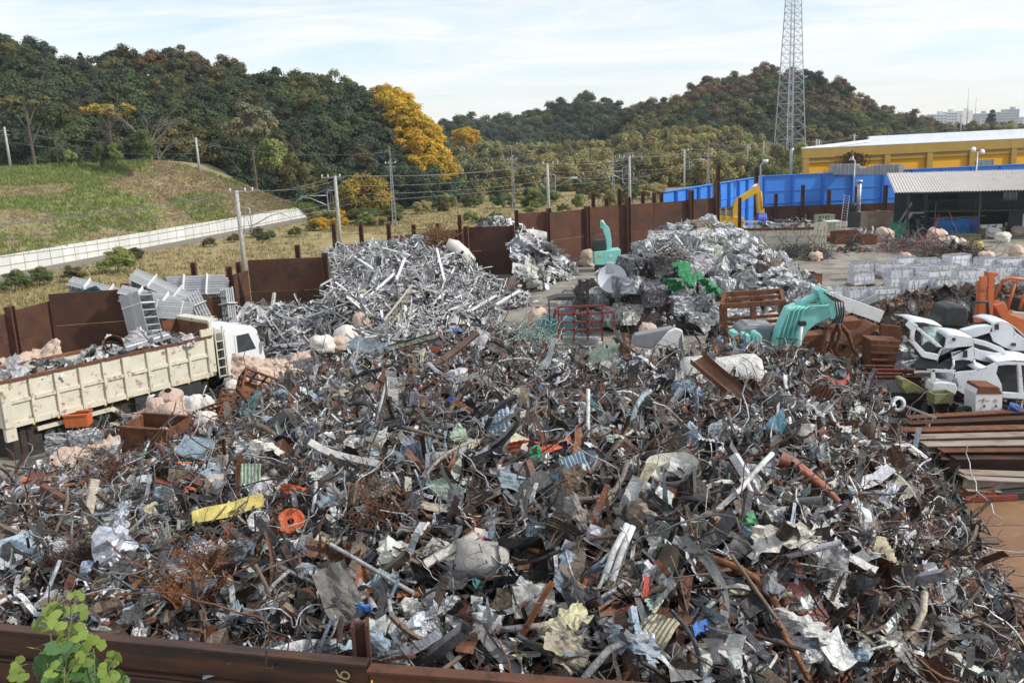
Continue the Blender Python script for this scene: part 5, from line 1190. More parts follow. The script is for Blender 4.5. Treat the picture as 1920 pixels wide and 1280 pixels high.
for s in (-1, 1):
    y = s*1.135
    dr = MB().add([(9.18, y, 1.15), (9.18, y, 2.62), (9.9, y, 2.62), (10.25, y, 1.75), (10.28, y, 1.1), (9.95, y, 1.1), (9.7, y, 1.15)], [tuple(range(7)) if s < 0 else tuple(range(6, -1, -1))]).build('door', m_white, cb, solid=.02)
    yy = s*1.155; MB().add([(9.27, yy, 1.85), (9.27, yy, 2.56), (9.86, yy, 2.56), (10.15, yy, 1.85)], [(0, 1, 2, 3)]).build('side_window', m_glass, cb, solid=.012)
    MB().span((9.22, s*1.15-.015, 1.32), (9.32, s*1.15+.015, 1.52)).build('door_handle', m_black, cb)
    MB().tube([(10.3, s*1.12, 2.45), (10.55, s*1.4, 2.4), (10.55, s*1.4, 1.95)], .02, 6).build('mirror_arm', m_black, cb); MB().box((10.55, s*1.42, 2.1), (.1, .2, .42)).build('mirror', m_black, cb, bevel=.02)
    MB().span((9.75, s*1.05-.1, .62), (10.3, s*1.05+.12, 1.0)).build('step_panel', m_white, cb, bevel=.03)
MB().add([(10.13, -1.0, 2.6), (10.13, 1.0, 2.6), (10.56, 1.04, 1.75), (10.56, -1.04, 1.75)], [(0, 1, 2, 3)]).build('windscreen', m_glass, cb, solid=.02)
MB().span((10.58, -1.1, .5), (10.75, 1.1, .85)).build('bumper', m_white, TK, bevel=.04)
MB().span((8.35, -1.0, .9), (8.7, 1.0, 2.4)).build('air_stack', m_dark, TK)
# load in the bed
TL = Heap([TK.matrix_basis @ Vector(v) for v in [(.2, 0, 2.2), (.2, -1, 2.4), (.2, 1, 2.3), (2, 0, 2.6), (2, -1, 2.55), (4, 0, 2.75), (4, -1, 2.75), (5, 0, 2.95), (5, -1, 2.95), (6.5, 0, 2.8), (6.5, -1, 2.75), (8, 0, 2.5), (8, -1, 2.5), (4, 1, 2.4), (6.5, 1, 2.4), (8, 1, 2.3)]], .01)
TKi = TK.matrix_basis.inverted()
def in_bed(x, y): q = TKi @ Vector((x, y, 0)); return .15 < q.x < 7.9 and abs(q.y) < 1.0
TBOX = (-18.5, -11, 28.5, 37)
TL.base('truck_load_core', TBOX, (46, 46), -.15, 3.2, 'dark base painting the shade under the truck bed load', inside=in_bed)
fill(TL, 'truck_load_fragments', 'countless aluminium scraps lying in the truck bed', 420, TBOX, ALU+[('dark grey', 10), ('dirty white', 8)], [('metal_sheet', 30), ('metal_strip', 20), ('channel_bar', 16), ('foil_scrap', 14), ('chip', 20)], .34, in_bed, near=False, flat=.5, depth=(-.1, .1))
place_singles(TL, TBOX, in_bed, [('metal_sheet', 26, .62, 'crumpled', 'aluminium sheet', ALU), ('channel_bar', 14, .9, 'loose', 'channel', ALU), ('foil_scrap', 8, .5, 'scrunched', 'foil lump', ALU)], 'scrap loaded in the truck bed', 'aluminium', 'in the truck bed')
q = TK.matrix_basis @ Vector((5.7, -.5, 2.98)); o = MB().box((0, 0, 0), (1.9, .5, .22), taper=.9).build('roof_box', m_galv, bevel=.04); o.location = q; o.rotation_euler = (.1, -.12, TK.rotation_euler.z-.15); tag(o, 'long pale metal tray on top of the truck load', 'tray')
q = TK.matrix_basis @ Vector((4.5, -.3, 3.0)); o = MB().lathe([(.36, -.5), (.38, -.3), (.36, 0), (.38, .3), (.35, .5), (.33, .5), (.33, -.5)], 16).build('drum', m_rust); o.location = q; o.rotation_euler = (1.2, .3, .4); tag(o, 'brown open drum lying on the truck load', 'drum')

# ---- bags
BAG = []
for s in range(6):       # woven sacks: squarish, sagging, pleated towards a loosely gathered top
    b = MB(); g2 = random.Random(700+s); tall = .78+.09*s; tabr = [(0, .86), (.12, 1.0), (.35, 1.05), (.6, 1.0), (.75, .9), (.86, .70), (.94, .42), (.98, .26), (1.0, .30)]; lean = (g2.uniform(-.12, .12), g2.uniform(-.12, .12)); ph = [g2.uniform(0, 6) for _ in range(5)]
    def fb(u, v, s=s, tall=tall, ph=ph, lean=lean):
        a = u*6.2832; c, sn = math.cos(a), math.sin(a); sq = (abs(c)**2.6+abs(sn)**2.6)**(-1/2.6)
        pl = (.006+.13*max(0, v-.62))*(.5*math.sin(a*7+ph[0])+.8*math.sin(a*13+ph[1]+v*5)+.5*math.sin(a*23+ph[2]))
        sagf = .035*math.sin(v*16+ph[3]+1.5*math.sin(a*2+ph[4]))*(1-v)
        r = .5*sq*interp(tabr, v)*(1+pl)+sagf; p = Vector((r*c+lean[0]*v*v, r*sn+lean[1]*v*v, (v if v < .97 else v-.03)*tall)); p += wob(p, 2.2, .10, s+2)+wob(p, 6.0, .03, s+4)+wob(p, 13, .014, s+5); p.z = max(p.z, -.02); return p
    b.grid(fb, 72, 26); BAG.append(b.mesh('bulk_bag'))
SHEETB = []
for s in range(3):
    b = MB(); b.grid(lambda u, v: ((u-.5)*1.6+.1*mnoise.noise(Vector((u*4, v*4, s))), (v-.5)*1.1, .30*mnoise.noise(Vector((u*2.5+s*4, v*2.5, 1)))+.22*abs(mnoise.noise(Vector((u*6, v*6+s, 3))))+.13*abs(mnoise.noise(Vector((u*12+v*4, v*7, s))))+.05*mnoise.noise(Vector((u*22, v*22, s)))), 40, 28); SHEETB.append(b.mesh('folded_bag'))
m_bagp = pmat('pink_woven_bag', (.53, .40, .32), (.46, .35, .28), 3, .85, 0, .3, 12, objvar=.12)
def bag(px, py, z, s, label, mat=None, k=None, rz=None, sz=1.0, group=None, tilt=(0, 0)):
    s *= .72 if py > 730 else .86
    p = at(px, py, z); i = random.randrange(6) if k is None else k; me = BAG[i]
    o = bpy.data.objects.new('bulk_bag', me.copy()); COL.objects.link(o); o.data.materials.append(mat or m_bagp); o.location = p; o.scale = (s, s, s*sz); o.rotation_euler = (tilt[0], tilt[1], random.uniform(0, 6) if rz is None else rz); return tag(o, label, 'bag', group)
def flatbag(px, py, z, s, label, mat=None, rot=(0, 0, 0), k=0, sy=1.0):
    o = bpy.data.objects.new('empty_bag', SHEETB[k].copy()); COL.objects.link(o); o.data.materials.append(mat or m_bagp); o.location = at(px, py, z); o.scale = (s, s*sy, s); o.rotation_euler = rot; return tag(o, label, 'bag')
bag(607, 660, .5, 1.25, 'grey white full bag leftmost of the bag row beside the profile heap', m_bagw); bag(636, 656, .5, 1.0, 'narrow pinkish bag second in the row beside the profile heap'); bag(652, 652, .5, 1.25, 'off white bag with yellow inside third in the row', m_bagw, tilt=(.1, .1))
bag(648, 618, .7, 1.25, 'pink bag lying behind the row of white bags', tilt=(1.2, .2)); bag(684, 635, .6, 1.15, 'tall peach bag at the right end of the bag row', sz=1.15)
flatbag(492, 700, 1.25, 1.5, 'large draped pink sack over the rusty bin by the truck cab', rot=(.9, .1, .2), k=0, sy=.9); flatbag(525, 718, 1.1, 1.1, 'pink sack hanging down beside the rusty frame', rot=(1.25, .2, .5), k=1)
for i, (px, py, z, s, lab, mt) in enumerate([(268, 800, .6, 1.0, 'pinkish bag at the left of the bag pile by the truck', None), (300, 792, .9, 1.2, 'crumpled tan bag in the middle of the bag pile by the truck', None), (335, 795, .9, 1.35, 'large tan bag with ties in the bag pile by the truck', None), (372, 790, .9, 1.2, 'pale sack at the right of the bag pile by the truck', m_bagw), (325, 758, 1.5, 1.0, 'brown bag topmost of the pile by the truck', None), (292, 765, 1.3, .8, 'white plastic sack on the bag pile by the truck', m_bagw), (388, 818, 1.4, 1.0, 'white round sack right of the rusty box', m_bagw), (238, 858, .9, 1.1, 'beige bag left of the rusty box', m_bagw), (390, 775, 1.1, .9, 'white torn plastic sack above the rusty crates', m_bagw), (440, 735, .9, .7, 'small pale bag near the truck cab', m_bagw)]):
    bag(px, py, z, s, lab, mt, tilt=(random.uniform(-.4, .4), random.uniform(-.4, .4)))
flatbag(170, 856, .9, 1.3, 'peach coloured flattened sack at the left edge of the heap', rot=(.2, 0, .3), k=2); flatbag(60, 672, 1.2, 1.6, 'pink tarpaulin bundle in the leftmost bay', rot=(.3, -.2, .4), k=1)
for px, py, s, lab, mt in [(1656, 452, 1.7, 'large pink bag before the incinerator', None), (1655, 428, 1.3, 'pink bag resting on the large pink bag', None), (1755, 455, 1.8, 'pinkish heap of bags left of the tarpaulin hut', None), (1785, 472, 1.3, 'white sack lying in front of the tarpaulin hut', m_bagw), (1805, 470, 1.1, 'grey white sack right of the white sack', m_bagw), (1862, 446, 1.4, 'white sack behind the planter', m_bagw), (1880, 454, 1.3, 'white sack at the right end by the planter', m_bagw), (1908, 440, 1.2, 'pale tan sack at the right edge of the shed', None), (1099, 499, 1.4, 'tan bag at the foot of the dark wall by the small excavator', None), (967, 543, 1.1, 'peach bag at the foot of the tall partition', None), (1530, 488, 1.0, 'pink bag at the end of the cream container', None), (1695, 497, 1.0, 'beige sack behind the battery stacks', None), (1850, 492, 1.2, 'peach sack behind the battery stacks at right', None), (1905, 487, 1.1, 'tan sack at the right edge behind the stacks', None), (1215, 638, 1.1, 'open tan bulk bag in front of the bales', None), (1010, 612, 1.2, 'peach open bag left of the dark forklift', None)]:
    bag(px, py, 0, s, lab, mt, tilt=(random.uniform(-.15, .15), random.uniform(-.15, .15)))
bag(1832, 468, 0, .9, 'yellow sack in front of the hut', pmat('yellow_sack', (.45, .38, .12), (.38, .32, .10), 3, .8, 0, .3, 20))
# long white tube bag on the profile heap
a = [atY(px, py, 57) for px, py in ((838, 455), (852, 462), (868, 478), (884, 494))]
tag(MB().tube(a, [.30, .46, .5, .42], 14).build('tube_bag', m_bagw), 'long white tube bag slumped on top of the profile heap', 'bag')

# ---- rusty boxes and frames near the truck
def open_box(name, loc, d, mat, label, rot, cat='bin', th=.05, lip=True):
    t = empty(name, loc, rot=rot, label=label, cat=cat); x, y, z = d
    MB().span((-x/2, -y/2, 0), (x/2, y/2, th)).build('floor', mat, t)
    for s in (-1, 1):
        MB().span((-x/2, s*y/2-th/2, th), (x/2, s*y/2+th/2, z)).build('side', mat, t); MB().span((s*x/2-th/2, -y/2+th/2, th), (s*x/2+th/2, y/2-th/2, z)).build('end', mat, t)
        if lip: MB().span((-x/2-.03, s*y/2-.05, z), (x/2+.03, s*y/2+.05, z+.05)).build('lip', mat, t)
    return t
open_box('rusty_box', at(298, 868, 1.25), (1.45, 1.15, 1.25), m_rust, 'open rusty steel box holding pink bags beside the heap', (.03, .05, -.2))
bag(305, 832, 1.9, .85, 'peach bag inside the open rusty box')
open_box('orange_crate', at(149, 797, .75), (.75, .55, .42), m_orange, 'small orange plastic crate of parts below the truck bed', (0, 0, .1), cat='crate', th=.03)
open_box('steel_tray', at(540, 712, .75), (2.6, 1.1, .8), m_grey, 'grey steel skip with rusty rim beside the truck cab', (.0, -.12, .35))
flatbag(540, 680, 1.5, 1.2, 'orange tinted plastic sheets in the grey skip', rot=(.1, -.1, .3), k=2, sy=.6)
def cage(name, loc, d, n, mat, label, rot, cat='crate', r=.03):
    """mesh-sided steel crate"""
    t = empty(name, loc, rot=rot, label=label, cat=cat); x, y, z = d
    for s in (-1, 1):
        for nm, fx in (('side_mesh', 0), ('end_mesh', 1)):
            b = MB(); L_ = y if fx else x
            for k in range(n+1):
                q = -L_/2+L_*k/n; a_ = (s*x/2, q) if fx else (q, s*y/2); b.bar((*a_, 0), (*a_, z), r)
            for k in range(n-1):
                zz = z*k/(n-2); p0, p1 = ((s*x/2, -y/2, zz), (s*x/2, y/2, zz)) if fx else ((-x/2, s*y/2, zz), (x/2, s*y/2, zz)); b.bar(p0, p1, r)
            b.build(nm, mat, t)
    MB().span((-x/2, -y/2, -.03), (x/2, y/2, 0)).build('floor', mat, t); return t
cage('mesh_crate', at(452, 792, 1.35), (1.5, 1.1, .9), 7, m_rustor, 'orange rusty grid crate lying tipped below the truck cab', (-.55, .25, .3), r=.05)
cage('mesh_crate', at(415, 812, 1.2), (1.4, 1.0, .8), 7, m_rust, 'rusty slatted crate leaning beside the bag pile', (.6, -.35, -.4), r=.05)
cage('mesh_crate', at(482, 748, 1.1), (1.6, 1.2, .7), 4, m_rust, 'dark rusty frame box tipped on edge by the cab', (.7, .5, .4), r=.07)
o = flatbag(470, 800, 2.1, .95, 'dark teal tarpaulin bundle right of the rusty crates', pmat('teal_tarp', (.03, .13, .15), (.05, .17, .16), 3, .6, 0, .3, 8), rot=(1.0, .2, .4), k=1)

# ---- bundles of aluminium ladders
def ladder_mesh(l, w_, n, rail=.10, th=.03):
    b = MB()
    for s in (-1, 1): b.span((-l/2, s*w_/2-th/2, -rail/2), (l/2, s*w_/2+th/2, rail/2))
    for k in range(n): x = -l/2+l*(k+.5)/n; b.span((x-.03, -w_/2+th/2, -rail*.3), (x+.03, w_/2-th/2, rail*.3))
    return b.mesh('ladder')
m_lad = pmat('dull_aluminium', (.40, .41, .42), (.32, .33, .34), 4, .5, .4, .08, 20, objvar=.15)
LM = ladder_mesh(3.6, .55, 9, .13)
LM2 = ladder_mesh(2.6, .95, 7, .12)
def ladder_bundle(px, py, Y, rot, n, label, me=LM, step=.14, sc=1.0):
    p = atY(px, py, Y); t = empty('ladder_bundle', p, rot=rot, label=label, cat='ladders', group='ladder bundles in the bay behind the truck')
    for k in range(n):
        o = mesh_obj('ladder', me, m_lad, t); o.location = (random.uniform(-.04, .04), 0, (k-n/2)*step); o.scale = (sc, sc, sc)
    for x in (-.7, .7): MB().span((x*sc-.02, -.5*sc, -n/2*step-.08), (x*sc+.02, .5*sc, n/2*step-.02)).build('strap', m_white, t)
def dirrot(a, roll, Y=50):
    """long axis along the picture direction a (radians, + up), rolled about it"""
    x = (_RT*math.cos(a)+_UP*math.sin(a)).normalized(); z = (Vector((0, 0, 1))-x*x.z).normalized(); y = z.cross(x)
    return (Matrix((x, y, z)).transposed() @ Matrix.Rotation(roll, 3, 'X')).to_euler()
ladder_bundle(310, 545, 46, dirrot(-.42, -.95), 6, 'upper bundle of grey ladders tilted down to the right', sc=1.0)
ladder_bundle(288, 562, 45, dirrot(-.22, -1.1), 5, 'lower bundle of ladders tipped behind the partition post', sc=.95)
ladder_bundle(188, 545, 47.5, dirrot(-.25, -1.0), 5, 'bundle of ladders showing over the partition on the left', sc=.9)
ladder_bundle(370, 535, 49, dirrot(.04, -.5), 8, 'flat stack of aluminium ladders lying level in the bay', sc=.9)
ladder_bundle(268, 598, 43.5, dirrot(-1.32, -.5), 9, 'upright stack of ladders beside the partition post', LM2, .13)
ladder_bundle(322, 585, 44.5, dirrot(-.06, -.6), 8, 'level stack of ladders in the middle of the bay', LM2, .12, .9)
ladder_bundle(382, 585, 45, dirrot(-1.1, -.9), 5, 'steep bundle of step ladders with green ends', sc=.62)
ladder_bundle(428, 588, 46, dirrot(-1.45, .9), 4, 'narrow perforated bundle standing upright by the post', sc=.75)
p = atY(160, 555, 46.8); o = mesh_obj('corrugated_sheet', pmesh(PR['corrugated_sheet'][0]), None); o.location = p; o.rotation_euler = dirrot(.3, -.7); o.scale = (1.8, 1.6, 1.4); o.color = (.13, .36, .50, .0); tag(o, 'light blue corrugated sheet over the partition left of the ladders', 'sheet')

# ---- dark forklift behind the red frame
Yk = 45.0; p0 = at(1060, 630, 0); FK = empty('forklift', p0, label='teal forklift with black mast and roof behind the red frame', cat='forklift')
m_ftl = pmat('dark_teal_paint', (.035, .16, .19), (.03, .12, .15), 2, .5, 0, .05)
sl('body', [(1012, 632), (1012, 606), (1022, 598), (1078, 600), (1095, 612), (1095, 636)], Yk, 1.1, m_ftl, FK, .05)
sl('counterweight', [(1006, 634), (1007, 612), (1016, 606), (1016, 634)], Yk+.1, .9, m_ftl, FK, .04)
sl('roof', [(1027, 563), (1048, 557), (1078, 556), (1074, 563)], Yk, 1.1, m_dark, FK)
for a, c in (((1029, 562), (1031, 606)), ((1072, 562), (1086, 606))):
    for dy in (0.02, 1.0): barw('roof_post', atY(*a, Yk+dy), atY(*c, Yk+dy), .07, .07, m_dark, FK)
for x in (1087, 1101):
    for dy in (0, .75): barw('mast_rail', atY(x, 524, Yk+dy), atY(x+1, 640, Yk+dy), .13, .16, m_black, FK)
for y in (530, 560, 600): barw('mast_crossbar', atY(1087, y, Yk+.4), atY(1102, y, Yk+.4), .1, .12, m_black, FK)
barw('seat', atY(1040, 598, Yk+.5), atY(1056, 598, Yk+.5), .5, .14, m_frame_red, FK); barw('seat_back', atY(1038, 596, Yk+.5), atY(1042, 580, Yk+.5), .5, .1, m_frame_red, FK)
for x in (1025, 1080): wheel(FK, atY(x, 636, Yk-.05)-p0, .33)
for dy in (.1, .6): barw('fork', atY(1102, 640, Yk+dy), atY(1140, 642, Yk+dy), .1, .05, m_black, FK)

# ---- red oxide stillage frame
RF = empty('stillage', at(1090, 645, 0), label='red painted steel grid frame standing at the top of the heap', cat='frame')
Yr = 41.5
for dy, nm in ((0, 'front_grid'), (1.3, 'rear_grid')):
    b = MB()
    if dy == 0:
        for x in (1047, 1076, 1102, 1129): b.bar(atY(x, 574+(1088-x)*.03, Yr), atY(x+(0), 640, Yr), .08)
        for y in (574, 588, 603, 618): b.bar(atY(1047, y+1.5, Yr), atY(1130, y-1.5, Yr), .08)
    else:
        for x in (1053, 1152): b.bar(atY(x, 585, Yr+.5), atY(x, 640, Yr+.5), .08)
        b.bar(atY(1053, 588, Yr+.5), atY(1152, 585, Yr+.5), .07)
    rel(b.build(nm, m_frame_red), RF)
barw('top_rail', atY(1130, 573, Yr), atY(1152, 586, Yr+.5), .08, .08, m_frame_red, RF)
for k in range(5):
    o = MB().bar(atY(1055, 632+k*3, Yr+.3+.15*k), atY(1122+8*(k % 2), 634+k*3, Yr+.4+.15*k), .14, .1).build('white_profile', m_white); tag(o, 'long cream profile lying inside the red grid frame', 'profile', 'profiles in the red grid frame')

# ---- brown rusty rack frame and what is in it
RK = empty('steel_rack', at(1410, 700, 0), label='large brown rusty rack frame left of the excavator boom', cat='rack'); Yq = 36.5
F4 = [(1353, 574), (1470, 566)]; Bk = [(1358, 552), (1464, 545)]
for (x, y), dy in ((F4[0], 0), (F4[1], 0), (Bk[0], 1.5), (Bk[1], 1.5)):
    barw('upright', atY(x, y, Yq+dy), atY(x+(4 if x < 1400 else 2), 690, Yq+dy), .18, .18, m_rust, RK)
for a, c, dy in ((F4[0], F4[1], 0), (Bk[0], Bk[1], 1.5)):
    barw('top_beam', atY(a[0]-2, a[1], Yq+dy), atY(c[0]+2, c[1], Yq+dy), .16, .2, m_rust, RK)
    for yy in (46, 56, 66): barw('lower_rail', atY(a[0]+2, a[1]+yy, Yq+dy), atY(c[0], c[1]+yy, Yq+dy), .1, .12, m_rust, RK)
for a, c in ((F4[0], Bk[0]), (F4[1], Bk[1])): barw('side_beam', atY(a[0], a[1], Yq), atY(c[0], c[1], Yq+1.5), .15, .18, m_rust, RK)
barw('centre_post', atY(1412, 570, Yq), atY(1414, 660, Yq), .2, .2, m_rust, RK); barw('centre_post', atY(1410, 549, Yq+1.5), atY(1412, 620, Yq+1.5), .18, .18, m_rust, RK)
barw('mid_beam', atY(1356, 562, Yq+.75), atY(1468, 555, Yq+.75), .12, .14, m_rust, RK)
for k, (px, py, s, mt) in enumerate([(1375, 640, 1.1, m_bagw), (1400, 640, 1.2, None), (1430, 640, 1.3, m_bagw), (1455, 635, 1.2, None), (1390, 622, 1.0, m_bagw), (1440, 618, 1.1, None)]):
    bag(px, py+10, 0.4, s, ['white', 'peach', 'cream', 'tan', 'pale', 'pinkish'][k]+' crumpled sack inside the brown rack frame', mt)

# ---- small trailer with a rusty panel
TP = empty('trailer', at(1320, 625, 0), label='small rusty panelled trailer in front of the bales', cat='trailer'); Yt = 46.5
sl('panel', [(1298, 612), (1297, 570), (1345, 570), (1347, 614)], Yt, .9, pmat('flaking_panel', (.36, .30, .24), (.27, .21, .16), 4, .85, 0, .2, stain=(.12, .05, .03), stain_amt=.5, stain_scale=3), TP); sl('rim', [(1295, 572), (1295, 562), (1350, 562), (1350, 572)], Yt-.05, 1.0, m_rust, TP)
wheel(TP, atY(1338, 607, Yt-.25)-world_loc(TP), .26, wd=.9, rimmat=m_galv)
barw('drawbar', atY(1337, 562, Yt-.4), atY(1353, 610, Yt-.6), .06, .06, m_white, TP)

# ---- teal grab excavator
EX = empty('excavator', at(1440, 720, 0), label='teal excavator with raised boom working behind the big heap', cat='excavator'); Ye = 34.5
hb = [(1451, 664), (1462, 618), (1480, 580), (1497, 573), (1512, 577), (1556, 574), (1560, 586), (1556, 597), (1530, 608), (1513, 622), (1505, 640), (1500, 664)]
bm = sl('boom', hb, Ye, .75, m_teal, EX, .04)
tip = sl('boom_tip', [(1532, 545), (1540, 540), (1552, 545), (1572, 580), (1574, 596), (1560, 600), (1548, 590), (1540, 566)], Ye+.02, .7, m_teal, EX, .03)
sl('hose_shade_sheet', [(1454, 664), (1464, 621), (1482, 583), (1511, 578), (1499, 602), (1491, 664)], Ye-.04, .03, pmat('teal_painted_shade', (.11, .36, .34), (.09, .30, .28), 3, .5, 0, .05), EX)  # added sheet in darker teal, painting the shade between the hoses
for k in range(5):
    x = 1453+k*8.5; rel(MB().tube([atY(x, 664, Ye-.12), atY(x+8, 622, Ye-.14), atY(x+20, 582, Ye-.14), atY(x+30, 574, Ye-.1)], .024, 6).build('hose', m_teal, None), EX)
for y in (634,): barw('hose_clamp', atY(1455, y, Ye-.16), atY(1497, y+3, Ye-.16), .05, .04, m_dark, EX)
tubew('cylinder', [atY(1497, 574, Ye+.3), atY(1506, 566, Ye+.3), atY(1535, 553, Ye+.3)], .16, m_teal, EX, 12); tubew('cylinder_rod', [atY(1488, 582, Ye+.3), atY(1500, 572, Ye+.3)], .07, m_galv, EX)
tubew('lift_cylinder', [atY(1496, 672, Ye-.25), atY(1503, 612, Ye-.25)], .06, m_white, EX, 10); tubew('cylinder_barrel', [atY(1492, 700, Ye-.25), atY(1495, 662, Ye-.25)], .10, m_teal, EX, 10)
rel(slab(MB(), [(1499, 603), (1512, 603), (1512, 611), (1499, 611)], Ye-.3, .2).build('pivot_block', m_black), EX)
tubew('pipe_run', [atY(1512, 577, Ye-.05), atY(1530, 574, Ye-.08), atY(1550, 573, Ye-.08), atY(1556, 568, Ye-.05)], .04, m_teal, EX)
sl('arm', [(1556, 585), (1572, 576), (1586, 575), (1584, 600), (1575, 612), (1562, 602)], Ye+.1, .5, m_grey, EX, .03)
for k in range(4): tubew('hydraulic_hose', [atY(1545+k*6, 548+k*3, Ye-.05), atY(1566+k*5, 566, Ye-.12), atY(1570+k*4, 590, Ye-.1), atY(1562+k*5, 606, Ye)], .03, m_black, EX, 6)
for k, (x0, x1) in enumerate(((1548, 1540), (1576, 1566), (1590, 1600), (1562, 1556))):
    tubew('grapple_tine', [atY(1566+k*3, 604, Ye+.2+.2*k), atY(x0, 625, Ye+.1+.25*k), atY(x1, 655, Ye+.1+.2*k), atY(x1+10, 672, Ye+.2)], [.10, .10, .07, .03], m_rust, EX, 7)
cab_ = sl('cab', [(1386, 665), (1388, 618), (1398, 613), (1450, 612), (1458, 620), (1457, 665)], Ye+.8, 1.3, m_grey, EX, .08)
sl('cab_roof', [(1398, 614), (1403, 608), (1450, 610), (1452, 615)], Ye+.85, 1.1, m_galv, EX, .03); sl('cab_window', [(1444, 660), (1446, 622), (1455, 624), (1455, 660)], Ye+.76, .05, m_glass, EX)
for poly in ([(1364, 664), (1374, 624), (1384, 622), (1388, 664)], [(1396, 664), (1396, 628), (1407, 628), (1408, 664)], [(1408, 666), (1416, 626), (1424, 624), (1430, 632), (1428, 668)]):
    sl('counterweight_block', poly, Ye-.05, .7, m_teal, EX, .04)
sl('rear_plate', [(1372, 668), (1374, 630), (1408, 630), (1410, 668)], Ye+.25, .5, m_teal, EX, .03); sl('step', [(1364, 672), (1364, 662), (1440, 662), (1440, 674)], Ye-.1, .8, m_teal, EX, .03)
tk = MB()
for dy in (.2, 2.0): slab(tk, [(1370, 720), (1378, 702), (1480, 700), (1490, 718), (1480, 735), (1378, 738)], Ye+dy, .55)
rel(tk.build('tracks', m_dark), EX)

# ---- small teal excavator at the far wall and the yellow one
E2 = empty('mini_excavator', at(1140, 503, 0), label='small teal excavator parked at the rusty wall', cat='excavator'); Y2 = 66.5
sl('house', [(1115, 497), (1114, 472), (1134, 470), (1164, 468), (1164, 497)], Y2, 1.5, m_teal, E2, .05); sl('cab', [(1111, 472), (1112, 453), (1116, 450), (1135, 450), (1137, 470)], Y2+.1, 1.2, m_dark, E2, .04); sl('cab_window', [(1117, 469), (1118, 456), (1134, 456), (1135, 468)], Y2+.05, .06, m_glass, E2)
sl('boom', [(1138, 470), (1136, 448), (1131, 432), (1128, 418), (1132, 416), (1143, 428), (1147, 452), (1146, 470)], Y2+.4, .4, m_teal, E2, .03); sl('arm', [(1126, 428), (1126, 414), (1131, 413), (1138, 424), (1134, 430)], Y2+.45, .3, m_teal, E2)
tubew('cylinder', [atY(1129, 413, Y2+.3), atY(1133, 421, Y2+.3)], .07, m_white, E2); sl('tracks', [(1118, 508), (1120, 496), (1160, 495), (1162, 508)], Y2+.1, 1.6, m_dark, E2)
for x in (1121, 1142): sl('panel_sticker', [(x, 482), (x, 478), (x+7, 478), (x+7, 482)], Y2-.02, .01, m_yellow if x < 1130 else m_white, E2)
E3 = empty('yellow_excavator', at(1372, 450, 0), label='yellow excavator with blue grab beside the blue fence', cat='excavator'); Y3 = 84.0
sl('house', [(1345, 424), (1345, 410), (1352, 404), (1395, 408), (1397, 424), (1394, 434), (1350, 434)], Y3, 2.2, m_yellow, E3, .06); sl('cab', [(1348, 408), (1349, 392), (1376, 389), (1376, 408)], Y3+.1, 1.4, m_dark, E3); 
for x in (1349, 1361, 1375): barw('cab_pillar', atY(x, 390, Y3), atY(x, 409, Y3), .14, .14, m_yellow, E3)
sl('cab_window', [(1351, 406), (1351, 395), (1373, 393), (1373, 406)], Y3+.05, .06, m_win, E3)
sl('boom', [(1374, 404), (1375, 386), (1382, 374), (1418, 350), (1420, 362), (1392, 378), (1384, 390), (1383, 404)], Y3+.4, .7, m_yellow, E3, .03)
sl('arm', [(1418, 350), (1422, 344), (1428, 366), (1431, 386), (1428, 398), (1422, 398), (1419, 372)], Y3+.45, .55, m_yellow, E3, .03); tubew('cylinder', [atY(1407, 354, Y3+.3), atY(1418, 346, Y3+.3)], .1, m_white, E3); tubew('bucket_cylinder', [atY(1427, 360, Y3+.3), atY(1429, 392, Y3+.3)], .09, m_yellow, E3)
sl('grab_head', [(1422, 400), (1422, 392), (1433, 391), (1434, 400)], Y3+.4, .7, m_yellow, E3, .02)
m_gb = pmat('blue_grab', (.03, .07, .42), (.02, .05, .32), 2, .5)
for k in range(4): tubew('grab_finger', [atY(1424+k*3, 400, Y3+.3+.2*k), atY(1421+k*4.5, 412, Y3+.1+.25*k), atY(1423+k*3.4, 426, Y3+.3+.15*k)], [.2, .26, .1], m_gb, E3, 8)
sl('tracks', [(1345, 448), (1348, 432), (1398, 430), (1400, 446)], Y3+.2, 2.2, m_dark, E3)

# ---- cream rusty container in the back yard
CT = empty('waste_container', at(1470, 472, 0), label='long cream rusty ribbed container full of scrap in the back yard', cat='container')
A_, B_ = at(1395, 474, 0), at(1549, 472, 0); d_ = (B_-A_); rz_ = math.atan2(d_.y, d_.x); ln_ = d_.length
CT.location = A_; CT.rotation_euler = (0, 0, rz_); hC = 2.0
MB().span((0, 0, .1), (ln_, .08, hC-.2)).build('front_side', m_cream, CT); MB().span((0, 2.2, .1), (ln_, 2.28, hC)).build('rear_side', m_cream, CT); MB().span((0, .08, .1), (ln_, 2.2, .2)).build('floor', m_dark, CT)
MB().span((-.05, -.06, hC-.2), (ln_-1.0, .12, hC)).build('top_rail', m_rust, CT); MB().span((ln_-.08, .08, .1), (ln_, 2.2, hC+.4)).build('end_wall', m_cream, CT); MB().add([(ln_-1.3, .04, hC), (ln_-.9, .04, hC+.35), (ln_, .04, hC+.45), (ln_, .04, hC-.2), (ln_-1.3, .04, hC-.2)], [(0, 1, 2, 3, 4)]).build('end_cheek', m_cream, CT, solid=.1)
for k in range(8): MB().span((k*ln_/7.6, -.1, .1), (k*ln_/7.6+.14, 0, hC-.22)).build('rib', m_cream, CT)
for z in (.7, 1.3): MB().span((.02, -.07, z), (ln_, -.002, z+.1)).build('side_rail', m_cream, CT)
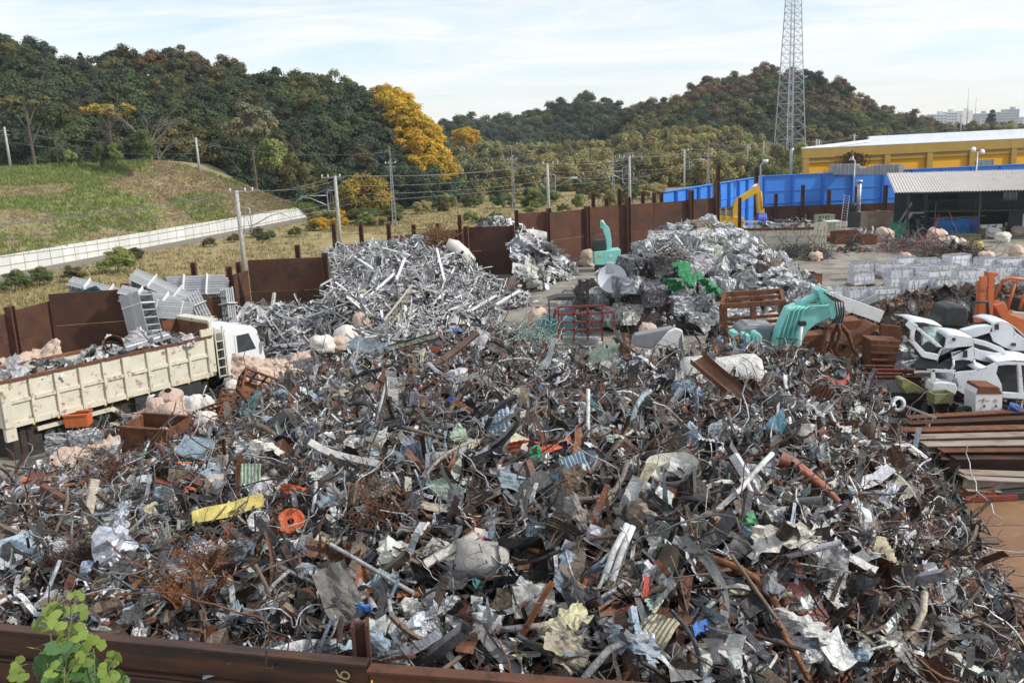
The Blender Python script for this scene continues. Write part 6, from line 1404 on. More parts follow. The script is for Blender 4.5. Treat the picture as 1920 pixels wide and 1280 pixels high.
for fx in (.2, .4, .6, .8):
    q_ = proj(CT.matrix_basis @ Vector((ln_*fx, 1.15, 1.5))); turnings(q_[0], q_[1], 1.15, .75+.3*random.random(), 90, ['far left', 'middle left', 'middle right', 'right'][round(fx*5)-1]+' light scrap heaped in the cream container', ALU+[('dirty white', 20), ('grey brown', 15)], 'container_scrap', (('shred', 3), ('metal_strip', 3), ('wire', 2)), .5, 1.5)

# ---- shredded battery stacks
m_bat = pmat('grey_battery', (.66, .68, .72), (.56, .59, .64), 1.5, .6, 0, .05, objvar=.18); m_batt = pmat('battery_top', (.06, .06, .07), (.62, .62, .60), 9, .6)
m_film = pmat('stretch_film', (.62, .65, .70), (.50, .53, .58), 2, .3, 0, .3, 6)
def layer_mesh(s):
    g = random.Random(s); b = MB()
    for i in range(6):
        for j in range(4): b.box(((i-2.5)*.26+g.uniform(-.015, .015), (j-1.5)*.32+g.uniform(-.02, .02), .12), (.245, .30, .24))
    return b.mesh('layer')
def top_mesh(s):
    g = random.Random(s); b = MB()
    for i in range(6):
        for j in range(4):
            for k in (-1, 1): b.box(((i-2.5)*.26+k*.06, (j-1.5)*.32, .02), (.05, .22, .05), rz=g.uniform(-.6, .6))
    return b.mesh('terminals')
LY = [layer_mesh(i) for i in range(4)]; TPm = [top_mesh(i) for i in range(3)]; PALm = MB().span((-.85, -.7, 0), (.85, .7, .05)).span((-.85, -.7, -.11), (-.65, .7, -.001)).span((-.1, -.7, -.11), (.1, .7, -.001)).span((.65, -.7, -.11), (.85, .7, -.001)).mesh('pallet')
for ri, (yb, xs, nl) in enumerate([(572, (1490, 1600, 1657), 4), (553, (1562, 1712, 1772, 1838), 3), (534, (1607, 1682, 1752, 1815, 1878, 1935), 3), (519, (1613, 1662, 1717, 1775, 1832, 1890), 3), (506, (1690, 1742, 1795, 1845, 1895, 1940), 3)]):
    for xi, px in enumerate(xs):
        nl = [4, 3, 3, 3, 3][ri]; px += random.uniform(-7, 7); p = at(px, yb+random.uniform(-3, 3), .12); t = empty('battery_stack', p, random.uniform(-.12, .12)+.05, label='pallet stack of grey lead batteries in the '+['front', 'second', 'third', 'fourth', 'rearmost'][ri]+' row before the shed', cat='battery stack', group='battery stacks on pallets')
        s = {0: 1.05}.get(ri, 1.1); s *= random.uniform(.92, 1.08); t.scale = (s*.78, s*.74, s*.86); t.rotation_euler.z += random.uniform(-.12, .12); nl = random.choice([nl, nl, nl+1, max(2, nl-1)]) if ri else nl; mesh_obj('pallet', PALm, m_wood, t)
        for k in range(nl):
            o = mesh_obj('layer', LY[(k+xi) % 4], m_bat, t); o.location = (random.uniform(-.03, .03), random.uniform(-.03, .03), .05+k*.25)
        o = mesh_obj('terminals', TPm[xi % 3], m_batt, t); o.location = (0, 0, .05+nl*.25)
        if (xi+ri) % 3 == 0:
            b = MB(); b.grid(lambda u, v: (.82+.05*mnoise.noise(Vector((u*5, v*5, xi+ri))), (u-.5)*1.45, .1+v*(nl*.25+.02)), 8, 6); b.build('film', m_film, t)

# ---- brown heap of cable and motor scrap, bicycle wheels
BR = [('rust brown', 5), ('dark brown', 5), ('grey brown', 7), ('orange rust', 2), ('dark grey', 2), ('cream', 1)]
MH = Heap([at(*c) for c in [(1600, 640, .2), (1640, 605, .9), (1680, 578, 1.4), (1730, 562, 1.7), (1800, 548, 1.9), (1860, 545, 1.9), (1930, 545, 1.8), (1700, 620, .6), (1780, 610, .9), (1860, 610, 1.0), (1930, 600, 1.1), (1640, 650, 0), (1760, 655, .1), (1900, 650, .3)]]+[Vector((17, 46, -.1)), Vector((21, 48, .1)), Vector((27, 48, .3)), Vector((14, 43, -.5)), Vector((20, 34, -.4)), Vector((27, 34, -.2))], .01)
HB = (12.5, 27, 34, 48)
MH.base('cable_heap_core', HB, (40, 40), -.2, 2.6, 'dark base painting the shade under the cable scrap')
fill(MH, 'cable_scrap', 'countless brown copper cables and motor windings in the heap behind the car wrecks', 2600, HB, BR, [('wire', 45), ('sliver', 12), ('chip', 22), ('foil_scrap', 8), ('crushed_box', 7), ('pipe', 3)], .45, None, near=False, flat=.7)
TYRE_B = MB().lathe([(.31+.03*math.cos(a), .03*math.sin(a)) for a in np.linspace(0, 6.28, 7)], 26).mesh('bicycle_tyre'); 
def spokes():
    b = MB()
    for k in range(16): a = k*.3927; b.bar((0, 0, .02*(k % 2)), (.31*math.cos(a), .31*math.sin(a), 0), .006)
    return b.mesh('spokes')
SPK = spokes()
for i, (px, py, z) in enumerate([(1771, 553, 1.9), (1785, 570, 1.8), (1797, 546, 2.1), (1808, 572, 1.8), (1712, 575, 1.8), (1790, 551, 2.0)]):
    t = empty('bicycle_wheel', at(px, py, z), rot=(random.uniform(.5, 1.5), random.uniform(-.5, .5), random.uniform(0, 3)), label=['dark bicycle wheel highest on the brown cable heap', 'thin bicycle rim standing on the cable heap', 'small dark wheel at the top right of the cable heap', 'bicycle rim lying near the black car part', 'bicycle wheel on the left of the cable heap', 'bicycle wheel overlapping the highest one'][i], cat='wheel'); t.scale = (1.15,)*3
    mesh_obj('tyre', TYRE_B, m_black if i % 2 == 0 else m_grey, t); mesh_obj('spokes', SPK, m_galv, t)
a, c = atY(1567, 563, 41), atY(1650, 592, 41)
tag(MB().bar(a, c, .5, .55).build('concrete_beam', m_white), 'long white square beam lying behind the excavator grab', 'beam')
tag(MB().bar(atY(1600, 576, 42), atY(1648, 556, 42), .12, .3).build('steel_ramp', m_galv), 'grey metal ramp leaning on a battery pallet', 'ramp')

# ---- rusty bins and plates beside the excavator grab
for i, (poly, Y, dp, mt, lab) in enumerate([([(1580, 618), (1582, 602), (1616, 600), (1618, 610), (1602, 618)], 36, 1.0, m_rustor, 'rusty folded plate above the grab'), ([(1575, 645), (1640, 608), (1650, 612), (1600, 650)], 36.5, 1.2, m_rust, 'slanting brown plate beside the grab'), ([(1632, 690), (1632, 637), (1692, 640), (1690, 692)], 33.5, .9, m_rust, 'dark rusty open cabinet left of the wrecked cars'), ([(1650, 642), (1652, 608), (1690, 612), (1690, 640)], 34.5, .15, m_rust, 'upright rusty panel behind the cabinet'), ([(1505, 668), (1508, 630), (1548, 626), (1550, 668)], 36.5, .8, m_rustor, 'orange rusty bin under the boom'), ([(1545, 690), (1550, 640), (1600, 635), (1625, 660), (1600, 700)], 37, 1.4, m_rust, 'bulky rusty machine part below the grab')]):
    o = slab(MB(), poly, Y, dp).build('rusty_part', m_rust if mt is m_rust else mt, bevel=.02); tag(o, lab, 'scrap part')
for k in range(4):
    o = MB().bar(atY(1634, 648+k*13, 33.4), atY(1691, 650+k*13, 33.4), .05, .07).build('shelf_edge', m_rustor); tag(o, 'thin orange rusty shelf edge of the open cabinet', 'shelf', 'shelf edges of the rusty cabinet')
for k in range(9):
    a = atY(random.uniform(1600, 1650), 688+k*7, 31.5-k*.25); c = atY(random.uniform(1690, 1740), 690+k*6.5, 31.0-k*.25)
    o = MB().bar(a, c, .12, .14).build('steel_bar', [m_rust, m_frame_red, m_rust][k % 3]); tag(o, ('red painted' if k % 3 == 1 else 'brown rusty')+' steel bar below the open cabinet', 'bar', 'bars below the rusty cabinet')
# ---- wrecked white cars (shells cut open, built from panels on both sides)
def car_panel(name, poly, Y, par, mat=None, d=.06, bevel=.02): return sl(name, poly, Y, d, mat or m_carwhite, par, bevel)
def sheet3(name, rows, mat, par, solid=.03):
    """surface through rows of points"""
    nv, nu = len(rows), len(rows[0]); b = MB(); b.add([p for r in rows for p in r], [(j*nu+i, j*nu+i+1, (j+1)*nu+i+1, (j+1)*nu+i) for j in range(nv-1) for i in range(nu-1)], True)
    return rel(b.build(name, mat, solid=solid), par)
def span_y(pts, Y0, Y1, n=4, crown=.06):
    rows = []
    for k in range(n+1):
        t = k/n; rows.append([atY(px, py, Y0)+Vector((0, (Y1-Y0)*t, crown*math.sin(t*math.pi))) for px, py in pts])
    return rows
def curve(pts, n=6):
    out = []
    P = [pts[0]]+list(pts)+[pts[-1]]
    for i in range(1, len(P)-2):
        for k in range(n):
            t = k/n; a, b, c, d = P[i-1], P[i], P[i+1], P[i+2]
            out.append(tuple(.5*((2*b[j])+(-a[j]+c[j])*t+(2*a[j]-5*b[j]+4*c[j]-d[j])*t*t+(-a[j]+3*b[j]-3*c[j]+d[j])*t**3) for j in (0, 1)))
    out.append(tuple(pts[-1])); return out
Yc = 28.0
C1 = empty('car_wreck', at(1840, 800, 0), label='lower white saloon shell with open boot and missing doors', cat='car')
for Y in (Yc, Yc+1.45):
    arch = [(1862+19*math.cos(a), 742-19*math.sin(a)) for a in np.linspace(.1, 3.04, 9)]
    car_panel('quarter_panel', curve([(1787, 700), (1800, 697), (1830, 694), (1848, 688), (1866, 680)], 4)+[(1872, 683), (1868, 700), (1878, 720), (1880, 738)]+arch+[(1840, 742), (1806, 738), (1790, 728)], Y, C1)
    car_panel('roof_rail', [(1866, 680), (1885, 678), (1940, 680), (1940, 686), (1890, 684), (1871, 686)], Y, C1, d=.08)
    car_panel('sill', [(1878, 735), (1940, 738), (1940, 750), (1880, 746)], Y, C1, d=.12); car_panel('pillar', [(1908, 684), (1915, 684), (1920, 738), (1911, 738)], Y, C1, d=.1)
    wheel(C1, atY(1862, 748, Y+.1)-world_loc(C1), .3)
sheet3('roof', span_y(curve([(1867, 680), (1885, 677), (1910, 676), (1945, 678)], 3), Yc, Yc+1.45), m_carwhite, C1); sheet3('parcel_shelf', span_y([(1832, 694), (1850, 688)], Yc, Yc+1.45, 3, 0), m_carwhite, C1)
sheet3('rear_panel', span_y([(1790, 700), (1788, 715), (1792, 730)], Yc, Yc+1.45, 3, 0), m_carwhite, C1)
sl('bumper', [(1746, 735), (1750, 718), (1765, 716), (1792, 718), (1796, 730), (1790, 742), (1775, 734), (1768, 745), (1756, 736)], Yc-.05, .5, m_carwhite, C1, .04)
sl('boot_frame', [(1746, 722), (1747, 694), (1752, 692), (1756, 716)], Yc, .06, m_carwhite, C1); sl('boot_frame', [(1747, 697), (1750, 692), (1792, 694), (1788, 699)], Yc, .06, m_carwhite, C1); sl('boot_floor', [(1750, 720), (1750, 716), (1788, 716), (1790, 720)], Yc+.1, 1.2, m_grey, C1)
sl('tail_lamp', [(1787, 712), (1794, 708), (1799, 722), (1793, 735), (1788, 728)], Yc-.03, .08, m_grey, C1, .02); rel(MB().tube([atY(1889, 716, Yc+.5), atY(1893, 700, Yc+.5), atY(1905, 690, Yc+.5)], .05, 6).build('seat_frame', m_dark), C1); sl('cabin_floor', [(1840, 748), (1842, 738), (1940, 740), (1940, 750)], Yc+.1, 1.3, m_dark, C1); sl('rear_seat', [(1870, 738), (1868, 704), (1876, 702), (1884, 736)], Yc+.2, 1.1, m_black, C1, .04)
C2 = empty('car_wreck', at(1770, 790, .9), label='upper white crushed car shell with broken windscreen', cat='car'); Yu = 28.6
for Y in (Yu, Yu+1.4):
    arch = [(1772+13*math.cos(a), 672-20*math.sin(a)) for a in np.linspace(.0, 3.0, 8)]
    car_panel('front_wing', [(1758, 676), (1762, 660), (1772, 650), (1775, 634), (1785, 630), (1824, 634), (1826, 648), (1828, 668), (1824, 676), (1806, 674), (1790, 676), (1786, 672)]+arch[::1], Y, C2)
    car_panel('pillar', [(1712, 612), (1718, 610), (1762, 645), (1768, 652), (1756, 650)], Y, C2, d=.08); car_panel('sill', [(1706, 640), (1712, 636), (1736, 660), (1760, 664), (1758, 676), (1730, 670)], Y, C2, d=.1)
    car_panel('door_frame', [(1698, 610), (1706, 600), (1722, 610), (1716, 622), (1714, 640), (1706, 642), (1708, 620)], Y, C2, d=.08)
    car_panel('lower_panel', [(1824, 650), (1838, 656), (1880, 664), (1894, 678), (1880, 686), (1838, 676), (1826, 672)], Y, C2); car_panel('door_edge', [(1824, 634), (1850, 640), (1880, 652), (1890, 662), (1884, 664), (1850, 650), (1826, 644)], Y, C2, d=.08)
sheet3('bonnet', span_y([(1775, 634), (1790, 629), (1822, 633)], Yu, Yu+1.4), m_carwhite, C2); sheet3('roof', span_y([(1708, 604), (1730, 604), (1766, 612)], Yu+.1, Yu+1.4), m_carwhite, C2)
m_glasst = pmat('cracked_glass', (.30, .42, .40), (.42, .52, .50), 9, .25, 0, .5, 14, stain=(.15, .24, .24), stain_amt=.5, stain_scale=2)
sheet3('windscreen', span_y(curve([(1728, 648), (1740, 640), (1758, 648)], 3), Yu+.2, Yu+1.1)[:1]+[[atY(px, py, Yu+.9) for px, py in curve([(1726, 614), (1750, 612), (1772, 622)], 3)]], m_glasst, C2, .02)
sheet3('rear_screen', [[atY(px, py, Yu+.9) for px, py in ((1776, 636), (1800, 632))], [atY(px, py, Yu+1.2) for px, py in ((1772, 614), (1796, 620))]], m_glasst, C2, .02)
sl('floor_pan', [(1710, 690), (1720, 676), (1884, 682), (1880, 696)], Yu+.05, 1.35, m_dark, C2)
for x in (1787, 1826): tubew('bracket', [atY(x-3, 694, Yu-.08), atY(x+1, 684, Yu-.1), atY(x, 674, Yu-.05)], .04, m_carwhite, C2, 6)
sl('lamp_hole', [(1806, 670), (1807, 657), (1814, 657), (1814, 670)], Yu-.03, .05, m_black, C2); sl('filler_cap', [(1786, 638), (1787, 633), (1792, 634), (1791, 640)], Yu-.03, .05, m_black, C2); wheel(C2, atY(1773, 676, Yu+.15)-world_loc(C2), .27)
for k in range(7):
    o = single('metal_sheet', 0, 0, MAIN, .5, 'pale grey', f'x', None); o.parent = C2; o.matrix_parent_inverse = Matrix.Translation(C2.location).inverted(); p = atY(1690+random.uniform(0, 24), 640+k*7, Yu+random.uniform(-.1, .8)); o.matrix_basis = Matrix.Translation(p) @ Matrix.Rotation(random.uniform(0, 6), 4, random.choice('XYZ')) @ Matrix.Scale(random.uniform(.35, .6), 4); o.name = 'torn_panel'; del o['label']; del o['category']
C3 = empty('car_wreck', at(1870, 760, 1.2), label='white car tail section lying at the right edge under the orange forklift', cat='car'); Yv = 29.6
for Y in (Yv, Yv+1.3):
    car_panel('side_panel', curve([(1855, 622), (1862, 606), (1880, 604), (1898, 612), (1906, 624), (1930, 640)], 3)+[(1930, 658), (1900, 658), (1880, 650), (1862, 640)], Y, C3); car_panel('front_rail', [(1806, 620), (1835, 612), (1860, 610), (1862, 622), (1830, 632), (1808, 634)], Y, C3, m_carwhite, d=.3)
sheet3('deck', span_y(curve([(1860, 608), (1880, 603), (1900, 612), (1925, 634)], 3), Yv, Yv+1.3), m_carwhite, C3); sl('lamp_hole', [(1866, 618), (1866, 608), (1873, 608), (1873, 618)], Yv-.03, .05, m_black, C3); sl('filler_hole', [(1896, 648), (1897, 643), (1905, 643), (1905, 649)], Yv-.03, .05, m_dark, C3); sl('underbody', [(1810, 640), (1860, 632), (1890, 656), (1930, 662), (1930, 690), (1850, 680)], Yv+.15, 1.1, m_dark, C3)
o = slab(MB(), [(1754, 612), (1768, 598), (1772, 576), (1790, 572), (1815, 575), (1818, 596), (1808, 616)], 31.5, 1.0).build('engine_cover', m_dark, bevel=.08); tag(o, 'crumpled black car front behind the upper wreck', 'car part')

sl('interior_shade_slab', [(1735, 664), (1768, 650), (1788, 638), (1824, 640), (1884, 664), (1890, 680), (1740, 678)], Yu+.28, .9, m_dark, C2); sl('interior_shade_slab', [(1800, 738), (1796, 702), (1846, 692), (1870, 684), (1940, 684), (1940, 746)], Yc+.3, .9, m_dark, C1); sl('interior_shade_slab', [(1812, 632), (1835, 616), (1880, 610), (1904, 626), (1930, 642), (1930, 660), (1880, 652)], Yv+.25, .8, m_dark, C3)  # dark slabs added behind the panels so gaps read as shaded interior
# ---- orange forklift
OF = empty('orange_forklift', at(1885, 690, 0), label='weathered orange forklift with raised mast at the right edge', cat='forklift'); Yo = 33.0
for x, dy in ((1843, 0), (1858, .05), (1838, .75)):
    barw('mast_rail', atY(x, 518 if x != 1838 else 526, Yo+dy), atY(x-4, 612, Yo+dy), .15, .2, m_orange, OF)
sl('mast_cap', [(1853, 520), (1853, 510), (1872, 512), (1872, 517), (1862, 522)], Yo-.02, .3, m_orange, OF)
for y in (540, 575, 600): barw('mast_crossbar', atY(1836, y, Yo+.35), atY(1860, y, Yo+.35), .1, .14, m_orange, OF)
bk_ = MB(); P = [atY(x, y, Yo-.25) for x, y in ((1822, 610), (1822, 570), (1830, 566), (1852, 566), (1854, 604))]; rel(MB().tube(P, .06, 8).build('load_backrest', m_dark), OF); barw('carriage', atY(1824, 596, Yo-.2), atY(1852, 600, Yo-.2), .1, .25, m_orange, OF)
for pts in ([(1861, 566), (1880, 526), (1884, 524)], [(1888, 584), (1904, 528)], [(1912, 580), (1924, 540)]):
    for dy in (.05, .95): rel(MB().tube([atY(*p, Yo+dy) for p in pts], .055, 8).build('guard_post', m_orange), OF)
for k in range(6): barw('guard_bar', atY(1880+k*9, 527-abs(k-2)*1.5, Yo+.0), atY(1886+k*9, 524-abs(k-2), Yo+1.0), .06, .06, m_orange, OF)
for dy in (.0, 1.0): rel(MB().tube([atY(1878, 528, Yo+dy), atY(1895, 521, Yo+dy), atY(1940, 526, Yo+dy)], .06, 8).build('guard_rail', m_orange), OF)
sl('body', [(1862, 572), (1884, 566), (1896, 588), (1940, 604), (1940, 640), (1900, 636), (1872, 590)], Yo, 1.1, m_orange, OF, .05); sl('dash', [(1872, 580), (1884, 566), (1888, 568), (1880, 590)], Yo+.2, .7, m_orange, OF); sl('seat', [(1896, 592), (1898, 584), (1925, 586), (1930, 600)], Yo+.2, .7, pmat('seat_cream', (.45, .42, .33), (.4, .37, .3), 3, .7), OF, .04); sl('seat_back', [(1908, 586), (1912, 560), (1922, 560), (1926, 588)], Yo+.3, .6, m_black, OF, .04)
for dy in (-.12, .95): wheel(OF, atY(1868, 612, Yo+dy)-world_loc(OF), .33)
tubew('steering_wheel', [atY(1884+9*math.cos(a), 566+5*math.sin(a), Yo+.5) for a in np.linspace(0, 6.28, 13)], .02, m_black, OF, 6); bag(1906, 608, 1.3, .5, 'pale plastic sheet hanging inside the orange forklift', m_bagw)

# ---- flat bed, tyres, cabinet, crate in front of the wrecks
sb = empty('flat_bed', at(1690, 800, 0), label='dark flat trailer bed below the rusty bars', cat='trailer'); sl('deck', [(1630, 742), (1634, 734), (1740, 738), (1742, 748), (1636, 752)], 28.5, 1.6, m_dark, sb); sl('chassis', [(1640, 775), (1640, 752), (1745, 750), (1745, 775)], 28.9, 1.0, m_black, sb)
def tyre(px, py, Y, r, rot, mat, label):
    t = empty('tyre', atY(px, py, Y), rot=rot, label=label, cat='tyre'); t.scale = (r*2, r*2, r*2); mesh_obj('rubber', WHEEL_T if mat is m_black else WHEEL_T.copy(), mat, t); return t
tw_ = WHEEL_T.copy(); tw_.materials.clear(); tw_.materials.append(m_white)
t = empty('tyre', atY(1684, 757, 28.0), rot=(R(80), 0, .2), label='white painted tyre lying at the end of the flat bed', cat='tyre'); t.scale = (.5, .5, .5); mesh_obj('rubber', tw_, None, t)
tyre(1640+170, 780, 26.8, .33, (R(70), 0, .1), m_black, 'dark tyre under the lower car wreck'); tyre(1740, 770, 28, .3, (R(75), .1, .6), m_black, 'black tyre under the flat bed end')
cbn = empty('cabinet', at(1855, 792, .2), label='white metal cabinet with rusty top marked by hand', cat='cabinet'); Yw = 26.6
sl('body', [(1828, 778), (1829, 738), (1833, 729), (1876, 730), (1880, 740), (1878, 782)], Yw, .7, m_white, cbn, .02); sl('rusty_top', [(1831, 739), (1836, 724), (1872, 725), (1880, 739)], Yw-.02, .74, m_rustor, cbn, .02)
m_ink = pmat('marker_ink', (.16, .07, .06), (.20, .10, .09), 4, .8)
for pts in ([(1834, 752), (1840, 749), (1856, 751)], [(1846, 745), (1842, 756)], [(1866, 747), (1865, 753), (1870, 753), (1869, 748)]): tubew('hand_mark', [atY(x, y, Yw-.01) for x, y in pts], .008, m_ink, cbn, 5)
for x, y in ((1846, 760), (1868, 760)): tubew('smudge', [atY(x, y-3, Yw-.005), atY(x, y+3, Yw-.005)], .03, m_grey, cbn, 6)
cage('plastic_crate', atY(1762, 751, 27.6), (.62, .42, .28), 9, pmat('khaki_plastic', (.30, .30, .15), (.25, .25, .12), 4, .6), 'khaki slatted plastic crate under the boot of the lower wreck', (0, 0, .1), r=.03)
o = slab(MB(), [(1690, 712), (1698, 710), (1738, 732), (1724, 738), (1720, 734), (1700, 738), (1692, 728)], 28.2, .5).build('folded_panel', pmat('yellow_trim', (.34, .31, .12), (.1, .1, .06), 3, .6), bevel=.02); tag(o, 'yellow edged black car panel lying on the flat bed', 'car part')
o = MB().lathe([(.16, 0), (.22, .3), (.24, .32), (.2, .3), (.14, .03), (0, .03)], 16).build('bucket', pmat('blue_plastic', (.03, .10, .38), (.02, .08, .3), 2, .4)); o.location = atY(1895, 778, 26.5); o.rotation_euler = (.3, .4, 0); tag(o, 'blue plastic bucket right of the white cabinet', 'bucket')

# ---- stack of long rusty beams at the lower right
m_beamp = pmat('pale_beam', (.33, .29, .25), (.22, .16, .12), 2.5, .75, 0, .1, 12, stain=(.16, .07, .035), stain_amt=.5, stain_scale=2, stretch=(.3, 1, 1))
def hbeam(a, b_, w_, h_, mat, label, name='steel_beam'):
    a, b_ = Vector(a), Vector(b_); t = empty(name, a, label=label, cat='beam'); d = b_-a
    MB().bar((0, 0, h_/2-.012), d+Vector((0, 0, h_/2-.012)), w_, .024).build('flange', mat, t); MB().bar((0, 0, -h_/2+.012), d+Vector((0, 0, -h_/2+.012)), w_, .024).build('flange', mat, t); MB().bar((0, 0, 0), d, .03, h_-.05).build('web', mat, t); return t
for i, (x0, y0, x1, y1, Y, w_, h_, mt, lab) in enumerate([
    (1700, 800, 2010, 786, 25.6, .35, .28, m_beam, 'rusty beam topmost of the stack at the lower right'), (1690, 814, 2020, 806, 25.0, .4, .30, m_rust, 'dark brown beam second in the stack at the lower right'),
    (1715, 826, 2020, 818, 24.6, .4, .26, m_beamp, 'pale weathered beam third in the lower right stack'), (1730, 838, 2030, 834, 24.2, .45, .22, m_beamp, 'streaked pale brown beam fourth in the lower right stack'), (1760, 848, 2030, 846, 23.9, .45, .2, m_rust, 'rusty beam with a bright edge above the dark gap'),
    (1780, 868, 2030, 868, 23.7, .6, .46, m_beam, 'deep dark beam forming the shaded gap of the stack'), (1800, 888, 2040, 896, 23.0, .4, .14, m_beamp, 'pale flat beam below the dark gap'), (1806, 904, 2040, 915, 22.7, .42, .34, m_beamp, 'whitish channel beam lowest in the stack'),
    (1700, 786, 2010, 768, 26.0, .3, .16, m_rust, 'thin rusty beam behind the stack top')]):
    hbeam(atY(x0, y0, Y), atY(x1, y1, Y+.5), w_, h_, mt, lab)
for i, (px, py, d, mt, lab) in enumerate([(1822, 922, (1.0, .5, .3), m_rust, 'brown steel block at the left foot of the beam stack'), (1850, 928, (1.4, .5, .16), m_frame_red, 'small reddish block at the foot of the beam stack'), (1900, 925, (1.0, .4, .2), m_dark, 'dark block under the whitish channel')]):
    o = MB().box((0, 0, 0), d).build('steel_block', mt, bevel=.015); o.location = at(px, py, d[2]/2+.04); tag(o, lab, 'block')
o = mesh_obj('crushed_can', pmesh(PR['foil_scrap'][1]), None); o.location = at(1857, 915, .25); o.scale = (.35,)*3; o.color = (.35, .5, .7, .3); tag(o, 'crumpled pale blue can on the whitish channel', 'can')
ladder('ladder', atY(1694, 772, 25.9), atY(1750, 794, 25.6), .4, 5, m_alu, 'short grey ladder lying behind the beam stack')

# ---- far yard clutter before the shed
for i, (px, py, d, mt, lab, rz) in enumerate([(1583, 456, (2.0, 1.2, 1.0), m_rust, 'wide rusty skip before the incinerator', .03), (1624, 458, (1.4, 1.0, .75), m_rust, 'small rusty skip of offcuts left of the pink bags', 0), (1686, 444, (1.2, 1.0, 1.2), pmat('green_paint', (.03, .28, .16), (.02, .22, .13), 2, .6), 'green open bin beside the shed post', .5), (1515, 540, (1.3, 1.0, .9), m_rust, 'rusty box at the right foot of the bale heap', .2), (1645, 432, (2.6, 1.6, 1.7), m_wood, 'brown mesh bin heaped with light pipes', 0), (1805, 462, (2.4, .8, .9), pmat('mossy_planter', (.10, .10, .05), (.16, .12, .07), 3, .9, 0, .2), 'mossy brown planter trough before the tarpaulin hut', 0)]):
    open_box('skip', at(px, py, 0), d, mt, lab, (0, 0, rz))
for px, py, rx, h_, n, lab, mix, kd in [(1645, 428, 1.5, 1.0, 160, 'light pipes heaped in the brown mesh bin', ALU, (('pipe', 3), ('metal_strip', 3))), (1500, 482, 2.6, .7, 420, 'black cable tangle beside the cream container', [('black', 3), ('dark grey', 3), ('dark brown', 2)], (('wire', 5), ('sliver', 1))), (1705, 470, 2.6, .8, 420, 'grey and magenta wire tangle on the yard', [('mid grey', 3), ('red', 1.2), ('dark grey', 2)], (('wire', 5),)), (1790, 484, 2.6, 1.0, 420, 'rusty wire heap behind the battery stacks', [('rust brown', 3), ('dark grey', 3), ('grey brown', 2)], (('wire', 5), ('metal_sheet', .6))), (1730, 440, 1.6, 1.1, 300, 'grey shredded metal left of the hut', [('mid grey', 3), ('dark grey', 3), ('grey brown', 2)], (('metal_strip', 2), ('chip', 4), ('wire', 2))), (1620, 452, .9, .8, 90, 'offcuts in the small rusty skip', ALU, (('channel_bar', 2), ('metal_strip', 2))), (1600, 470, 1.8, .12, 100, 'thin litter of wire on the yard paving', [('rust brown', 2), ('mid grey', 2)], (('wire', 3), ('chip', 2)))]:
    turnings(px, py, rx, h_, n, lab, mix, 'wire_tangle', kd, .7)
for i in range(22):
    p = at(1706+random.uniform(-4, 48), 442, 0); t = empty('old_tyre', (p.x, p.y+1.2+random.uniform(-.6, .6), .15+random.uniform(0, 1.2)), rot=(random.uniform(-.5, .5), random.uniform(-.5, .5), 0), label='dark old tyre heaped under the shed roof', cat='tyre', group='old tyres under the shed'); t.scale = (.68, .68, .68); mesh_obj('rubber', WHEEL_T, m_black, t)
# small shelter cart and machine by the container, tables and pallets before the shed
for px, py, lab in ((1558, 452, 'small white roofed cart beside the wide rusty skip'), (1405, 452, 'dark roofed cart behind the cream container')):
    t = empty('utility_cart', at(px, py, 0), .1, label=lab, cat='cart'); MB().box((0, 0, 1.75), (1.3, .9, .07)).build('roof', m_white if px > 1500 else m_galv, t)
    for sx in (-.55, .55):
        for sy in (-.38, .38): MB().bar((sx, sy, .3), (sx, sy, 1.72), .05).build('post', m_galv, t)
    MB().box((0, 0, .45), (1.5, .85, .4)).build('body', m_orange if px > 1500 else m_dark, t, bevel=.05)
    for sx in (-.5, .5): wheel(t, (sx, -.42, .22), .22)
for px, py, lab in ((1858, 441, 'wooden pallet table with white boxes before the shed window'), (1905, 436, 'second wooden table at the shed right end')):
    t = empty('pallet_table', at(px, py, 0), .05, label=lab, cat='table'); MB().box((0, 0, .62), (2.2, .9, .08)).build('top', m_wood, t)
    for sx in (-.9, .9): MB().box((sx, 0, .3), (.12, .8, .56)).build('leg', m_wood, t)
    for k in range(3): o = MB().box((0, 0, .14), (.5, .35, .28)).build('carton', m_white); o.location = at(px, py, 0)+Vector((-.7+.65*k, 0, .665)); tag(o, ['left', 'middle', 'right'][k]+' white carton on the '+('first' if px < 1900 else 'second')+' pallet table', 'box')
for px, py, lab in ((1748, 466, 'small hand trolley with a box before the tarpaulin hut'), (1700, 463, 'green two wheeled cart before the hut')):
    t = empty('hand_trolley', at(px, py, 0), .3, label=lab, cat='trolley'); MB().box((0, 0, .3), (1.1, .6, .1)).build('deck', m_grey, t); MB().tube([(-.5, 0, .3), (-.55, 0, 1.0)], .03, 6).build('handle', m_galv, t); MB().box((.1, 0, .5), (.7, .5, .3)).build('load', m_wood if px > 1720 else m_teal, t)
    for sx in (-.4, .4): wheel(t, (sx, -.3, .13), .13)
tag(MB().tube([at(1424, 432, 0), at(1424, 432, 0)+Vector((0, 0, 6.4)), at(1424, 432, 0)+Vector((.35, 0, 6.7))], .08, 8).build('floodlight_pole', m_galv), 'grey pole with a round lamp beside the tall dark post', 'lamp')
o = MB().lathe([(0, -.2), (.25, -.15), (.3, .1), (0, .15)], 12).build('floodlight', m_white); o.location = at(1424, 432, 0)+Vector((.45, 0, 6.75)); tag(o, 'round white floodlight on top of the grey pole', 'lamp')
a = at(1540, 440, 0)
b = MB(); 
cage('mesh_crate', at(1545, 432, 0), (1.6, 1.0, 1.5), 6, pmat('pale_green_paint', (.30, .36, .24), (.26, .31, .2), 3, .6), 'pale green mesh cage before the blue fence', (0, 0, .2), r=.05)

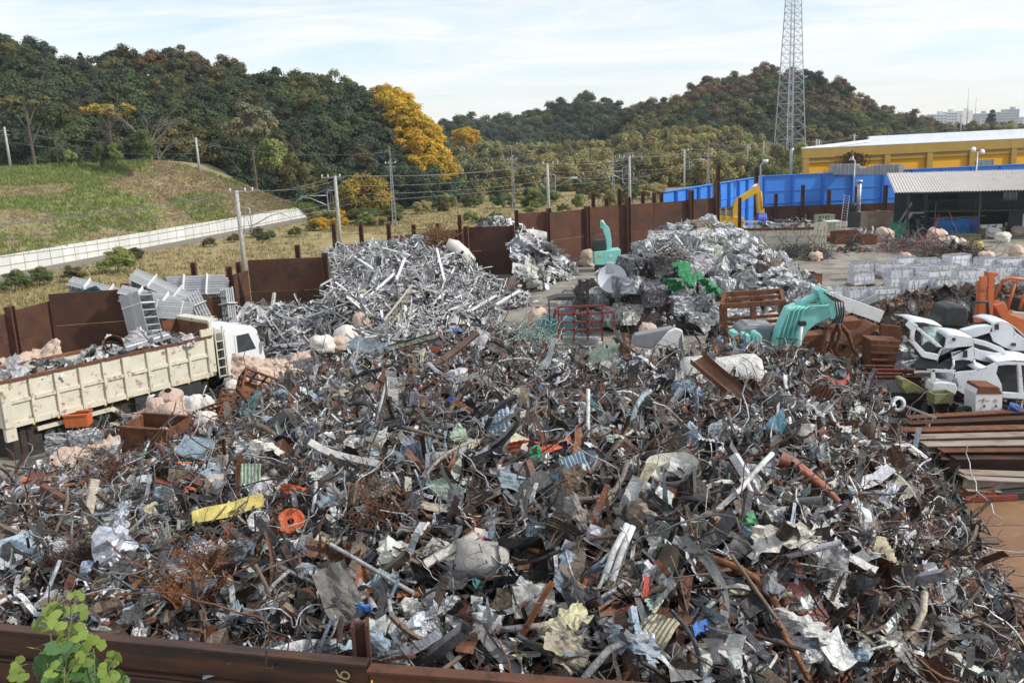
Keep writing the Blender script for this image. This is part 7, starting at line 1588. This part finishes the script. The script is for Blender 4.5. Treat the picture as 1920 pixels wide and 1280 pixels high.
# ---- rusty clutter between the grab and the beams; dark shreds paint shadow around the wrecks
DKM = [('black', 6), ('dark grey', 5), ('dark brown', 6), ('rust brown', 5), ('grey brown', 3), ('mid grey', 2), ('pale grey', 1)]
for px, py, rx, h_, n, lab, mix in [(1800, 775, 3.4, 1.0, 750, 'dark filler shreds painting the shadow under the car wrecks', DKM), (1600, 720, 2.8, .9, 620, 'rusty parts and shreds below the grab', [('rust brown', 6), ('orange rust', 3), ('dark brown', 5), ('dark grey', 3), ('grey brown', 3)]), (1690, 740, 2.2, .5, 420, 'dark shreds around the flat bed', DKM), (1500, 700, 2.4, .7, 380, 'brown shreds beside the excavator', [('rust brown', 4), ('dark brown', 5), ('grey brown', 5), ('mid grey', 3)]), (1880, 700, 2.6, 1.3, 420, 'dark filler shreds painting the shadow between the wrecks and the forklift', DKM)]:
    turnings(px, py, rx, h_, n, lab, mix, 'ground_clutter', (('shred', 5), ('metal_strip', 4), ('channel_bar', 3), ('wire', 3), ('crushed_box', 2), ('pipe', 2), ('chip', 3)), .36)
# ================================================================ FRONT BEAMS, HERO PIECES, PLANT
def onheap(px, py, heap=None, lift=0.0):
    heap = heap or MAIN; z = 3.5
    for k in range(8):
        p = at(px, py, z); z = min(max(float(heap.h([[p.x, p.y]])[0]), 0), 5.0)*.6+z*.4
    p = at(px, py, z); p.z += lift; return p
fM = at(690, 1237, 4.35)
def sheet_beam(A, B, h_, w_, mat, label, rows):
    """wall of wide-flange beams laid on their sides"""
    A, B = Vector(A), Vector(B); d = B-A; rz = math.atan2(d.y, d.x); ln = d.length; t = empty('beam_wall', (A.x, A.y, 0), rz, label=label, cat='wall'); zt = A.z
    sl_ = (B.z-A.z)/ln
    for r in range(rows):
        z1 = zt-r*(h_+.015); z0 = z1-h_
        Tm = Matrix.Translation((0, 0, 0)) @ Matrix(((1, 0, 0, 0), (0, 1, 0, 0), (sl_, 0, 1, 0), (0, 0, 0, 1)))
        b = MB(); b.box((ln/2, 0, z1-.02), (ln, w_, .04), Tm); b.box((ln/2, 0, z0+.02), (ln, w_, .04), Tm); b.box((ln/2, .0, (z0+z1)/2), (ln, .03, h_-.08), Tm)
        b.build('beam', mat, t, bevel=.008)
    return t
dl = (fM-fA); lw = sheet_beam(fA-dl*.5, fM, .44, .15, m_beam, 'rusty wide flange beam wall at the lower left front edge', 8)
lw.location.y -= .02
fB2 = Vector((fB.x, fB.y-.06, 4.33)); fM2 = Vector((fM.x+.02, fM.y-.1, 4.33))
sheet_beam(fM2, fM2+(fB2-fM2)*2.6, .50, .17, pmat('rust_beam_red', (.085, .032, .016), (.12, .045, .021), 4, .75, 0, .15, 14, stain=(.04, .019, .012), stain_amt=.45, stain_scale=3), 'redder rusty beam wall along the bottom right of the front edge', 9)
pp = at(664, 1232, 4.4); o = hpost(MB(), (0, 0, 0), 4.62, .2, .1).build('steel_post', m_post); o.location = (pp.x+.02, pp.y+.38, 0); tag(o, 'short rusty H post rising behind the joint of the two front beams', 'post')
m_chalk = pmat('chalk_paint', (.42, .36, .18), (.30, .24, .12), 9, .9)
ang = math.atan2(dl.y, dl.x)
ck = empty('painted_number', (fM.x-.30*math.cos(ang), fM.y-.30*math.sin(ang)-.056, 4.35-.20), ang, label='faded yellow hand painted number on the left front beam', cat='marking')
def stroke(pts, w_, nm):
    b = MB(); P = [Vector((x, 0, z)) for x, z in pts]; vs = []
    for i, p in enumerate(P):
        t = (P[min(i+1, len(P)-1)]-P[max(i-1, 0)]).normalized(); n = Vector((-t.z, 0, t.x)); vs += [p+n*w_/2, p-n*w_/2]
    b.add(vs, [(2*i, 2*i+1, 2*i+3, 2*i+2) for i in range(len(P)-1)]); b.build(nm, m_chalk, ck, solid=.003)
stroke([(.05*math.cos(a)+.02, .045*math.sin(a)+.02) for a in np.linspace(-2.2, 4.1, 18)]+[(-.04, -.01), (-.07, .03), (-.085, .08)], .022, 'digit_loop')
stroke([(-.09, -.05), (.0, -.075), (.09, -.10)], .024, 'digit_bar')
o = MB().bar(Vector((fM.x+.085, fM.y-.33, 4.30)), Vector((fM.x+.1, fM.y-.30, 3.6)), .035, .012).build('paint_line', m_yellow); tag(o, 'yellow paint line at the joint of the front beams', 'marking')

# ---- single pieces one can point at on the big heap
def orient(n, ang):
    x = (_RT*math.cos(ang)+_UP*math.sin(ang)); x = (x-n*x.dot(n)).normalized(); y = n.cross(x); return Matrix((x, y, n)).transposed()
def hero(kind, px, py, length, ang, col, label, sy=1.0, sz=1.0, k=None, lift=.16, face=.5, roll=0.0, metal=0.0, cat='scrap', name=None, mesh=None, mat=None, heap=None):
    p = onheap(px, py, heap, 0); _, nn = (heap or MAIN).hn([[p.x, p.y]]); n = (Vector(nn[0])*(1-face)+(CAM-p).normalized()*face).normalized(); p.z += lift
    length *= {'bent_sheet': .62, 'metal_sheet': .72}.get(kind, .85)
    M = orient(n, R(ang)) @ Matrix.Rotation(roll, 3, 'X')
    me = mesh if mesh is not None else pmesh(PR[kind][0 if k is None else k])
    o = bpy.data.objects.new(name or kind, me); COL.objects.link(o)
    if mat is not None and not me.materials: me.materials.append(mat)
    o.matrix_world = Matrix.Translation(p) @ M.to_4x4() @ Matrix.Diagonal((length, length*sy, length*sz, 1)); o.color = (*col, metal)
    return tag(o, label, cat)
W, CRM, GRY, SIL, YEL, RED, ORG, BLU = (.72, .72, .70), (.62, .58, .42), (.36, .37, .38), (.58, .60, .62), (.62, .52, .14), (.42, .045, .03), (.62, .11, .03), (.05, .18, .5)
PB_, RST, DBR, MNT, GRN = (.40, .50, .58), (.17, .07, .03), (.07, .045, .035), (.45, .56, .45), (.05, .26, .10)
def cr_mesh(fn, nu, nv, name, solid=0.0, smooth=True):
    b = MB(); b.grid(fn, nu, nv, smooth); me = b.mesh(name); return me
PLANK = cr_mesh(lambda u, v: (u-.5, (v-.5)*.22, .02*math.sin(u*9)+(.05*abs(v-.5))+.04*(u-.5)), 12, 4, 'flat_strip')
CORB = cr_mesh(lambda u, v: (u-.5, (v-.5)*.8, .02*(1 if round(v*18) % 2 else -1)+.25*(u-.5)**2), 6, 18, 'corrugated_offcut', smooth=False)
DUCT = (lambda b: (b.tube([(-.5, 0, .02), (-.3, .01, .04), (0, -.02, .0), (.25, -.06, -.03), (.5, -.12, -.1)], [.11, .10, .07, .065, .05], 10, cap=False), b.mesh('duct'))[1])(MB())
PROFW = (lambda b: (b.tube([(-.5, -.3, 0), (-.3, -.2, .04), (-.1, -.08, .05), (.02, .02, .05), (.2, .16, .04), (.38, .30, 0)], .028, 7), b.tube([(-.02, 0, .05), (.0, -.12, .03), (-.12, -.3, 0), (-.4, -.33, .0)], .026, 7), b.mesh('bent_profile'))[2])(MB())
TUBES = (lambda b: (b.tube([(-.5, .05, 0), (0, .07, .02), (.5, .03, 0)], .055, 10), b.tube([(-.48, -.08, 0), (0, -.05, .02), (.5, -.06, 0)], .055, 10), b.mesh('twin_tube'))[2])(MB())
BASIN = (lambda b: (b.grid(lambda u, v: ((.5-.05*v)*math.cos(u*6.283)*(.35+.65*v), .5*math.sin(u*6.283)*(.35+.65*v), .28*v*v+.03*math.sin(u*18)), 24, 6), b.mesh('basin'))[1])(MB())
TANK = (lambda b: (b.lathe([(0, -.5), (.24, -.49), (.3, -.42), (.31, -.2), (.27, 0), (.31, .25), (.3, .42), (.22, .49), (0, .5)], 22, Matrix.Rotation(R(90), 4, 'Y')), b.mesh('dented_tank'))[1])(MB())
DENT = cr_mesh(lambda u, v: ((u-.5)*(1+.1*mnoise.noise(Vector((v*4, 1, 2)))), (v-.5)*.75*(1+.14*mnoise.noise(Vector((u*4, 5, 2)))), .16*mnoise.noise(Vector((u*2.4, v*2.4, 7)))+.10*abs(mnoise.noise(Vector((u*5, v*5, 3))))+.04*mnoise.noise(Vector((u*11, v*11, 9)))), 22, 16, 'dented_sheet')
RING = (lambda b: (b.lathe([(.46+.022*math.cos(a), .022*math.sin(a)) for a in np.linspace(0, 6.28, 7)], 36), b.mesh('steel_ring'))[1])(MB())
HUB = (lambda b: (b.lathe([(.12, .02), (.2, .03), (.36, .0), (.42, .06), (.5, .08), (.5, -.05), (.42, -.02)], 24), b.mesh('wheel_rim'))[1])(MB())
COVER = (lambda b: (b.grid(lambda u, v: ((u-.5), (v-.5)*.7, .3*(1-(2*u-1)**4)*(1-(2*v-1)**4)+wob(Vector((u, v, 0)), 3, .06, 2).z), 14, 12), b.mesh('box_cover'))[1])(MB())
def tangle(n, sd, r=.006, rad=.5, flat=.6):
    g = random.Random(sd); b = MB()
    for k in range(n):
        p = Vector((g.gauss(0, rad*.45), g.gauss(0, rad*.45), g.gauss(0, rad*.3)*flat)); d = Vector((g.gauss(0, 1), g.gauss(0, 1), g.gauss(0, .6))).normalized(); pts = [p.copy()]
        for i in range(7):
            d = (d+Vector((g.gauss(0, .5), g.gauss(0, .5), g.gauss(0, .4)))).normalized(); p = p+d*.085; pts.append(p.copy())
        b.tube(pts, r, 4, cap=False)
    return b.mesh('wire_tangle')
TG = [tangle(150, 1), tangle(150, 2), tangle(90, 3, .009)]
for m_ in (DENT, PLANK, CORB, DUCT, PROFW, TUBES, BASIN, TANK, RING, HUB, COVER, *TG): m_.materials.append(m_scrapo)
H = hero
H('x', 432, 988, 1.35, 24, YEL, 'bright yellow metal strip lying across the lower left of the heap', mesh=PLANK, name='yellow_strip', lift=.3, sy=1.1)
H('x', 18, 1068, 1.15, 38, (.46, .56, .64), 'pale blue corrugated sheet at the left edge above the front beam', mesh=CORB, name='corrugated_offcut', lift=.25)
H('x', 372, 862, .95, -15, PB_, 'pale blue corrugated sheet standing on the left slope', mesh=CORB, name='corrugated_offcut', lift=.3, sy=.9)
H('x', 695, 668, 1.7, -28, (.48, .56, .60), 'long pale corrugated roof sheet near the white bags', mesh=CORB, name='corrugated_offcut', lift=.35, sy=.55)
H('foil_scrap', 222, 1050, 1.05, 75, (.62, .65, .72), 'large crumpled silver foil sack on the lower left of the heap', metal=.7, sy=.8, lift=.3)
H('metal_sheet', 235, 1010, .8, 80, (.6, .63, .7), 'upright crumpled silver foil above the foil sack', metal=.7, lift=.4, face=.8)
H('x', 1160, 1082, .95, 72, (.80, .81, .82), 'pair of clean white tubes standing upright in the middle foreground', mesh=TUBES, name='white_tubes', lift=.35, face=.6)
H('x', 1520, 925, 1.25, -38, (.36, .12, .075), 'curved red brown duct on the right slope', mesh=DUCT, name='duct', lift=.3)
H('x', 1400, 955, 1.6, 12, (.74, .74, .72), 'long white bent perforated profile on the right slope', mesh=PROFW, name='bent_profile', lift=.4)
H('x', 1352, 712, 2.5, -4, (.66, .65, .62), 'large dented white tank shell on the crest of the heap', mesh=TANK, name='dented_tank', lift=.12, sy=.85, sz=.8)
H('channel_bar', 1352, 752, 1.9, 118, (.20, .085, .04), 'rusty brown channel rising steeply near the white tank', k=0, sy=2.2, sz=1.6, lift=.45, face=.5)
H('x', 1262, 915, 1.05, 5, (.66, .64, .56), 'cream plastic basin lying open on the upper right slope', mesh=BASIN, name='basin', lift=.12, face=.15)
H('foil_scrap', 1407, 1010, .36, 0, GRN, 'green plastic ball lump on the right slope', lift=.25)
H('x', 1490, 1150, .95, 10, (.20, .06, .05), 'dark red dented panel low on the right slope', mesh=DENT, name='dented_sheet', sy=1.1, lift=.05, face=.4)
H('x', 905, 1080, .85, -5, (.42, .40, .37), 'grey open housing with a black inside in the foreground', mesh=COVER, name='housing', lift=.25, face=.75)
H('crushed_box', 985, 1085, .62, 10, (.03, .03, .032), 'black crushed plastic box beside the grey housing', k=1, lift=.25)
H('crushed_box', 800, 1095, .42, 20, (.05, .05, .055), 'charcoal crushed box on the lower slope', k=3, lift=.2)
H('metal_sheet', 1062, 1205, .9, 40, (.52, .48, .30), 'large dull yellow sheet near the bottom centre', lift=.25, face=.75, sy=1.3)
H('x', 1002, 1160, .62, 5, (.52, .50, .46), 'beige folded sheet above the dull yellow sheet', lift=.25, face=.8, mesh=DENT, name='dented_sheet')
H('metal_strip', 1200-15, 1140+10, .7, 60, RED, 'short red strip beside the beige sheet', lift=.3, sy=2)
H('x', 640, 1160, .9, 112, (.14, .13, .12), 'tall dark curved steel plate above the front beam joint', lift=.35, face=.85, sy=.8, mesh=DENT, name='dented_sheet')
H('x', 595, 1190, .62, 0, (.50, .50, .49), 'thin bicycle rim standing above the left front beam', mesh=RING, name='steel_ring', lift=.15, face=.8, metal=.7)
H('x', 488, 1005, .40, 0, (.62, .63, .64), 'silver car wheel rim on the left slope', mesh=HUB, name='wheel_rim', lift=.25, face=.9, metal=.6)
H('x', 548, 1006, .50, 0, ORG, 'orange red ring lid on the left slope', mesh=HUB, name='ring_lid', lift=.25, face=.6)
H('metal_sheet', 558, 948, .75, -8, ORG, 'crumpled orange plastic on the left slope', lift=.25, sy=.6)
H('channel_bar', 325, 938, .8, -30, (.34, .07, .045), 'red channel offcut on the left slope', sy=1.4, lift=.3)
H('metal_sheet', 362, 948, .35, 0, (.60, .16, .06), 'small orange red plate next to the red channel', lift=.3)
H('foil_scrap', 790, 1205, .36, 0, (.62, .64, .70), 'ball of crumpled foil near the bottom beam', metal=.7, lift=.25)
H('x', 385, 1080, 1.0, 20, (.21, .085, .03), 'rust brown wire tangle on the lower left slope', mesh=TG[0], name='wire_tangle', lift=.2)
H('x', 150, 1060, 1.0, 60, (.12, .07, .045), 'dark brown wire bundle right of the pale blue sheet', mesh=TG[1], name='wire_tangle', lift=.2)
H('x', 720, 985, 1.2, 0, (.15, .062, .03), 'wide rusty wire tangle left of the centre', mesh=TG[1], name='wire_tangle', lift=.15)
H('x', 345, 1140, 1.1, 10, (.25, .10, .03), 'orange rusty turnings just above the left front beam', mesh=TG[0], name='wire_tangle', lift=.12)
H('x', 210, 900, 1.1, 30, (.14, .055, .028), 'rusty wire clump at the upper left of the heap', mesh=TG[2], name='wire_tangle', lift=.2)
H('x', 1000, 650, 2.0, 10, (.36, .46, .40), 'tangle of pale green wires on the crest', mesh=TG[2], name='wire_tangle', lift=.25)
H('x', 1075, 655, 1.5, -20, (.42, .52, .45), 'pale green wire fan left of the red frame', mesh=TG[2], name='wire_tangle', lift=.3)
H('x', 310, 1030, .45, -20, (.58, .56, .50), 'white netting on the left slope', mesh=TG[2], name='netting', lift=.25)
H('metal_sheet', 1130, 695, 1.2, -15, MNT, 'pale mint crumpled sheet on the upper slope', lift=.25, k=1)
H('x', 1165, 668, .9, 80, (.17, .09, .05), 'brown cardboard like plate standing on the crest', lift=.35, face=.85, mesh=DENT, name='dented_sheet')
H('metal_sheet', 505, 870, 1.1, -10, (.68, .66, .60), 'crumpled white sheet on the left slope', lift=.25)
H('metal_sheet', 1000, 940, 1.4, 5, (.22, .30, .36), 'wrinkled blue grey sheet in the centre of the heap', lift=.25, k=3)
H('metal_sheet', 1085, 1000, .8, -60, (.23, .21, .20), 'pointed grey sheet hanging in the centre', lift=.3, face=.85)
H('metal_sheet', 1215, 1030, 1.1, -45, (.27, .22, .18), 'tall brown ribbed plate right of the centre', lift=.35, face=.85, k=7)
H('metal_sheet', 985, 870, .8, 15, RED, 'bright red folded sheet near the centre top', lift=.3, sy=.5)
H('metal_strip', 1010, 855, 1.3, 12, (.58, .09, .03), 'orange red strap across the upper centre', lift=.35, sy=2.2)
H('foil_scrap', 1008, 880, .3, 0, (.03, .30, .14), 'small emerald green lump near the red strap', lift=.3)
H('metal_sheet', 1155, 855, .45, 10, (.66, .72, .66), 'white and green packet on the upper slope', lift=.3)
H('x', 895, 1055, .5, 80, (.66, .58, .52), 'red and white striped sleeve piece in the centre', mesh=PLANK, name='striped_sleeve', lift=.3, sy=1.6)
for k in range(3): H('x', 884+k*11, 1050+k*6, .22, 75, RED, 'red stripe on the white sleeve in the centre', mesh=PLANK, name='red_stripe', lift=.36, sy=.8)
H('metal_sheet', 480, 770, .9, 70, (.05, .17, .19), 'dark teal sheet beside the rusty crates', lift=.3, face=.7)
H('channel_bar', 850, 690, 2.2, 48, (.13, .08, .06), 'long curved rusty channel near the crest', k=2, lift=.4, sy=1.2)
H('channel_bar', 775, 660, 1.9, 24, (.17, .20, .15), 'dark green channel near the crest', k=0, lift=.3, sy=1.6)
H('x', 900, 655, .8, 65, (.42, .42, .42), 'curled grey panel on the crest', lift=.35, face=.6, mesh=DENT, name='dented_sheet')
H('metal_sheet', 895, 610, .9, 10, ORG, 'orange netting lump on the crest left of centre', lift=.25, sy=.5)
H('metal_sheet', 1450, 830, 1.3, 55, (.10, .24, .32), 'dark blue ribbed sheet piece right of the white tank', lift=.3, sy=.5, k=5)
H('metal_sheet', 1500, 790, 1.2, -20, (.30, .31, .32), 'grey ribbed plate on the upper right slope', lift=.25)
H('metal_sheet', 1290, 760, 1.0, -20, (.20, .28, .36), 'blue grey crumpled sheet on the upper right', lift=.25)
H('metal_strip', 1570, 720, .9, 10, RED, 'dull red strap on the right crest', lift=.3, sy=3)
H('metal_sheet', 1610, 690, .75, 70, (.62, .62, .64), 'silver twisted sheet standing at the right crest', lift=.35, metal=.5, face=.85)
H('x', 1560, 1100, .6, 80, (.30, .30, .30), 'grey wrinkled oval plate on the right slope', lift=.3, face=.85, mesh=DENT, name='dented_sheet')
H('pipe', 1420, 1165, 1.3, -65, (.20, .13, .08), 'brown wooden pole leaning low on the right slope', lift=.4)
H('pipe', 1545, 1110, .8, -10, (.30, .25, .20), 'pale broken stick on the right slope', lift=.35)
H('pipe', 700, 1110, 1.6, -38, (.36, .37, .38), 'long grey pipe slanting down the lower left centre', lift=.35)
H('pipe', 1110, 940, 1.5, 38, (.22, .18, .15), 'brown bent pipe right of the centre', k=3, lift=.35, sy=1.5)
H('pipe', 840, 905, 1.4, 55, (.40, .36, .30), 'large looped grey pipe in the centre', k=2, lift=.35)
H('channel_bar', 650, 890, 1.6, -30, (.52, .51, .49), 'long pale gutter piece left of the centre', k=2, lift=.3, sy=1.2)
H('channel_bar', 850, 1075, .95, 40, (.60, .58, .54), 'dirty white channel in the centre foreground', k=0, lift=.35, sy=1.6)
H('metal_sheet', 690, 1180, .35, -10, BLU, 'blue and grey box end above the front beam', lift=.3, face=.9)
H('metal_sheet', 600, 770, .8, -35, (.36, .42, .50), 'pale blue folded trim on the left slope', lift=.3, k=3, sy=.7)
H('metal_sheet', 850, 775, .3, 20, (.05, .08, .55), 'small vivid blue plastic piece on the upper slope', lift=.3)
H('metal_sheet', 1190, 1245, .9, -25, (.30, .36, .42), 'blue grey plate at the bottom right of centre', lift=.25, face=.7)
H('metal_sheet', 1500, 1210, 1.0, -18, (.55, .54, .52), 'pale torn slab at the bottom right', lift=.25, face=.7)
H('metal_sheet', 1660, 960, .8, 60, (.60, .62, .68), 'bright silver sheet on the right shoulder', metal=.4, lift=.3, face=.8)
H('metal_sheet', 1470, 1050, 1.4, 8, (.62, .60, .54), 'long dirty white sheet across the right slope', lift=.3, sy=.5, k=6)
H('metal_strip', 1600, 1060, 1.1, -50, (.60, .60, .58), 'white peeling strip on the right slope', lift=.35, sy=2)
H('crushed_box', 405, 870+60, .4, 0, (.45, .42, .38), 'small beige crushed case on the left slope', lift=.25)
# white moulded panels and tilted body parts on the crest by the red frame
wp = onheap(1268, 655, None, .3)
o = slab(MB(), [(1222, 662), (1255, 622), (1268, 616), (1280, 620), (1284, 655), (1262, 664)], 33.5, .25).build('white_door_panel', m_white, bevel=.03); tag(o, 'large white moulded door panel standing on the crest', 'panel')
o = slab(MB(), [(1180, 648), (1192, 628), (1262, 614), (1266, 622), (1222, 655)], 34.2, .5).build('grey_bonnet', m_grey, bevel=.05); tag(o, 'grey car bonnet tilted behind the white panel', 'car part')
# dish on the bale heap, green netting
DISH = (lambda b: (b.grid(lambda u, v: (v*math.cos(u*6.283), v*math.sin(u*6.283), .22*v*v), 28, 6), b.mesh('dish'))[1])(MB())
p = onheap(1148, 523, BL, 0); p += (CAM-p).normalized()*3.3; ds = empty('satellite_dish', p, label='round pale grey satellite dish lying on the left of the bale heap', cat='dish')
o = mesh_obj('reflector', DISH, m_roofw, ds); o.scale = (.75, .75, .75); o.rotation_euler = (CAM-p).to_track_quat('Z', 'Y').to_euler(); o.rotation_euler.x -= .15
MB().box((-.1, .25, .55), (.5, .4, .6), taper=.8).build('mount', m_galv, ds, bevel=.05)
m_gnet = pmat('green_net', (.02, .24, .09), (.012, .15, .055), 6, .6, 0, .5, 10)
for i, (px, py, Y, s, lab) in enumerate([(1283, 515, 50.5, 1.1, 'large green net lump between the bales'), (1325, 535, 49.5, 1.0, 'right green net lump between the bales'), (1262, 535, 50, .6, 'small green net scrap left of the large lump'), (1350, 440, 56, .35, 'tiny green net piece high on the bale heap')]):
    o = mesh_obj('green_net', SHEETB[i % 3].copy(), m_gnet); p = onheap(px, py, BL, 0); p += (CAM-p).normalized()*.9; o.location = p; o.scale = (s, s, s*1.3); o.rotation_euler = (.9, random.uniform(-.4, .4), random.uniform(0, 3)); tag(o, lab, 'net')
# pale ladder on the profile heap, long white bars, brown brush bale
a, c = onheap(722, 625, AL, .35), onheap(775, 560, AL, .45); ladder('ladder', a, c, .62, 13, pmat('cream_wood', (.50, .45, .34), (.42, .38, .29), 3, .7), 'cream wooden ladder lying on the front of the profile heap', .09, .05)
for i, (x0, y0, x1, y1) in enumerate([(665, 495, 700, 520), (715, 478, 770, 495), (745, 540, 760, 500), (820, 480, 835, 545), (930, 585, 975, 560), (690, 575, 740, 530), (602, 550, 632, 534), (880, 600, 930, 570)]):
    a, c = onheap(x0, y0, AL, .45), onheap(x1, y1, AL, .5); o = MB().bar(a, c, .13, .09).build('aluminium_profile', m_white); tag(o, ['short', 'long', 'upright', 'steep', 'pale', 'slanting', 'jutting', 'low'][i]+' white profile '+['at the upper left', 'near the top', 'in the middle', 'below the tube bag', 'at the right tip', 'at the left', 'past the partition post', 'at the right foot'][i]+' of the profile heap', 'profile')
p = atY(826, 452, 57.5); o = mesh_obj('brush_bale', tangle(260, 9, .01), pmat('brown_fibre', (.22, .12, .05), (.15, .08, .035), 4, .95)); o.location = p; o.scale = (2.0, 1.2, 2.2); o.rotation_euler = (0, .5, 0); tag(o, 'shaggy brown fibre bundle on top of the profile heap', 'bundle')
for i, (px, py) in enumerate([(790, 462), (808, 466), (700, 468), (720, 470)]):
    o = bpy.data.objects.new('bale', BALE[i]); COL.objects.link(o); o.location = atY(px, py, 58.5); o.scale = (1.3, 1.2, 1.3); o.rotation_euler = (.1, .2, i); o.color = (.55, .56, .57, .5); tag(o, ['left', 'right', 'far left', 'second'][i]+' pressed aluminium bale on top of the profile heap', 'bale')

# ---- leafy plant in front of the left beam
PLc = Vector((-4.55, 7.15, 0)); PT = empty('shrub_plant', PLc, label='green clover leaved shrub rising in front of the left beam', cat='plant')
m_lf = leaf_material('shrub_leaves', .3)
b = MB()
def leaflet(sd):
    b = MB(); vs = [(0, 0, 0)]; n = 14
    for i in range(n+1):
        t = i/n; a = (t-.5)*2.6; r = .5+.5*math.cos(a*.95)**.6; notch = 1-.16*math.exp(-(a/.22)**2); vs.append((math.cos(a)*r*notch*.9+.08, math.sin(a)*r*.75, .10*math.cos(a*2)+.06*math.sin(sd+t*5)))
    fs = [(0, i+1, i+2) for i in range(n)]; b.add(vs, fs, True); me = b.mesh('leaflet')
    at_ = me.attributes.new('col', 'FLOAT_COLOR', 'POINT'); at_.data.foreach_set('color', [1.0]*(4*len(me.vertices))); me.materials.append(m_lf); return me
LFm = [leaflet(i) for i in range(4)]
def shoot(base, tip, n, bend, sd):
    g = random.Random(sd); base, tip = Vector(base), Vector(tip); mid = base.lerp(tip, .5)+Vector(bend)
    pts = [base*(1-t)**2+mid*2*t*(1-t)+tip*t*t for t in [k/10 for k in range(11)]]
    rel(MB().tube(pts, [.014-.0009*k for k in range(11)], 6).build('stem', pmat('green_stem', (.10, .13, .04), (.14, .12, .06), 5, .7)), PT)
    for k in range(n):
        t = .12+.88*(k+.5)/n; q = base*(1-t)**2+mid*2*t*(1-t)+tip*t*t; a = g.uniform(0, 6.28); side = Vector((math.cos(a), math.sin(a)-.5, g.uniform(.0, .6))).normalized(); e = q+side*g.uniform(.06, .15)
        lf = bpy.data.objects.new('leaf', None); COL.objects.link(lf); lf.empty_display_size = .05; lf.location = e; nrm_ = (Vector((g.gauss(0, .35), -.6+g.gauss(0, .3), .75+g.gauss(0, .3)))).normalized(); x = (side-nrm_*side.dot(nrm_)).normalized(); y = nrm_.cross(x)
        lf.matrix_world = Matrix.Translation(e) @ Matrix((x, y, nrm_)).transposed().to_4x4(); rel(lf, PT)
        s = g.uniform(.085, .13)*(1 if t < .8 else .75); f = g.uniform(.8, 1.25); yl = t > .75
        for j, aa in enumerate((-1.35, 0, 1.35)):
            o = bpy.data.objects.new('leaflet', LFm[g.randrange(4)]); COL.objects.link(o); o.parent = lf; o.rotation_euler = (g.gauss(0, .15), g.gauss(0, .2), aa); o.scale = (s, s, s); o.location = (.015*math.cos(aa), .015*math.sin(aa), 0)
            o.color = ((.20 if yl else .10)*f, (.27 if yl else .19)*f, (.06 if yl else .065)*f, 1)
        rel(MB().tube([q, (q+e)/2+Vector((0, 0, .01)), e], .004, 5).build('petiole', MATS['green_stem']), PT)
bs = atY(150, 1420, 6.6)
for i, (px, py, Y, n, bd_) in enumerate([(118, 1122, 7.3, 16, (.05, 0, .1)), (140, 1130, 7.1, 14, (-.1, 0, .1)), (90, 1160, 7.2, 12, (-.1, .1, .0)), (60, 1240, 6.9, 11, (-.15, 0, .1)), (215, 1235, 6.9, 11, (.15, 0, .1)), (175, 1215, 7.0, 11, (.1, 0, .05)), (120, 1250, 6.7, 10, (0, -.1, .0)), (205, 1268, 6.8, 8, (.1, 0, .1)), (95, 1275, 6.8, 9, (0, 0, 0)), (150, 1180, 7.2, 12, (0, 0, .1))]):
    shoot(bs+Vector((random.uniform(-.1, .1), random.uniform(-.1, .1), 0)), atY(px, py, Y), n, bd_, i)

for i, (px, py, z) in enumerate([(118, 838, .5), (160, 832, .55)]):
    o = bpy.data.objects.new('bale', BALE[i+4]); COL.objects.link(o); o.location = at(px, py, z); o.scale = (1.0, .9, .9); o.rotation_euler = (.05, .1, .4+i*.3); o.color = (.5, .51, .53, .5); tag(o, ['left', 'right'][i]+' loose silver bale of thin sheet below the orange crate', 'bale')

# ---------------------------------------------------------------- thin autumn haze over the whole place
hz = MB().span((-900, -70, -3), (1100, 1250, 62)).build('haze', None); tag(hz, 'thin pale haze', kind='stuff')
hm = bpy.data.materials.new('haze'); hm.use_nodes = True; hn = hm.node_tree; hn.nodes.clear(); ho = hn.nodes.new('ShaderNodeOutputMaterial'); hv = hn.nodes.new('ShaderNodeVolumePrincipled')
hv.inputs['Density'].default_value = .00022; hv.inputs['Color'].default_value = (.86, .92, 1, 1); hv.inputs['Anisotropy'].default_value = .3; hn.links.new(hv.outputs[0], ho.inputs['Volume']); hz.data.materials.append(hm)
# ---------------------------------------------------------------- labels that would be shared: tell the pieces apart by their order in the picture
bpy.context.view_layer.update()
_by = {}
for o in bpy.data.objects:
    if o.parent is None and 'label' in o and o.get('category'): _by.setdefault(o['label'], []).append(o)
_ord = lambda n: f'{n}{"th" if 10 <= n % 100 <= 20 else {1: "st", 2: "nd", 3: "rd"}.get(n % 10, "th")}'
for lab, os_ in _by.items():
    if len(os_) < 2: continue
    os_.sort(key=lambda o: proj(o.matrix_world.translation)[0])
    if len(os_) > 120: continue
    nwords = len(lab.split())
    for i, o in enumerate(os_):
        pos = 'leftmost' if i == 0 else 'rightmost' if i == len(os_)-1 else f'{_ord(i+1)} from left'
        if nwords+len(pos.split()) <= 16: o['label'] = f'{lab}, {pos}'
